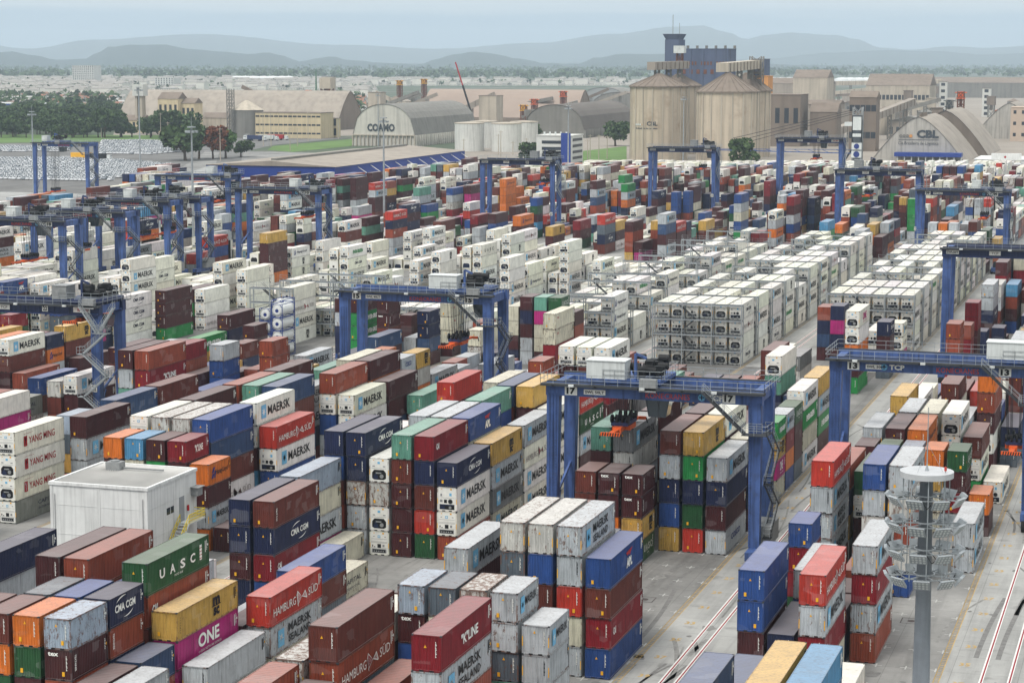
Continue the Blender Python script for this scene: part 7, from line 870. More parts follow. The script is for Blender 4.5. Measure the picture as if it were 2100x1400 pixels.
_ = [
 ((-303.4, 586), '14', 'blue gantry crane numbered 14 beside the blue walled shed', 'k', 21.9, .9, None),
 ((-248.4, 527), '10', 'dark blue gantry crane numbered 10, stacked reefers under its low girder', 'k', 22.3, .85, 'n'),
 ((-219.3, 653), '20', 'navy gantry crane over orange containers below the white office block', 'm', 25, .85, None),
 ((-189.3, 761), '25', 'navy gantry crane standing in front of the right grain silo', 'm', 25, .8, None),
 ((-148.7, 802), '24', 'navy gantry crane between the grain silos and the harbour crane', 'm', 27.5, .6, None),
 ((-99, 631), '27', 'navy gantry crane over the far right blocks, in front of the arched shed', 'm', 24.8, .4, None),
 ((-70.7, 599), '09', 'dark blue gantry crane numbered 09 at the far right', 'k', 21.2, .8, 'n'),
]
for (x, y), num, lab, stl, tp, tr_, cc in _: crane(x, y, num, lab, stl, top=tp, tr=tr_, sp_z=tp-8, detail=False, colr=M['cnavy'] if cc else None)
x26, y26 = G(1933, 507, 24.5); crane(x26, y26, '26', 'navy gantry crane numbered 26 in front of the reefer racks at right', 'm', top=24.5, tr=1.02, sp_z=20)
x, y = G(66, 292, 23.4); crane(x, y, '04', 'lone blue gantry crane beside the rows of parked white cars', 'k', top=23.4, tr=.38, sp_z=3, detail=False)
for (u, v, num, lab, tr_) in ((-70, 447, '18', 'blue gantry crane with white cabin at the left edge of the crane cluster', .62), (60, 430, '16', 'blue gantry crane second from left in the crowded cluster', .55), (165, 408, '19', 'blue gantry crane third from left in the crowded cluster', .7), (232, 402, '12', 'blue gantry crane at the right end of the crowded cluster', .62)):
    x, y = G(u, v, 21); crane(x, y, num, lab, 'k', top=21, tr=tr_, sp_z=11, detail=False, colr=M['cnavy'])
# ------------------------------------------------------------------ floodlight masts
def lamp_head(mb, mb2, c, ang, tilt=.6):
    ca, sa = math.cos(ang), math.sin(ang); o = Vector(c); rt = Vector((-sa, ca, 0)); f = Vector((ca, sa, -tilt)).normalized(); u = rt.cross(f)
    def P(a, b_, d_): return o+rt*a+u*b_+f*d_
    vs = [P(-.58, -.38, -.1), P(.58, -.38, -.1), P(.58, .38, -.1), P(-.58, .38, -.1), P(-.66, -.46, .1), P(.66, -.46, .1), P(.66, .46, .1), P(-.66, .46, .1)]
    mb.add(vs, ((0, 1, 2, 3), (4, 7, 6, 5), (0, 4, 5, 1), (1, 5, 6, 2), (2, 6, 7, 3), (3, 7, 4, 0)))
    for i in range(4):
        for j in range(3): q = P(-.44+i*.29, -.27+j*.27, .105); mb2.cyl(q, q+f*.02, .1, n=6)
def big_mast():
    x, y = -17.6, 160.5; t = thing('floodlight_mast', 'tall grey steel light mast with four rings of floodlights, bottom right', 'light mast', (x, y, 0))
    ms = MB(); ms.cyl((0, 0, 0), (0, 0, 25.6), .78, .5, n=28); ms.build('pole', mat('mast_grey', (122, 128, 134), .5, .12, .6, streak=.12), t, smooth=True)
    cp = MB(); cp.cyl((0, 0, 26.0), (0, 0, 26.45), 2.05, n=40); cp.build('cap', mat('mast_cap', (186, 188, 190), .55, .12, 1.2), t)
    sp_ = MB(); sp_.cyl((0, 0, 26.45), (0, 0, 26.9), .16, .05, n=10); sp_.cyl((0, 0, 26.7), (0, 0, 31.4), .05, .03, n=8)
    for a in range(3): sp_.bar((1.2*math.cos(a*2.1), 1.2*math.sin(a*2.1), 26.45), (0, 0, 28.6), .02)
    sp_.build('lightning_rod', M['steel'], t)
    bc = MB(); bc.cyl((1.45, -.4, 23), (1.45, -.4, 26.6), .04, n=6); bc.cyl((1.45, -.4, 26.6), (1.45, -.4, 26.9), .1, n=8, m=1); bc.build('beacon', [M['steel'], flat('beacon_red', (190, 70, 60))], t)
    fr = MB(); R0 = 1.75
    for z in (24.4, 22.3, 20.2, 18.2):
        for i in range(20):
            a, c = i*math.pi/10, (i+1)*math.pi/10; fr.bar((R0*math.cos(a), R0*math.sin(a), z), (R0*math.cos(c), R0*math.sin(c), z), .06)
            fr.bar((.8*math.cos(a), .8*math.sin(a), z+.15), (.8*math.cos(c), .8*math.sin(c), z+.15), .1)
        for i in range(6): a = i*math.pi/3; fr.bar((.6*math.cos(a), .6*math.sin(a), z), (R0*math.cos(a), R0*math.sin(a), z), .09)
    for i in range(8): a = i*math.pi/4+.2; fr.bar((R0*math.cos(a), R0*math.sin(a), 18.0), (R0*math.cos(a), R0*math.sin(a), 26.0), .08)
    fr.build('light_frame', M['steel'], t)
    q = random.Random(3)
    for z in (24.4, 22.3, 20.2, 18.2):
        for i in range(9):
            a = i*2*math.pi/9+.3*z; b1, b2 = MB(), MB(); r = 2.75; lamp_head(b1, b2, (r*math.cos(a), r*math.sin(a), z-.1), a, .75)
            b1.bar((R0*math.cos(a), R0*math.sin(a), z), (r*math.cos(a), r*math.sin(a), z), .1); f = b1.build('floodlight', M['steel'], t); b2.build('lens', M['cwhite'], f)
    cab_ = MB()
    for i in range(30):
        a = q.uniform(0, 6.3); z = q.choice((24.4, 22.3, 20.2, 18.2)); p = Vector((R0*math.cos(a), R0*math.sin(a), z)); e_ = Vector((2.6*math.cos(a+.3), 2.6*math.sin(a+.3), z-.1)); md = (p+e_)/2-Vector((0, 0, .5)); cab_.bar(p, md, .04); cab_.bar(md, e_, .04)
    cab_.build('cable', M['rubber'], t)
    an = MB()
    for a in (2.9, 5.0, .9, 4.0): an.bar((.95*math.cos(a), .95*math.sin(a), 6.2), (.95*math.cos(a), .95*math.sin(a), 8.6), .2); an.bar((.6*math.cos(a), .6*math.sin(a), 7.4), (.95*math.cos(a), .95*math.sin(a), 7.4), .1)
    an.build('antenna', M['cwhite'], t)
big_mast()
def mast(u, v, ub, h, lab, r=.35, y=None):
    x, y = G(u, v) if y is None else G(u, v)
    t = thing('light_mast', lab, 'light mast', (x, y, 0), 0, 'slim light masts standing in the yard')
    b = MB(); b.cyl((0, 0, 0), (0, 0, h), r, r*.5, n=10); b.build('pole', M['steel'], t)
    b = MB(); b.cyl((0, 0, h), (0, 0, h+.3), 1.2, n=14)
    for i in range(8):
        a = i*math.pi/4; b.box(1.4*math.cos(a)-.4, 1.4*math.sin(a)-.4, h-1.4, 1.4*math.cos(a)+.4, 1.4*math.sin(a)+.4, h-.8); b.bar((0, 0, h-.5), (1.4*math.cos(a), 1.4*math.sin(a), h-1.0), .12)
    b.build('floodlight_ring', M['steel'], t); b = MB(); b.cyl((0, 0, h+.3), (0, 0, h+3), .06, n=6); b.build('lightning_rod', M['steel'], t)
for (u, v, vt, lab) in ((398, 545, 262, 'slim light mast right of the crane cluster at left'), (788, 472, 243, 'slim light mast in front of the blue striped shed'), (289, 398, 180, 'slim light mast in front of the square water tower'), (1165, 372, 218, 'slim light mast beside the white office block'), (1401, 335, 200, 'slim light mast between the two silo groups'), (776, 300, 193, 'thin light mast before the white arched shed'), (70, 398, 230, 'thin light mast by the parked cars at left')):
    x, y = G(u, v); mast(u, v, u, ZV(vt, x, y), lab, .45)
# ------------------------------------------------------------------ industry, town and hills behind the yard
def PJ(x, y, z=0.):
    p = Vector((x, y, z-CAMH)); d = p.dot(FW); return 1050+F_PX*p.dot(RT)/d, 700-F_PX*p.dot(UP)/d
def XU(u, y, z=0.):                     # x on the line y=const seen at picture column u
    lo, hi = -20000., 20000.
    for _ in range(60):
        mid = (lo+hi)/2
        if PJ(mid, y, z)[0] < u: lo = mid
        else: hi = mid
    return lo
TAN = mat('dusty_tan_sheet', (158, 149, 138), .85, .16, .03, streak=.25); TAN2 = mat('dusty_concrete', (186, 176, 160), .85, .14, .05, streak=.3); BRN = mat('dusty_brown_sheet', (128, 116, 105), .85, .16, .03, streak=.2)
GRYS = mat('weathered_grey_sheet', (130, 128, 122), .8, .16, .05, streak=.25); BEI = mat('beige_wall', (206, 190, 156), .8, .1, .1, streak=.2); WHT = mat('distant_white_wall', (206, 206, 200), .8, .1, .05); WIN = mat('distant_window', (46, 52, 60), .4, .2, 1)
BLU = mat('blue_cladding', (34, 62, 140), .5, .08, .1); ELEV = mat('faded_blue_wall', (82, 94, 120), .8, .14, .04, streak=.3); SALM = mat('salmon_wall', (204, 116, 88), .8, .12, .1, streak=.2); OCH = mat('orange_ochre_wall', (214, 150, 84), .8, .1, .1, streak=.2)
SILO = mat('silo_concrete', (194, 180, 160), .9, .12, .06, streak=.3, stain=(160, 140, 120)); RST = mat('rusty_steel', (112, 70, 54), .8, .3, .4)
def block(name, label, cat, u0, u1, vt, vb, depth, m_, win=None, roof=None, gable=0, group=None, parts=None, wmat=None, base=None):
    x0, y0 = G(u0, vb); x1 = XU(u1, y0); h = ZV(vt, (x0+x1)/2, y0); w = x1-x0
    t = thing(name, label, cat, (x0, y0, 0), 0, group); b = MB(); b.box(0, 0, 0, w, depth, h); b.build('wall', m_, t)
    r = MB()
    if gable: r.add([(-.4, -.4, h), (w+.4, -.4, h), (w+.4, depth+.4, h), (-.4, depth+.4, h), (-.4, depth/2, h+gable), (w+.4, depth/2, h+gable)], ((0, 1, 5, 4), (2, 3, 4, 5), (0, 4, 3), (1, 2, 5)))
    else: r.box(-.3, -.3, h, w+.3, depth+.3, h+.4)
    r.build('roof', roof or m_, t)
    if win:
        nx, nz, ww, wh = win; z_ = MB()
        for i in range(nx):
            for j in range(nz):
                cx = w*(i+.5)/nx; cz = h*(j+.6)/nz; q = MB(); q.box(cx-ww/2, -.08, cz-wh/2, cx+ww/2, .0, cz+wh/2)
                if nx*nz <= 60: q.build('window', wmat or WIN, t)
                else: z_.v += [] ; z_.add(q.v, q.f)
        if z_.v: o = z_.build('window', wmat or WIN, t)
    return t, w, h
def arch_pts(w, h0, h, kind='round', n=14):
    pts = []
    for i in range(n+1):
        s = i/n; x = w*s
        if kind == 'round': z = h0+(h-h0)*math.sqrt(max(0, 1-abs(2*s-1)**2.2))
        else: z = h0+(h-h0)*(1-abs(2*s-1)**1.45)
        pts.append((x, z))
    return pts
def arch_shed(label, x0, y0, w, L, h0, h, kind, wallm, roofm, axis='y', butt=True, name='arched_shed', slots=()):
    t = thing(name, label, 'storage shed', (x0, y0, 0)); pts = arch_pts(w, h0, h, kind)
    if axis == 'x':
        P = lambda a, s, z: (s, a, z)
    else: P = lambda a, s, z: (a, s, z)
    b = MB(); n = len(pts)
    for s, f in ((0, 1), (L, -1)): b.add([P(a, s, z) for a, z in pts]+[P(w, s, 0), P(0, s, 0)], [tuple(range(n+2))])
    b.build('end_wall', wallm, t)
    r = MB(); r.add([P(a, -.5, z+.2) for a, z in pts]+[P(a, L+.5, z+.2) for a, z in pts], [(i, i+1, n+i+1, n+i) for i in range(n-1)]); r.build('roof', roofm, t)
    if h0 > 0:
        s = MB()
        for a in (0, w): s.add([P(a, 0, 0), P(a, L, 0), P(a, L, h0), P(a, 0, h0)], ((0, 1, 2, 3),))
        if butt:
            k = 0
            while k < L:
                a = w; s.box(*(P(a, k, 0)), *(P(a+1.2, k+.8, h0))) if axis == 'y' else s.box(k, -1.2, 0, k+.8, 0, h0); k += 4.2
        s.build('side_wall', wallm, t)
    return t
# shed with the blue wall band
x0, y0 = G(687, 343, 13); xl = XU(423, y0, 13); yb = y0+150; t = thing('warehouse', 'long low warehouse with blue wall band and dusty tan roof behind the stacks', 'warehouse', (xl, y0, 0))
w = x0-xl; b = MB(); b.box(0, 0, 0, w, 165, 8.2); b.build('lower_wall', WHT, t); b = MB(); b.box(-.1, -.1, 8.2, w+.1, 165.1, 13); b.build('blue_band', BLU, t)
r = MB(); r.add([(-.6, -.6, 13.05), (w+.6, -.6, 13.05), (w+.6, 165.6, 13.05), (-.6, 165.6, 13.05), (w/2, -.6, 15.2), (w/2, 165.6, 15.2)], ((0, 1, 4), (1, 2, 5, 4), (2, 3, 5), (3, 0, 4, 5))); r.build('roof', TAN, t)
r = MB(); r.box(w*.5-1.2, 4, 15.1, w*.5+1.2, 160, 16); r.build('roof_vent', GRYS, t)
r = MB(); r.add([(w+.1, 20, 7.9), (w+9, 20, 6.6), (w+9, 165, 6.6), (w+.1, 165, 7.9)], ((0, 1, 2, 3),)); [r.bar((w+.1, 25+i*15, 12), (w+8.5, 25+i*15, 6.8), .25) for i in range(10)]; r.build('canopy', WHT, t)
# white arched shed with letters
x0, y0 = G(724, 299); x1 = XU(851, y0); t = arch_shed('white fronted arched shed lettered in large dark capitals, tall ribbed base wall', x0, y0, x1-x0, 128, 7.4, 27.5, 'round', mat('arched_white_wall', (206, 202, 192), .8, .1, .1, streak=.3), GRYS)
d_ = MB(); vs, fs = text2d('COAMO', .05, 2); d_.add([((x1-x0)*.235+a*19.5, -.25, 9.6+c*5.2) for a, c in vs], fs); d_.build('lettering', M['cab'], t)
rb = MB(); [rb.box(i*(x1-x0)/16-.3, -.9, 0, i*(x1-x0)/16+.3, 0, 7.2) for i in range(17)]; rb.box(0, -1, 6.9, x1-x0, -.1, 7.5); rb.build('base_rib', TAN2, t)
# round white tanks
for u, v, lab, r_, h in ((953, 311, 'leftmost of the four broad white storage tanks', 9.3, 17.5), (1029, 312, 'third white storage tank, nearest and tallest looking', 9.5, 17.5), (984, 304, 'second white storage tank, half hidden between its neighbours', 9, 17), (1066, 305, 'rightmost white storage tank, half hidden', 9, 17)):
    x, y = G(u, v); t = thing('storage_tank', lab, 'tank', (x, y+r_, 0), 0, 'white storage tanks beyond the warehouse'); b = MB(); b.lathe((0, 0, 0), [(r_, 0), (r_, h)], 40); b.build('shell', mat('storage_tank_white', (214, 214, 208), .6, .1, .2, streak=.25) if u == 953 else bpy.data.materials['storage_tank_white'], t, True)
    b = MB(); b.lathe((0, 0, h), [(r_+.2, -.3), (r_+.2, .2), (0, .9)], 40); b.build('roof', TAN2, t)
# office block
t, w, h = block('office_building', 'white office block with dark window bands and a blue corner slab', 'office block', 1100, 1172, 279, 347, 22, WHT)
b = MB(); [b.box(3, -.15, h*(.2+i*.19), w-3, -.01, h*(.2+i*.19)+h*.09) for i in range(4)]; b.box(w*.18, -.25, h*.05, w*.72, -.1, h*.55, 0); b.build('window_band', WIN, t)
b = MB(); [b.box(w+.02, 2, h*(.12+i*.18), w+.15, 20, h*(.12+i*.18)+h*.08) for i in range(5)]; b.build('side_window', WIN, t)
b = MB(); b.box(w-5.6, -.7, h*.1, w-.5, -.16, h+1.6); b.build('blue_slab', BLU, t)
b = MB(); [b.cyl((w*.15+i*3, 5, h+.4), (w*.15+i*3, 5, h+2), .5, n=8) for i in range(5)]; b.build('roof_vent', M['cwhite'], t)
# grain silos
def silo(u0, u1, vt, vb, va, lab, cbl=False):
    x0, y0 = G(u0, vb); x1 = XU(u1, y0); r = (x1-x0)/2*.98; xc = (x0+x1)/2; h = ZV(vt, xc, y0+r*.6); hc = ZV(va, xc, y0+r)-h
    t = thing('grain_silo', lab, 'silo', (xc, y0+r, 0), 0, 'concrete grain silos with ribbed conical roofs'); b = MB(); b.lathe((0, 0, 0), [(r, 0), (r, h)], 64); b.build('shell', SILO, t, True)
    for i in range(9): a = -math.pi*(.05+i*.112); p = MB(); p.box(-.35, -.35, 0, .35, .35, h); o = p.build('pilaster', TAN2, t); o.location = (r*math.cos(a), r*math.sin(a), 0); o.rotation_euler.z = a
    b = MB(); b.lathe((0, 0, h), [(r+.9, -.6), (r+.9, .1), (1.2, hc)], 40)
    for i in range(24): a = i*math.pi/12; b.bar(((r+.9)*math.cos(a), (r+.9)*math.sin(a), h+.15), (1.2*math.cos(a), 1.2*math.sin(a), h+hc+.1), .35)
    b.build('cone_roof', BRN, t)
    if cbl:
        d_ = MB()
        def put(s, a0, z, wid, hei, k): vs, fs = text2d(s, .04, 2); d_.add([((r+.12)*math.sin(a0+p*wid/r), -(r+.12)*math.cos(a0+p*wid/r), z+q*hei) for p, q in vs], fs, k)
        put('CBL', -.2, h*.47, 6.4, 2.5, 0); put('Cia.Brasileira de Logistica', -.72, h*.42, 15, 1.1, 0)
        for i in range(4): d_.cyl(((r+.1)*math.sin(-.66+i*.1), -(r+.1)*math.cos(-.66+i*.1), h*.485), ((r+.25)*math.sin(-.66+i*.1), -(r+.25)*math.cos(-.66+i*.1), h*.485), .6, n=10, m=1 if i == 3 else 2)
        d_.build('lettering', [M['cab'], OCH, M['cwhite']], t)
    return xc, y0+r, r, h, hc
s3 = silo(1335, 1425, 176, 316, 152, 'left rear grain silo, mostly hidden behind the marked one')
s1 = silo(1278, 1396, 177, 329, 152, 'left front grain silo bearing dark capital letters', True)
s4 = silo(1470, 1570, 186, 322, 150, 'right rear grain silo, beside the orange wall')
s2 = silo(1414, 1542, 188, 338, 150, 'right front grain silo, broadest and nearest, unmarked')
def lattice(mb, x, y, z0, z1, w, k=.35, n=None):
    n = n or max(1, int((z1-z0)/w))
    for a in (-w/2, w/2):
        for c in (-w/2, w/2): mb.bar((x+a, y+c, z0), (x+a, y+c, z1), k)
    for i in range(n):
        p, q = z0+(z1-z0)*i/n, z0+(z1-z0)*(i+1)/n
        for c in (-w/2, w/2): mb.bar((x-w/2, y+c, p), (x+w/2, y+c, q), k*.6); mb.bar((x+w/2, y+c, p), (x-w/2, y+c, q), k*.6)
        for a in (-w/2, w/2): mb.bar((x+a, y-w/2, p), (x+a, y+w/2, q), k*.6)
def gallery(label, pa, pb, sag, w=5, hh=4, legs=3, m_=None, grp='conveyor galleries of the grain terminal', ztop=None):
    t = thing('conveyor_gallery', label, 'conveyor', (0, 0, 0), 0, grp); b = MB(); b.bar(pa, pb, w, hh); b.build('gallery', m_ or TAN, t); b = MB(); pa = Vector(pa); pb = Vector(pb)
    for i in range(legs):
        p = pa.lerp(pb, (i+.5)/legs); lattice(b, p.x, p.y, sag, p.z-hh/2, 2.6, .45)
    if legs: b.build('trestle', GRYS, t)
    b = MB(); n = max(4, int((pb-pa).length/9)); dr = (pb-pa).normalized(); sd = dr.cross(Vector((0, 0, 1))).normalized()
    for i in range(n): p = pa.lerp(pb, (i+.5)/n); b.bar(p+sd*(w/2+.1)-Vector((0, 0, hh*.5)), p+sd*(w/2+.1)+Vector((0, 0, hh*.5)), .5)
    b.build('gallery_rib', BRN, t); return t
zl = s1[3]+s1[4]+2
gallery('tan conveyor gallery on lattice legs over the left silos', (s1[0]-5, s1[1], zl+2.5), (s3[0]+4, s3[1], zl+3), s1[3]+4, 5, 4.6, 3)
gallery('pale rounded gallery on lattice legs over the right silos', (s2[0]-3, s2[1]-2, s2[3]+s2[4]+3), (s4[0]+5, s4[1], s2[3]+s2[4]+4.5), s2[3]+6, 7, 5, 3, TAN2)
t = thing('head_house', 'small white cabin raised over the left silo gallery', 'head house', (s3[0]-3, s3[1]-2, 0)); b = MB(); b.box(0, 0, zl+10, 6.5, 6, zl+14.5); b.build('wall', M['cwhite'], t); b = MB(); lattice(b, 3.2, 3, zl+4, zl+10, 3.4, .5); b.build('trestle', RST, t)
t = thing('elevator_tower', 'open steel lattice frame with hoppers above the right rear silo', 'elevator tower', (s4[0]+6, s4[1]-2, 0)); b = MB(); lattice(b, 0, 0, s4[3], s4[3]+20, 7, .6, 4); b.build('frame', GRYS, t); b = MB(); q = random.Random(2); [b.box(q.uniform(-4, 1), q.uniform(-3, 1), s4[3]+3+i*2.2, q.uniform(1, 4), q.uniform(1, 4), s4[3]+4.6+i*2.2) for i in range(7)]; b.build('hopper', BRN, t)
# faded blue elevator building
t, w, h = block('grain_elevator', 'tall faded blue grain elevator with rows of small windows behind the silos', 'grain elevator', 1390, 1490, 101, 282, 30, ELEV)
b = MB(); b.box(-10.5, 0, 0, 0, 20, h+7); b.add([(-10, .5, h+7), (-.5, .5, h+7), (-.5, 16, h+7), (-10, 16, h+7), (-12, -1.5, h+11), (1.5, -1.5, h+11), (1.5, 18, h+11), (-12, 18, h+11)], ((0, 1, 5, 4), (1, 2, 6, 5), (2, 3, 7, 6), (3, 0, 4, 7), (4, 5, 6, 7))); b.build('stair_tower', ELEV, t)
b = MB(); [b.box(3+i*w/16, -.3, h*.82, 4.2+i*w/16, -.02, h*.86) for i in range(16) if i % 5]; [b.box(3+i*w/14, -.3, h*.72, 5.4+i*w/14, -.02, h*.77) for i in range(9) if i % 2 == 0]; b.build('window', RST, t)
b = MB(); [b.box(i*w/4-.5, -.5, 0, i*w/4+.5, 0, h) for i in range(5)]; b.build('pilaster', ELEV, t); b = MB(); [b.cyl((5+i*7, 8, h+.4), (5+i*7, 8, h+2.6), 1, n=8) for i in range(6)]; b.cyl((-6, 6, h+11), (-6, 6, h+25), .2, n=5); b.cyl((-1, 6, h+11), (-1, 6, h+19), .15, n=5); b.build('roof_vent', GRYS, t)
block('annex_building', 'lower blue grey annex to the right of the elevator', 'building', 1540, 1567, 122, 282, 18, ELEV, (3, 2, 1.6, 8), M['cab'])
block('ochre_building', 'orange ochre ribbed wall behind the right silo', 'building', 1541, 1573, 157, 290, 18, OCH)
# pointed arch sheds at right
LS = mat('pale_concrete_wall', (182, 178, 170), .85, .12, .12, streak=.4)
x0, y0 = G(1786, 331); x1 = XU(1978, y0); w = x1-x0; t = arch_shed('huge pale pointed arch shed with dark three letter sign', x0, y0, w, 84, 0, ZV(240, x0+w/2, y0), 'point', LS, TAN, butt=False)
d_ = MB(); z = 13.5
def pt(s, a, z, wd, ht, bo=.04, k=0): vs, fs = text2d(s, bo, 2); d_.add([(a+p*wd, -.3, z+q*ht) for p, q in vs], fs, k)
pt('CBL', w*.485, z, w*.235, 4.6, .05); pt('Cia.Brasileira de Logistica', w*.29, z-4.3, w*.43, 2.4, .0); d_.quad((w*.29, -.3, z-1.1), (w*.72, -.3, z-1.1), (w*.72, -.3, z-.8), (w*.29, -.3, z-.8))
for i in range(4): d_.cyl((w*.315+i*w*.036, -.2, z+1.1), (w*.315+i*w*.036, -.35, z+1.1), .95, n=12, m=1 if i == 3 else 2)
d_.build('lettering', [M['cab'], OCH, GRYS], t)
b = MB(); b.box(w*.27, -9, 3.4, w*.98, -.4, 5.6); b.build('blue_canopy', BLU, t); b = MB(); [b.box(w*(.3+i*.075), -8.5, 0, w*(.3+i*.075)+.5, -8, 3.4) for i in range(10)]; b.build('canopy_post', M['cwhite'], t)
b = MB(); [b.cyl((w/2+.5, 5+i*4.5, 25), (w/2+.5, 5+i*4.5, 27.3), .7, n=8) for i in range(7)]; b.build('roof_vent', BRN, t)
arch_shed('second pointed arch shed, stepped behind the lettered one', x0+5, y0+93, w, 90, 0, ZV(240, x0+w/2, y0)+1.5, 'point', BRN, TAN, butt=False)
x3, y3 = G(2110, 292); arch_shed('pale arched shed end at the right edge of the photo', XU(2000, y3+60), y3+60, 48, 70, 3, 26, 'point', LS, TAN, butt=False)
block('pale_block', 'beige block with round wall emblem at the right edge', 'building', 2071, 2140, 221, 290, 25, mat('pinkish_wall', (196, 176, 158), .85, .1, .1), (4, 3, 2, 2.4))
block('white_workshop', 'low white workshop with a dark doorway, right of the arched shed', 'building', 1998, 2200, 329, 352, 40, M['wallw'])
x, y = G(2037, 352); t = thing('doorway_frame', 'white gable front with black doorway and small red diamond', 'building', (x, y-3, 0)); b = MB(); b.box(-1, 0, 0, 14, 3, 9.5); b.build('wall', M['wallw'], t); b = MB(); b.box(2, -.1, 0, 11, -.02, 5.2); b.build('door', M['dark'], t); b = MB(); b.add([(6, -.12, 7), (6.7, -.12, 7.7), (6, -.12, 8.4), (5.3, -.12, 7.7)], ((0, 1, 2, 3),)); b.build('emblem', M['lr'], t)
# left industry
x0, y0 = G(240, 262); x1 = XU(690, y0); arch_shed('very long tan barrel roofed store across the left background', x0, y0, 60, (x1-x0), 4, 31, 'point', BRN, TAN, 'x', False)
x0, y0 = G(862, 249); x1 = XU(1180, y0); arch_shed('long reddish tan barrel roofed store behind the white arched shed', x0, y0, 60, (x1-x0), 4, 29, 'point', BRN, mat('reddish_tan_roof', (156, 140, 128), .85, .12, .03), 'x', False)
x0, y0 = G(1075, 282); arch_shed('dark grey arched shed with ribbed base, left of the silos', x0, y0, 46, 150, 6, 24, 'round', GRYS, mat('dark_roof', (104, 98, 92), .85, .15, .05), 'y')
x0, y0 = G(1185, 225); arch_shed('pale grey arched shed half hidden behind the silos', x0, y0, 60, 60, 5, 25, 'round', mat('pale_end', (150, 154, 154), .8, .1, .05), GRYS, 'y', False)
x0, y0 = G(1210, 232); arch_shed('smaller grey round ended shed behind the conveyor', x0, y0, 62, 50, 4, 22, 'round', GRYS, BRN, 'y', False)
for a in ((325, 366, 203, 272, 16, BEI, (4, 1, 2, 12), 5, 'tall cream mill with dark vertical slots', 'mill_building'), (364, 400, 212, 272, 14, BEI, (4, 1, 2, 11), 4, 'lower cream mill wing with dark slots', 'mill_building'), (236, 292, 247, 272, 16, BEI, (5, 1, 2, 5), 4, 'low cream hall left of the mill', 'hall'), (412, 465, 242, 270, 16, TAN2, None, 4, 'small tan hall with pitched roof', 'hall'),
          (524, 658, 232, 283, 24, BEI, (14, 3, 3, 1.2), 0, 'wide beige works building with small window strips', 'works_building'), (600, 690, 243, 281, 8, BEI, (8, 2, 4, 5), 0, 'lower beige front wing of the works', 'works_wing'), (680, 723, 217, 262, 16, SALM, (5, 3, 1.6, 1.6), 0, 'salmon orange industrial block', 'industrial_block'), (660, 683, 158, 196, 12, TAN2, None, 0, 'square grey concrete head of the rusty tower', 'tower_head'),
          (755, 780, 190, 250, 14, TAN2, None, 0, 'grey concrete shaft building left of the arched shed', 'shaft_building'), (898, 930, 187, 240, 20, GRYS, (1, 1, 6, 8), 0, 'grey square machinery building behind the white arched shed', 'machinery_building'), (982, 1018, 197, 262, 18, TAN2, None, 0, 'plain concrete tower block right of the arched shed', 'concrete_block'), (1176, 1200, 222, 262, 9, SALM, (1, 3, 5, 3), 0, 'orange panelled tower beside the conveyor', 'panel_tower'),
          (1565, 1640, 195, 300, 30, BRN, (4, 1, 3, 10), 0, 'brown corrugated hall right of the silos', 'hall'), (1600, 1720, 214, 285, 26, TAN, (10, 1, 3, 4), 3, 'long tan hall with dark slots', 'hall'), (1660, 1715, 230, 300, 18, BRN, None, 6, 'brown hipped shed beside the harbour crane', 'hall'), (1625, 1695, 160, 240, 40, TAN2, None, 8, 'pale distant hall with pitched roof', 'hall'), (1775, 1905, 176, 235, 60, TAN2, (16, 1, 3, 5), 12, 'large hazy hall with curved roof', 'hall'), (1560, 1700, 172, 232, 40, TAN, None, 6, 'hazy tan hall beyond the silos', 'hall'),
          (1740, 1795, 200, 310, 16, BRN, (5, 2, 3, 4), 4, 'dusty brown transfer tower behind the harbour crane', 'transfer_tower'), (1835, 1858, 222, 262, 10, BRN, None, 0, 'small brown tower left of the pointed arch', 'transfer_tower'), (1925, 1940, 168, 235, 10, WHT, (1, 5, 4, 3), 0, 'thin white tower in the haze at right', 'transfer_tower'), (2013, 2030, 182, 240, 10, WHT, (1, 5, 4, 3), 0, 'thin pale tower at far right', 'transfer_tower'), (1880, 2100, 170, 200, 60, GRYS, None, 8, 'long dark roofed hall in the haze at right', 'hall'), (1505, 1530, 150, 200, 12, TAN2, (3, 2, 1.5, 2), 0, 'small tan tower above the distant roofs', 'transfer_tower')):
    block(a[9], a[8], 'industrial building', a[0], a[1], a[2], a[3], a[4], a[5], a[6], BRN, a[7])
x, y = G(493, 283); t = thing('steel_silo', 'ribbed grey steel silo beside a lattice tower', 'silo', (x, y+12, 0)); b = MB(); b.lathe((0, 0, 0), [(12, 0), (12, 20)], 32); b.build('shell', GRYS, t, True); b = MB(); b.lathe((0, 0, 20), [(12.4, 0), (1, 7)], 24); b.build('cone_roof', TAN2, t); b = MB(); lattice(b, -7, -13, 0, 35, 4, .5); b.build('lattice_tower', GRYS, t)
x, y = G(289, 272); t = thing('water_tower', 'slender concrete water tower with a white square head', 'water tower', (x, y, 0)); h = ZV(197, x, y); b = MB(); b.box(-3, -3, 0, -1.2, 3, h); b.box(1.2, -3, 0, 3, 3, h); b.box(-1.2, 0, 0, 1.2, 3, h); b.build('shaft', TAN2, t); b = MB(); b.box(-4.6, -4, h, 4.6, 4, h+9); b.build('tank', WHT, t); d_ = MB(); vs, fs = text2d('COAMO', .02, 1); d_.add([(-1+c*1.6, -4.1, h+1.5+(1-a)*0+a*5.5) for a, c in vs], fs); d_.build('lettering', M['cab'], t)
x, y = G(672, 262); t = thing('rusty_tower', 'rusty steel tower carrying the grey square head', 'tower', (x, y, 0)); h = ZV(182, x, y); b = MB(); lattice(b, 0, 0, 0, h, 8, .9); b.box(-2, -2, 0, 2, 2, h); b.build('frame', RST, t); b = MB(); b.box(-5, -5, h, 5, 5, h+9); b.build('head', TAN2, t)
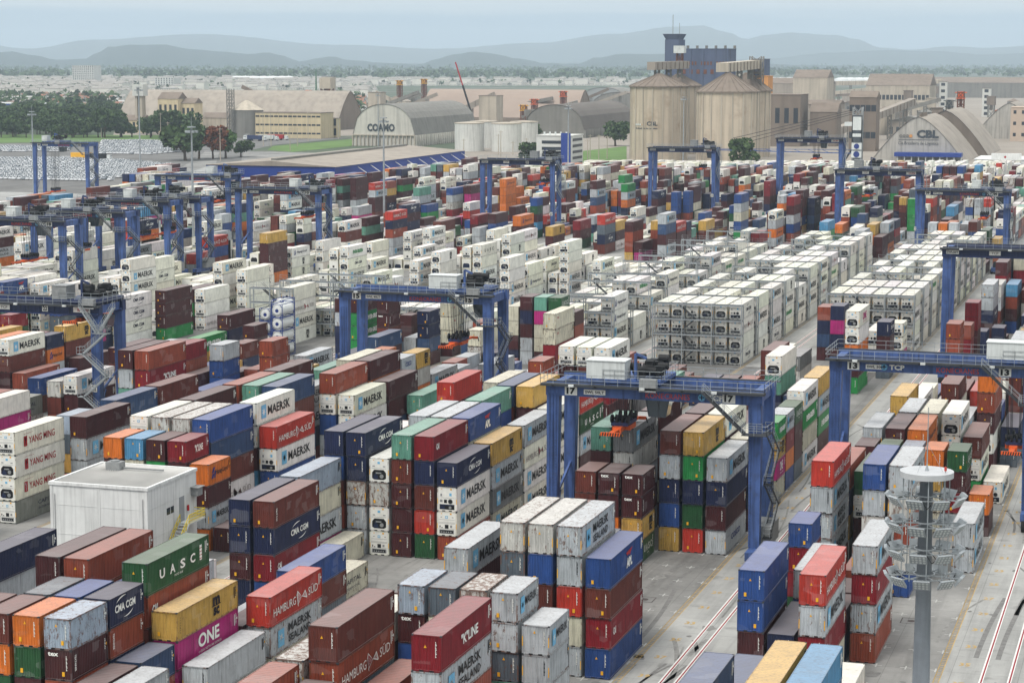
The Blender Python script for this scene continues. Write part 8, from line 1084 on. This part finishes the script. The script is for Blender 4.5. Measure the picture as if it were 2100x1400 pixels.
x, y = G(649, 240); t = thing('chimney', 'green and white chimney behind the long barrel roof', 'chimney', (x, y, 0)); h = ZV(142, x, y); b = MB(); b.cyl((0, 0, 0), (0, 0, h), 1.6, .5, 10); b.build('shaft', mat('chimney_green', (88, 120, 100), .7), t)
def P3(u, v, z, y=None): x, yy = G(u, v); return (x, yy, z)
gallery('dark inclined conveyor over the beige works', P3(497, 262, 34), P3(610, 262, 12), 0, 3.5, 3, 3, BRN)
gallery('long level tan conveyor gallery right of the silos', P3(1572, 292, 19), P3(1760, 292, 18), 0, 5, 9, 5, TAN)
gallery('tan inclined conveyor left of the concrete tower', P3(950, 258, 14), P3(1016, 258, 27), 0, 5, 5, 2, TAN)
gallery('grey inclined conveyor before the reddish store', P3(1070, 262, 8), P3(1185, 262, 21), 0, 4, 4, 4, GRYS)
gallery('level grey conveyor running to the left silo', P3(1075, 268, 14), P3(1280, 268, 20), 0, 4, 5, 6, GRYS)
gallery('tan inclined conveyor behind the pointed arch shed', P3(1700, 300, 8), P3(1870, 280, 26), 0, 5, 5, 5, TAN)
gallery('pale hazy conveyor rising to the right', P3(1700, 215, 14), P3(1930, 215, 30), 0, 5, 4, 6, TAN2)
gallery('upper level hazy conveyor at right', P3(1640, 205, 22), P3(1930, 205, 26), 0, 6, 6, 7, TAN2)
gallery('tan conveyor over the right edge rail tracks', P3(2040, 262, 12), P3(2180, 262, 12), 0, 7, 5, 6, BRN)
gallery('grey conveyor climbing left of the arched shed', P3(770, 240, 24), P3(850, 240, 6), 0, 4, 4, 2, TAN2)
for u, v, vt, lab, c in ((820, 232, 165, 'yellow topped elevator frame, leftmost of a pair', 'ly'), (870, 232, 162, 'yellow topped elevator frame, right of the pair', 'ly'), (1074, 262, 215, 'short yellow topped elevator frame before the reddish store', 'ly'), (1096, 255, 203, 'slim orange elevator leg', 'orange'), (1155, 255, 187, 'tall orange elevator leg', 'orange'), (633, 262, 185, 'orange elevator leg on the works roof', 'orange'), (1968, 290, 188, 'rusty elevator leg right of the pointed arch', 'orange'), (1945, 290, 205, 'dark short elevator leg beside the rusty one', 'cab'), (2050, 262, 225, 'brown lattice elevator near the right edge', 'orange'), (1690, 225, 190, 'hazy elevator frame between halls', 'cab'), (1857, 225, 180, 'hazy dark elevator frame behind the arch', 'cab'), (1600, 262, 205, 'dark spout tower right of the silos', 'cab')):
    x, y = G(u, v); h = ZV(vt, x, y); t = thing('bucket_elevator', lab, 'elevator leg', (x, y, 0), 0, 'bucket elevators rising over the terminal'); b = MB(); lattice(b, 0, 0, 0, h, 4.4, .6); b.box(-1, -1, 0, 1, 1, h); b.build('frame', RST if c != 'cab' else GRYS, t); b = MB(); b.box(-3, -3, h-5, 3, 3, h-4.4); b.box(-2, -2, h-4, 2, 2, h); b.box(-4, -2, h-1, 4, 2, h-.4); b.build('head', M[c], t)
x, y = G(973, 262); t = thing('crawler_crane', 'slim crane boom, red tipped, leaning over the terminal', 'crane', (x, y, 0)); b = MB(); za, zb_ = ZV(128, x, y), 0; ua = -(973-932)/F_PX*DEP(x, y); lattice(b, 0, 0, 0, 0.5, 1); b.bar((0, 0, 4), (ua*.62, 0, 4+(za-4)*.62), 1.3); b.bar((ua*.62, 0, 4+(za-4)*.62), (ua, 0, za), .9, m=1); b.box(-3, -3, 0, 3, 4, 5, 0); b.build('boom', [M['dark'], M['lr']], t)
# harbour crane with banners
x, y = G(1757, 349); t = thing('harbour_crane', 'mobile harbour crane tower hung with white emblem banners beside the arch shed', 'harbour crane', (x, y, 0)); h = ZV(212, x, y); b = MB(); lattice(b, 0, 0, 4, h-2, 4.6, .6); b.box(-1.6, -1.6, 4, 1.6, 1.6, h-6); b.box(-5, -5, 0, 5, 6, 4.5); b.build('tower', M['grey'], t)
b = MB(); b.box(-2.7, -2.6, h*.42, 2.7, -2.4, h*.82); b.box(-2.7, -2.6, h*.02+6, 2.7, -2.4, h*.2, 0); b.build('banner', M['cab'], t); b = MB(); b.box(-2.6, -2.8, h*.31, 2.6, -2.6, h*.41); b.box(-2.6, -2.8, h*.19, 2.6, -2.6, h*.29); b.cyl((0, -2.8, h*.24), (0, -2.9, h*.24), 1.6, n=14, m=1); b.poly if False else None; b.cyl((0, -2.8, h*.36), (0, -2.9, h*.36), 1.4, n=14, m=1); b.box(-2.2, -2.75, h*.5, 2.2, -2.6, h*.55, 0); b.box(-2.2, -2.75, h*.6, 2.2, -2.6, h*.8, 0); b.build('emblem_panel', [M['cwhite'], M['lb']], t)
b = MB(); b.box(-6.5, -3, h*.66, -2.6, 0, h*.72); b.build('operator_cab', M['cwhite'], t); b = MB(); [b.bar((0, 0, h*.86+i), (-62, -20, h*.36+i*2), .25) for i in range(3)]; b.bar((-3, 0, h*.3), (-7, -2, h*.02+3), .8); b.build('luffing_rope', M['rope'], t); b = MB(); b.bar((0, 0, h*.25), (-70, -22, h*.3), .5); b.bar((0, 0, h*.25+2), (-70, -22, h*.3+.5), .3); [b.bar((-i*7, -i*2.2, h*.25+i*.005*h), (-i*7-3.5, -i*2.2-1.1, h*.25+2), .25) for i in range(9)]; b.build('boom', M['cblue'], t)
# crowded small structures of the terminal
q = random.Random(31); spots = sorted((q.uniform(1575, 2110), q.uniform(188, 300)) for _ in range(46)); spots += sorted((q.uniform(735, 1275), q.uniform(215, 262)) for _ in range(24))
for i, (u, v) in enumerate(spots):
    right = i < 46; n_ = i if right else i-46; x, y = G(u, v); k = q.randrange(4)
    if right and 1780 < u and v > 285: continue
    lab = 'dusty %s, %s from left among the %s' % (('low shed', 'square hopper tower', 'small round bin', 'sloping conveyor')[k], onth(n_), 'sheds right of the silos' if right else 'works left of the silos')
    t = thing(('shed', 'hopper_tower', 'storage_bin', 'conveyor')[k], lab, ('shed', 'tower', 'bin', 'conveyor')[k], (x, y, 0), q.uniform(-.12, .12), 'small structures of the grain terminal'); m1, m2 = q.choice((TAN, TAN2, BRN, GRYS)), q.choice((TAN, BRN, GRYS)); b = MB(); r = MB()
    if k == 0:
        w, dd, h = q.uniform(14, 38), q.uniform(14, 40), q.uniform(6, 12); b.box(0, 0, 0, w, dd, h); b.build('wall', m1, t); gx = q.uniform(2, 6); r.add([(-.5, -.5, h), (w+.5, -.5, h), (w+.5, dd, h), (-.5, dd, h), (w/2, -.5, h+gx), (w/2, dd, h+gx)], ((0, 1, 4), (1, 2, 5, 4), (3, 0, 4, 5), (2, 3, 5))); r.build('roof', m2, t)
        r = MB(); [r.box(2+j*5, -.1, 1, 4.5+j*5, -.02, h*.6) for j in range(int(w/6))]; r.build('door', M['cab'], t)
    elif k == 1:
        h = q.uniform(16, 27); lattice(b, 0, 0, 0, h*.7, 6, .6); b.build('frame', GRYS, t); r.box(-4, -4, h*.6, 4, 4, h); r.box(-1.5, -1.5, h*.35, 1.5, 1.5, h*.6); r.box(-4.5, -4.5, h, 4.5, 4.5, h+.6); r.build('hopper', m1, t)
    elif k == 2:
        R_2, h = q.uniform(4, 9), q.uniform(9, 18); b.lathe((0, 0, 0), [(R_2, 0), (R_2, h)], 20); b.build('shell', m1, t, True); r.lathe((0, 0, h), [(R_2+.4, 0), (.5, R_2*.45)], 20); r.build('cone_roof', m2, t)
    else:
        L_, h1, h2 = q.uniform(30, 80), q.uniform(5, 10), q.uniform(14, 26); b.bar((0, 0, h1), (L_, q.uniform(-8, 8), h2), 3.6, 3); b.build('gallery', m1, t); [lattice(r, L_*(j+.5)/3, 0, 0, h1+(h2-h1)*(j+.5)/3-1.4, 2.2, .4) for j in range(3)]; r.build('trestle', GRYS, t)
# town
block('apartment_tower', 'tall white and dark striped apartment tower far off at left', 'apartment block', 149, 193, 135, 179, 30, WHT, (11, 12, 1.9, 2.3))
block('apartment_tower', 'shorter white apartment block with dark windows, right of the tall one', 'apartment block', 318, 356, 160, 184, 30, WHT, (7, 6, 2, 2.4))
block('blue_depot', 'low depot with bright blue front at the left edge', 'depot', -30, 84, 213, 229, 40, BLU, None, M['cwhite'])
block('pale_depot', 'low pale depot behind the blue fronted one', 'depot', 10, 82, 199, 214, 40, WHT)
for i, (u, r_) in enumerate(((488, 24), (504, 24), (522, 28), (541, 28), (560, 26), (578, 22), (592, 20))):
    x, y = G(u, 174); t = thing('oil_tank', 'distant white oil tank, number %s from the left of its row' % ORD[i], 'oil tank', (x, y, 0), 0, 'white oil tanks on the horizon'); b = MB(); b.lathe((0, 0, 0), [(r_*.62, 0), (r_*.62, 15)], 24); b.build('shell', M['tankw'], t, True); b = MB(); b.lathe((0, 0, 15), [(r_*.62, 0), (r_*.4, 3), (0, 4)], 24); b.build('dome', M['tankw'], t, True)
for i in range(16):
    u = 1585+i*17+(40 if i > 5 else 0)+(60 if i > 10 else 0); x, y = G(u, 170); t = thing('oil_tank', 'low white oil tank in the haze, %s of the row right of the silos' % onth(i), 'oil tank', (x, y, 0), 0, 'white oil tanks in the haze'); b = MB(); b.lathe((0, 0, 0), [(19, 0), (19, 9), (10, 12), (0, 13)], 20); b.build('shell', M['tankw'], t, True)
rg = random.Random(21)
hp = [mat('house_paint_%d' % i, c, .85, .1, .1) for i, c in enumerate(((224, 220, 210), (196, 190, 180), (232, 231, 226), (204, 180, 158), (180, 186, 186)))]; hr = [mat('house_roof_%d' % i, c, .9, .2, .1) for i, c in enumerate(((150, 108, 88), (150, 146, 140), (124, 100, 88), (186, 184, 180)))]
for i, mm in enumerate(hp+hr): mm.name = ('house wall %s' if i < 5 else 'house roof %s') % 'abcdefghi'[i]
def house_mb(b, x, y, w, d, h, g, rot=0, k=0):
    c, s = math.cos(rot), math.sin(rot); f = lambda a, e, z: (x+a*c-e*s, y+a*s+e*c, z)
    b.add([f(0, 0, 0), f(w, 0, 0), f(w, d, 0), f(0, d, 0), f(0, 0, h), f(w, 0, h), f(w, d, h), f(0, d, h), f(0, d/2, h+g), f(w, d/2, h+g)], ((0, 1, 5, 4), (1, 2, 6, 9, 5), (2, 3, 7, 6), (3, 0, 4, 8, 7)), 0)
    b.add([f(-.5, -.5, h-.1), f(w+.5, -.5, h-.1), f(w+.5, d/2, h+g), f(-.5, d/2, h+g), f(-.5, d+.5, h-.1), f(w+.5, d+.5, h-.1)], ((0, 1, 2, 3), (3, 2, 5, 4)), 1)
    for i in range(int(w/3.2)): b.add([f(1+i*3.2, -.05, 1), f(2.3+i*3.2, -.05, 1), f(2.3+i*3.2, -.05, 2.3), f(1+i*3.2, -.05, 2.3)], ((0, 1, 2, 3),), 2)
HM = []
for i in range(10):
    b = MB(); house_mb(b, 0, 0, rg.uniform(9, 18), rg.uniform(8, 12), rg.uniform(3, 7), rg.uniform(1.5, 3.5)); HM.append(b.mesh('house', [hp[i % 5], hr[i % 4], WIN]))
def in_town(u, v): return 150 < v < 236 and not (236 < u < 700 and v > 185) and not (740 < u < 1600 and v > 176) and not (u > 1500 and v > 160)
pts = []
for _ in range(16000):
    v = 152+74*rg.random()**1.5; u = rg.uniform(-40, 1320); 
    if in_town(u, v): pts.append(G(u, v))
pts.sort(key=lambda p: p[1]); used = []; cnt = 0; fb = MB(); cell = set()
for x, y in pts:
    c = (int(x/17), int(y/24))
    if c in cell: continue
    cell.add(c)
    if cnt < 290:
        o = link('house', HM[cnt % 10], None, (x, y, 0)); o.rotation_euler.z = rg.uniform(-.5, .5)+rg.choice((0, 1.57)); tag(o, 'small low town house with pitched roof among trees beyond the port', 'house', 'small houses of the town beyond the port'); cnt += 1
    elif cnt < 2300: house_mb(fb, x, y, rg.uniform(12, 34), rg.uniform(8, 14), rg.choice((3, 4, 5, 6, 8, 11, 14)), rg.uniform(1, 3), rg.uniform(-.5, .5)); cnt += 1
fb.m = [q if q else 0 for q in fb.m]; o = fb.build('distant_houses', [hp[0], hr[1], WIN]); tag(o, 'far town of countless pale low houses merging into the haze', 'houses', None, 'stuff')
# trees
def leaf_mat(name, a, b_):
    mt, t, b = nodes(name); ge = t.nodes.new('ShaderNodeNewGeometry'); n = t.nodes.new('ShaderNodeTexNoise'); n.inputs['Scale'].default_value = .35; n.inputs['Detail'].default_value = 4; t.links.new(ge.outputs['Position'], n.inputs[0]); m1 = t.nodes.new('ShaderNodeMapRange'); m1.inputs[1].default_value = .35; m1.inputs[2].default_value = .65; t.links.new(n.outputs[0], m1.inputs[0])
    x = t.nodes.new('ShaderNodeMixRGB'); t.links.new(m1.outputs[0], x.inputs[0]); x.inputs[1].default_value = (*a, 1); x.inputs[2].default_value = (*b_, 1); t.links.new(x.outputs[0], b.inputs['Base Color']); b.inputs['Roughness'].default_value = .8; b.inputs['Specular IOR Level'].default_value = .1; return mt
LF = leaf_mat('foliage', (.035, .066, .026), (.085, .13, .05)); LFR = leaf_mat('russet_foliage', (.14, .05, .03), (.2, .08, .04)); LFL = leaf_mat('bright_foliage', (.05, .11, .03), (.1, .17, .05)); BARK = mat('bark', (92, 80, 68), .9, .2, 1)
def crown(b, cx, cy, cz, R, Hh, n, rr, leaf=.6, m=0):
    lobes = [(cx+rr.uniform(-.55, .55)*R, cy+rr.uniform(-.55, .55)*R, cz+rr.uniform(-.35, .4)*Hh, R*rr.uniform(.35, .6)) for _ in range(7)]
    for i in range(n):
        L_ = lobes[i % 7]; t1 = rr.uniform(0, 6.283); ph = math.acos(rr.uniform(-.7, 1)); r = L_[3]*rr.uniform(.75, 1.08)
        p = Vector((L_[0]+r*math.sin(ph)*math.cos(t1), L_[1]+r*math.sin(ph)*math.sin(t1), L_[2]+r*math.cos(ph)*.8)); a = Vector((rr.uniform(-1, 1), rr.uniform(-1, 1), rr.uniform(-.6, .6))).normalized()*leaf; c = a.cross(Vector((rr.uniform(-1, 1), rr.uniform(-1, 1), rr.uniform(-1, 1))).normalized())
        b.add([p-a-c*.7, p+a-c*.7, p+a*.8+c, p-a*.9+c*.8], ((0, 1, 2, 3),), m)
TR = []
for i in range(6):
    rr = random.Random(i+40); c = MB(); R = rr.uniform(4.5, 6.5); hh = rr.uniform(3, 4.4); crown(c, 0, 0, hh+2.2, R, hh*1.5, 900, rr, .62); tk = MB(); tk.cyl((0, 0, 0), (.2, .1, hh), .45, .25, 8)
    for k in range(4): a = rr.uniform(0, 6.3); tk.cyl((.1, 0, hh*.6), (R*.5*math.cos(a), R*.5*math.sin(a), hh+2.2), .2, .08, 5)
    TR.append((c, tk))
TM = [(c.mesh('crown', [LF]), k.mesh('trunk', [BARK])) for c, k in TR]; TMR = TR[0][0].mesh('crown', [LFR]); TML = TR[1][0].mesh('crown', [LFL])
def tree(x, y, s, lab, i, grp='trees around the port', cm=None):
    t = thing('tree', lab, 'tree', (x, y, 0), rg.uniform(0, 6), grp); t.scale = (s, s, s*rg.uniform(.85, 1.15)); link('crown', cm or TM[i % 6][0], t); link('trunk', TM[i % 6][1], t)
for u, v, s, lab, cm in ((380, 330, 2.3, 'large dark green tree at the left of the roadside clump', None), (362, 312, 1.6, 'dark tree behind the roadside clump', None), (408, 326, 1.7, 'dense green tree second in the roadside clump', None), (437, 326, 1.5, 'russet leaved tree in the roadside clump', TMR), (463, 325, 1.7, 'bright green rounded tree in the roadside clump', TML), (494, 322, 1.2, 'small dark tree at the right of the roadside clump', None), (338, 284, 2.1, 'dark round tree before the cream mill', None), (382, 284, 1.9, 'dark tree right of the cream mill', None), (1518, 355, 1.5, 'broad dark tree at the foot of the right silo', None), (1095, 300, 1.4, 'small tree by the white tanks', None), (1262, 300, 1.8, 'palm like tree left of the marked silo', None), (1092, 345, 1.3, 'low tree left of the office block', None)):
    x, y = G(u, v); tree(x, y, s, lab, int(u), cm=cm)
n = 0
for _ in range(900):
    u, v = rg.uniform(-30, 330), rg.uniform(240, 283)
    if n >= 150: break
    if (u < 242) or v > 272: x, y = G(u, v); tree(x, y, rg.uniform(1.0, 1.7), 'dark green tree of the wood left of the cream mill', n, 'trees of the wood at left'); n += 1
fw = MB(); rr = random.Random(77)
for _ in range(7500):
    v = 139+98*rr.random()**1.25; u = rr.uniform(-50, 2150)
    if v < 160 or in_town(u, v) and (u < 1300 or v < 165) or (u < 240 and v < 250):
        x, y = G(u, v); s = rr.uniform(4, 9)*(1.7 if v < 165 else 1); crown(fw, x, y, s*.9, s, s, 12 if v > 150 else 9, rr, s*.36)
tag(fw.build('distant_woodland', LF), 'dark green treetops scattered between the houses and merging into the far wood', 'woodland', None, 'stuff')
# grass and roads beyond
GR = mat('grass', (92, 120, 62), .95, .25, .05)
def px_sheet(name, P_, z, m_, kind='structure'): sheet(name, [G(u, v) for u, v in P_], z, m_, kind)
px_sheet('grass_verge', [(548, 308), (560, 300), (720, 286), (735, 292), (720, 300), (600, 312)], .06, GR); px_sheet('grass_field', [(1085, 345), (1085, 322), (1285, 300), (1285, 345)], .06, GR); px_sheet('grass_field', [(-40, 294), (-40, 276), (380, 278), (360, 288)], .06, GR)
px_sheet('road', [(330, 300), (430, 283), (720, 283), (560, 298), (500, 312), (490, 345), (440, 345), (450, 312)], .1, ASPH); px_sheet('car_park', [(-60, 392), (-60, 296), (400, 288), (420, 312), (330, 372), (250, 400)], .05, ASPH); px_sheet('port_apron', [(-60, 470), (-60, 392), (250, 400), (430, 340), (430, 360), (330, 392), (200, 440)], .06, LANE)
px_sheet('industrial_yard', [(700, 345), (1000, 300), (1100, 262), (2200, 262), (2200, 345)], .03, mat('dusty_ground', (146, 138, 128), .95, .15, .02)); px_sheet('industrial_yard', [(230, 285), (240, 250), (700, 240), (1300, 215), (2200, 190), (2200, 262), (1000, 275)], .04, bpy.data.materials['dusty_ground'])
# parked cars
def car_mb(b, x=0, y=0, m=0, c=1., s=0.):
    def f(a, e, z): return (x+a, y+e, z)
    pr = [(0, .35), (0, .85), (.9, 1.0), (1.5, 1.45), (3.1, 1.45), (3.9, .98), (4.35, .85), (4.35, .35)]
    n = len(pr); b.add([f(0, a, z) for a, z in pr]+[f(1.75, a, z) for a, z in pr], [tuple(range(n)), tuple(range(2*n-1, n-1, -1))]+[(i, (i+1) % n, n+(i+1) % n, n+i) for i in range(n)], m)
    for a0, z0, a1, z1 in ((.95, 1.03, 1.48, 1.42), (3.85, 1.01, 3.13, 1.42)): b.add([f(.15, a0-.02, z0+.02), f(1.6, a0-.02, z0+.02), f(1.5, a1, z1+.03), f(.25, a1, z1+.03)], ((0, 1, 2, 3),), 2)
    for xx in (-.01, 1.76): b.add([f(xx, 1.1, 1.0), f(xx, 3.7, 1.0), f(xx, 3.05, 1.38), f(xx, 1.55, 1.38)], ((0, 1, 2, 3),), 2)
    b.box(x+.05, y+.5, .02, x+1.7, y+1.1, .5, 3, False); b.box(x+.05, y+3.1, .02, x+1.7, y+3.7, .5, 3, False)
CM = [mat('car_white', (222, 224, 226), .3, .04, 1, spec=.5), mat('car_silver', (150, 156, 162), .3, .04, 1, spec=.5), M['glass'], M['rubber']]
c0, c1 = MB(), MB(); car_mb(c0, m=0); car_mb(c1, m=1); CMS = [c0.mesh('parked_car', CM), c1.mesh('parked_car', CM)]; fc = MB(); nc = 0
def inpoly(u, v, P_):
    c = False; j = len(P_)-1
    for i in range(len(P_)):
        if (P_[i][1] > v) != (P_[j][1] > v) and u < (P_[j][0]-P_[i][0])*(v-P_[i][1])/(P_[j][1]-P_[i][1])+P_[i][0]: c = not c
        j = i
    return c
LOTS = ([(-30, 372), (-30, 326), (190, 326), (345, 340), (330, 350), (215, 372)], [(-30, 312), (-30, 301), (140, 303), (130, 312)], [(200, 316), (205, 290), (330, 290), (372, 312), (300, 318)])
cand = []
for gy in range(150):
    for gx in range(260):
        y = 880+gy*6.3+(gy//2)*1.6; x = -860+gx*2.35
        if (gx % 40) > 37: continue
        u, v = PJ(x, y)
        if any(inpoly(u, v, P_) for P_ in LOTS) and rg.random() < .95: cand.append((y, x))
cand.sort()
for y, x in cand:
    k = 0 if rg.random() < .8 else 1; x += rg.uniform(-.12, .12); y += rg.uniform(-.3, .3)
    if nc < 290: o = link('parked_car', CMS[k], None, (x, y, .05)); tag(o, 'new %s car parked in tight rows at the left edge' % ('white' if k == 0 else 'silver'), 'car', 'new cars parked in rows at left'); nc += 1
    elif nc < 3500: car_mb(fc, x, y, k); nc += 1
print('cars', nc)
tag(fc.build('parked_cars_mass', CM), 'dense rows of new white and silver cars filling the lot at left', 'cars', None, 'stuff')
def truck(x, y, rz, lab, c, cc):
    t = thing('truck', lab, 'truck', (x, y, .1), rz, 'trucks parked beyond the yard'); b = MB(); b.box(0, 0, 1.1, 2.5, 12.5, 3.9); b.build('trailer', c, t); b = MB(); b.prism([(-3.4, .6), (-3.4, 1.9), (-2.9, 3.1), (-1.2, 3.2), (-1.2, .6)], .05, 2.45, 'x'); b.build('cab', cc, t); b = MB(); b.box(.2, -3.2, 2.0, 2.3, -2.85, 2.8); o = b.build('windscreen', M['glass'], t)
    for yy in (-2.6, 2, 9.5, 10.9): w_ = MB(); w_.cyl((.05, yy, .55), (2.45, yy, .55), .52, n=12); w_.build('wheel', M['rubber'], t)
for i, (u, v, rz, c, cc, lab) in enumerate(((360, 287, 1.2, 'tankw', 'cwhite', 'pale truck at the left of the lorry park'), (398, 290, 1.3, 'cwhite', 'lr', 'white trailer truck with red cab'), (430, 288, 1.2, 'tankblue', 'cwhite', 'blue trailer truck in the lorry park'), (452, 284, 1.5, 'cwhite', 'cwhite', 'white truck in the middle of the lorry park'), (500, 288, .3, 'grey', 'cwhite', 'grey trailer truck in the lorry park'), (535, 290, 1.3, 'cnavy', 'cwhite', 'navy trailer truck in the lorry park'), (560, 289, 1.4, 'cwhite', 'cwhite', 'white truck near the road bend'), (580, 288, 1.5, 'lr', 'cwhite', 'red trailer truck by the works'), (215, 330, 1.57, 'dark', 'cwhite', 'flatbed truck with white cab by the parked cars'), (185, 328, 1.57, 'ly', 'cblue', 'yellow flatbed with blue cab by the parked cars'), (600, 440, 1.6, 'cwhite', 'cwhite', 'white box truck parked under the low navy crane'))):
    x, y = G(u, v); truck(x, y, rz, lab, M[c], M[cc])
# terminal tractor at right
x, y = G(2032, 562); t = thing('reach_truck', 'dark blue yard tractor carrying a brown box in the aisle at right', 'yard tractor', (x, y, 0), .05); b = MB(); b.box(0, 0, .6, 2.8, 4.5, 1.7); b.box(.3, 3.5, 1.7, 2.5, 5.4, 2.4); b.build('body', M['cblue'], t); b = MB(); b.box(.5, .6, 1.7, 2.3, 2.6, 3.3); b.build('cab', M['glass'], t); b = MB(); b.box(.2, 5.6, 1.4, 2.64, 11.6, 4.0); b.build('load', mat('brown_box', (150, 90, 62), .6), t)
for a in (0, 2.6):
    for c in (.6, 3.9): w_ = MB(); w_.cyl((a-.2, c, .6), (a+.4, c, .6), .6, n=12); w_.build('wheel', M['rubber'], t)
# utility poles
for i, (u, v, vt) in enumerate([(208, 283, 236), (330, 292, 232), (419, 290, 226), (540, 300, 230), (556, 300, 232), (632, 290, 230), (694, 285, 233), (951, 318, 285), (1022, 318, 275), (1027, 322, 268), (1052, 318, 290), (1080, 318, 283), (1210, 330, 276), (1228, 328, 276), (1245, 326, 278), (1205, 345, 285), (345, 300, 250), (452, 330, 262), (595, 310, 262), (610, 300, 262)]):
    x, y = G(u, v); h = ZV(vt, x, y); t = thing('utility_pole', 'thin grey utility pole, %s from the left beyond the yard' % onth(sorted([208, 330, 419, 540, 556, 632, 694, 951, 1022, 1027, 1052, 1080, 1210, 1228, 1245, 1205, 345, 452, 595, 610]).index(u)), 'utility pole', (x, y, 0), 0, 'utility poles beyond the yard'); b = MB(); b.cyl((0, 0, 0), (0, 0, h), .3, .18, 6); b.bar((-1.4, 0, h-.8), (1.4, 0, h-.8), .22); b.build('pole', TAN2, t)
# hills
HILL = leaf_mat('hill_forest', (.012, .028, .026), (.03, .05, .04))
def ridge(name, prof, dist, depth, foot=150, jag=.6):
    vs, fs = [], []; nu = 150; nj = 7; rr = random.Random(int(dist)); u0, u1 = prof[0][0], prof[-1][0]
    for i in range(nu+1):
        u = u0+(u1-u0)*i/nu
        for (a, va), (c, vb) in zip(prof, prof[1:]):
            if a <= u <= c: v = va+(vb-va)*(.5-.5*math.cos(math.pi*(u-a)/(c-a))); break
        d = FW+RT*((u-1050)/F_PX); d.z = 0; d.normalize(); P0 = d*dist; h = max(2, ZV(v, P0.x, P0.y)+rr.uniform(-jag, jag)*dist/4000)
        for j in range(nj):
            s = (j-3)/3; k = max(0, 1-abs(s)**1.6); q = d*(dist+s*depth); vs.append((q.x, q.y, -1+h*k*(1+.12*rr.uniform(-1, 1)*(j != 3))))
    for i in range(nu):
        for j in range(nj-1): a = i*nj+j; fs.append((a, a+nj, a+nj+1, a+1))
    b = MB(); b.add(vs, fs); tag(b.build(name, HILL, None, True), kind='structure')
ridge('hills', [(-60, 110), (0, 107), (45, 106), (90, 114), (130, 122), (190, 120), (215, 108), (235, 97), (290, 91), (345, 92), (400, 101), (470, 107), (500, 110), (520, 111), (560, 108), (592, 116), (620, 126), (680, 116), (730, 124), (800, 130), (870, 131), (900, 120), (940, 110), (975, 107), (1010, 110), (1060, 120), (1120, 130), (1180, 131), (1215, 119), (1260, 112), (1300, 110), (1360, 111), (1420, 118), (1520, 131), (1700, 134), (2160, 138)], 12500, 1200, jag=1.0)
ridge('mountains', [(-60, 85), (80, 100), (200, 82), (420, 70), (700, 92), (900, 100), (1100, 88), (1250, 70), (1380, 55), (1430, 52), (1480, 66), (1520, 80), (1560, 72), (1605, 67), (1700, 72), (1740, 80), (1790, 98), (1850, 102), (1930, 95), (2000, 98), (2160, 90)], 22500, 2500, jag=.4)
ridge('low_hills', [(-60, 128), (200, 124), (500, 127), (900, 130), (1250, 128), (1420, 122), (1560, 120), (1700, 108), (1800, 103), (1900, 105), (2000, 112), (2160, 106)], 17500, 1500, jag=.6)
# ------------------------------------------------------------------ air
hz = MB(); hz.box(-30000, -60, -2.5, 30000, 27000, 430); ho = link('haze', hz.mesh('haze', []))
hm_, ht, hb_ = nodes('haze'); ht.nodes.remove(hb_); hp_ = ht.nodes.new('ShaderNodeVolumePrincipled'); hp_.inputs['Density'].default_value = HAZE; hp_.inputs['Color'].default_value = (.74, .87, 1, 1); hp_.inputs['Anisotropy'].default_value = .0
ht.links.new(hp_.outputs[0], ht.nodes['Material Output'].inputs['Volume']); ho.data.materials.append(hm_); tag(ho, 'pale blue haze', 'haze', None, 'stuff')
print('objects', len(bpy.data.objects))
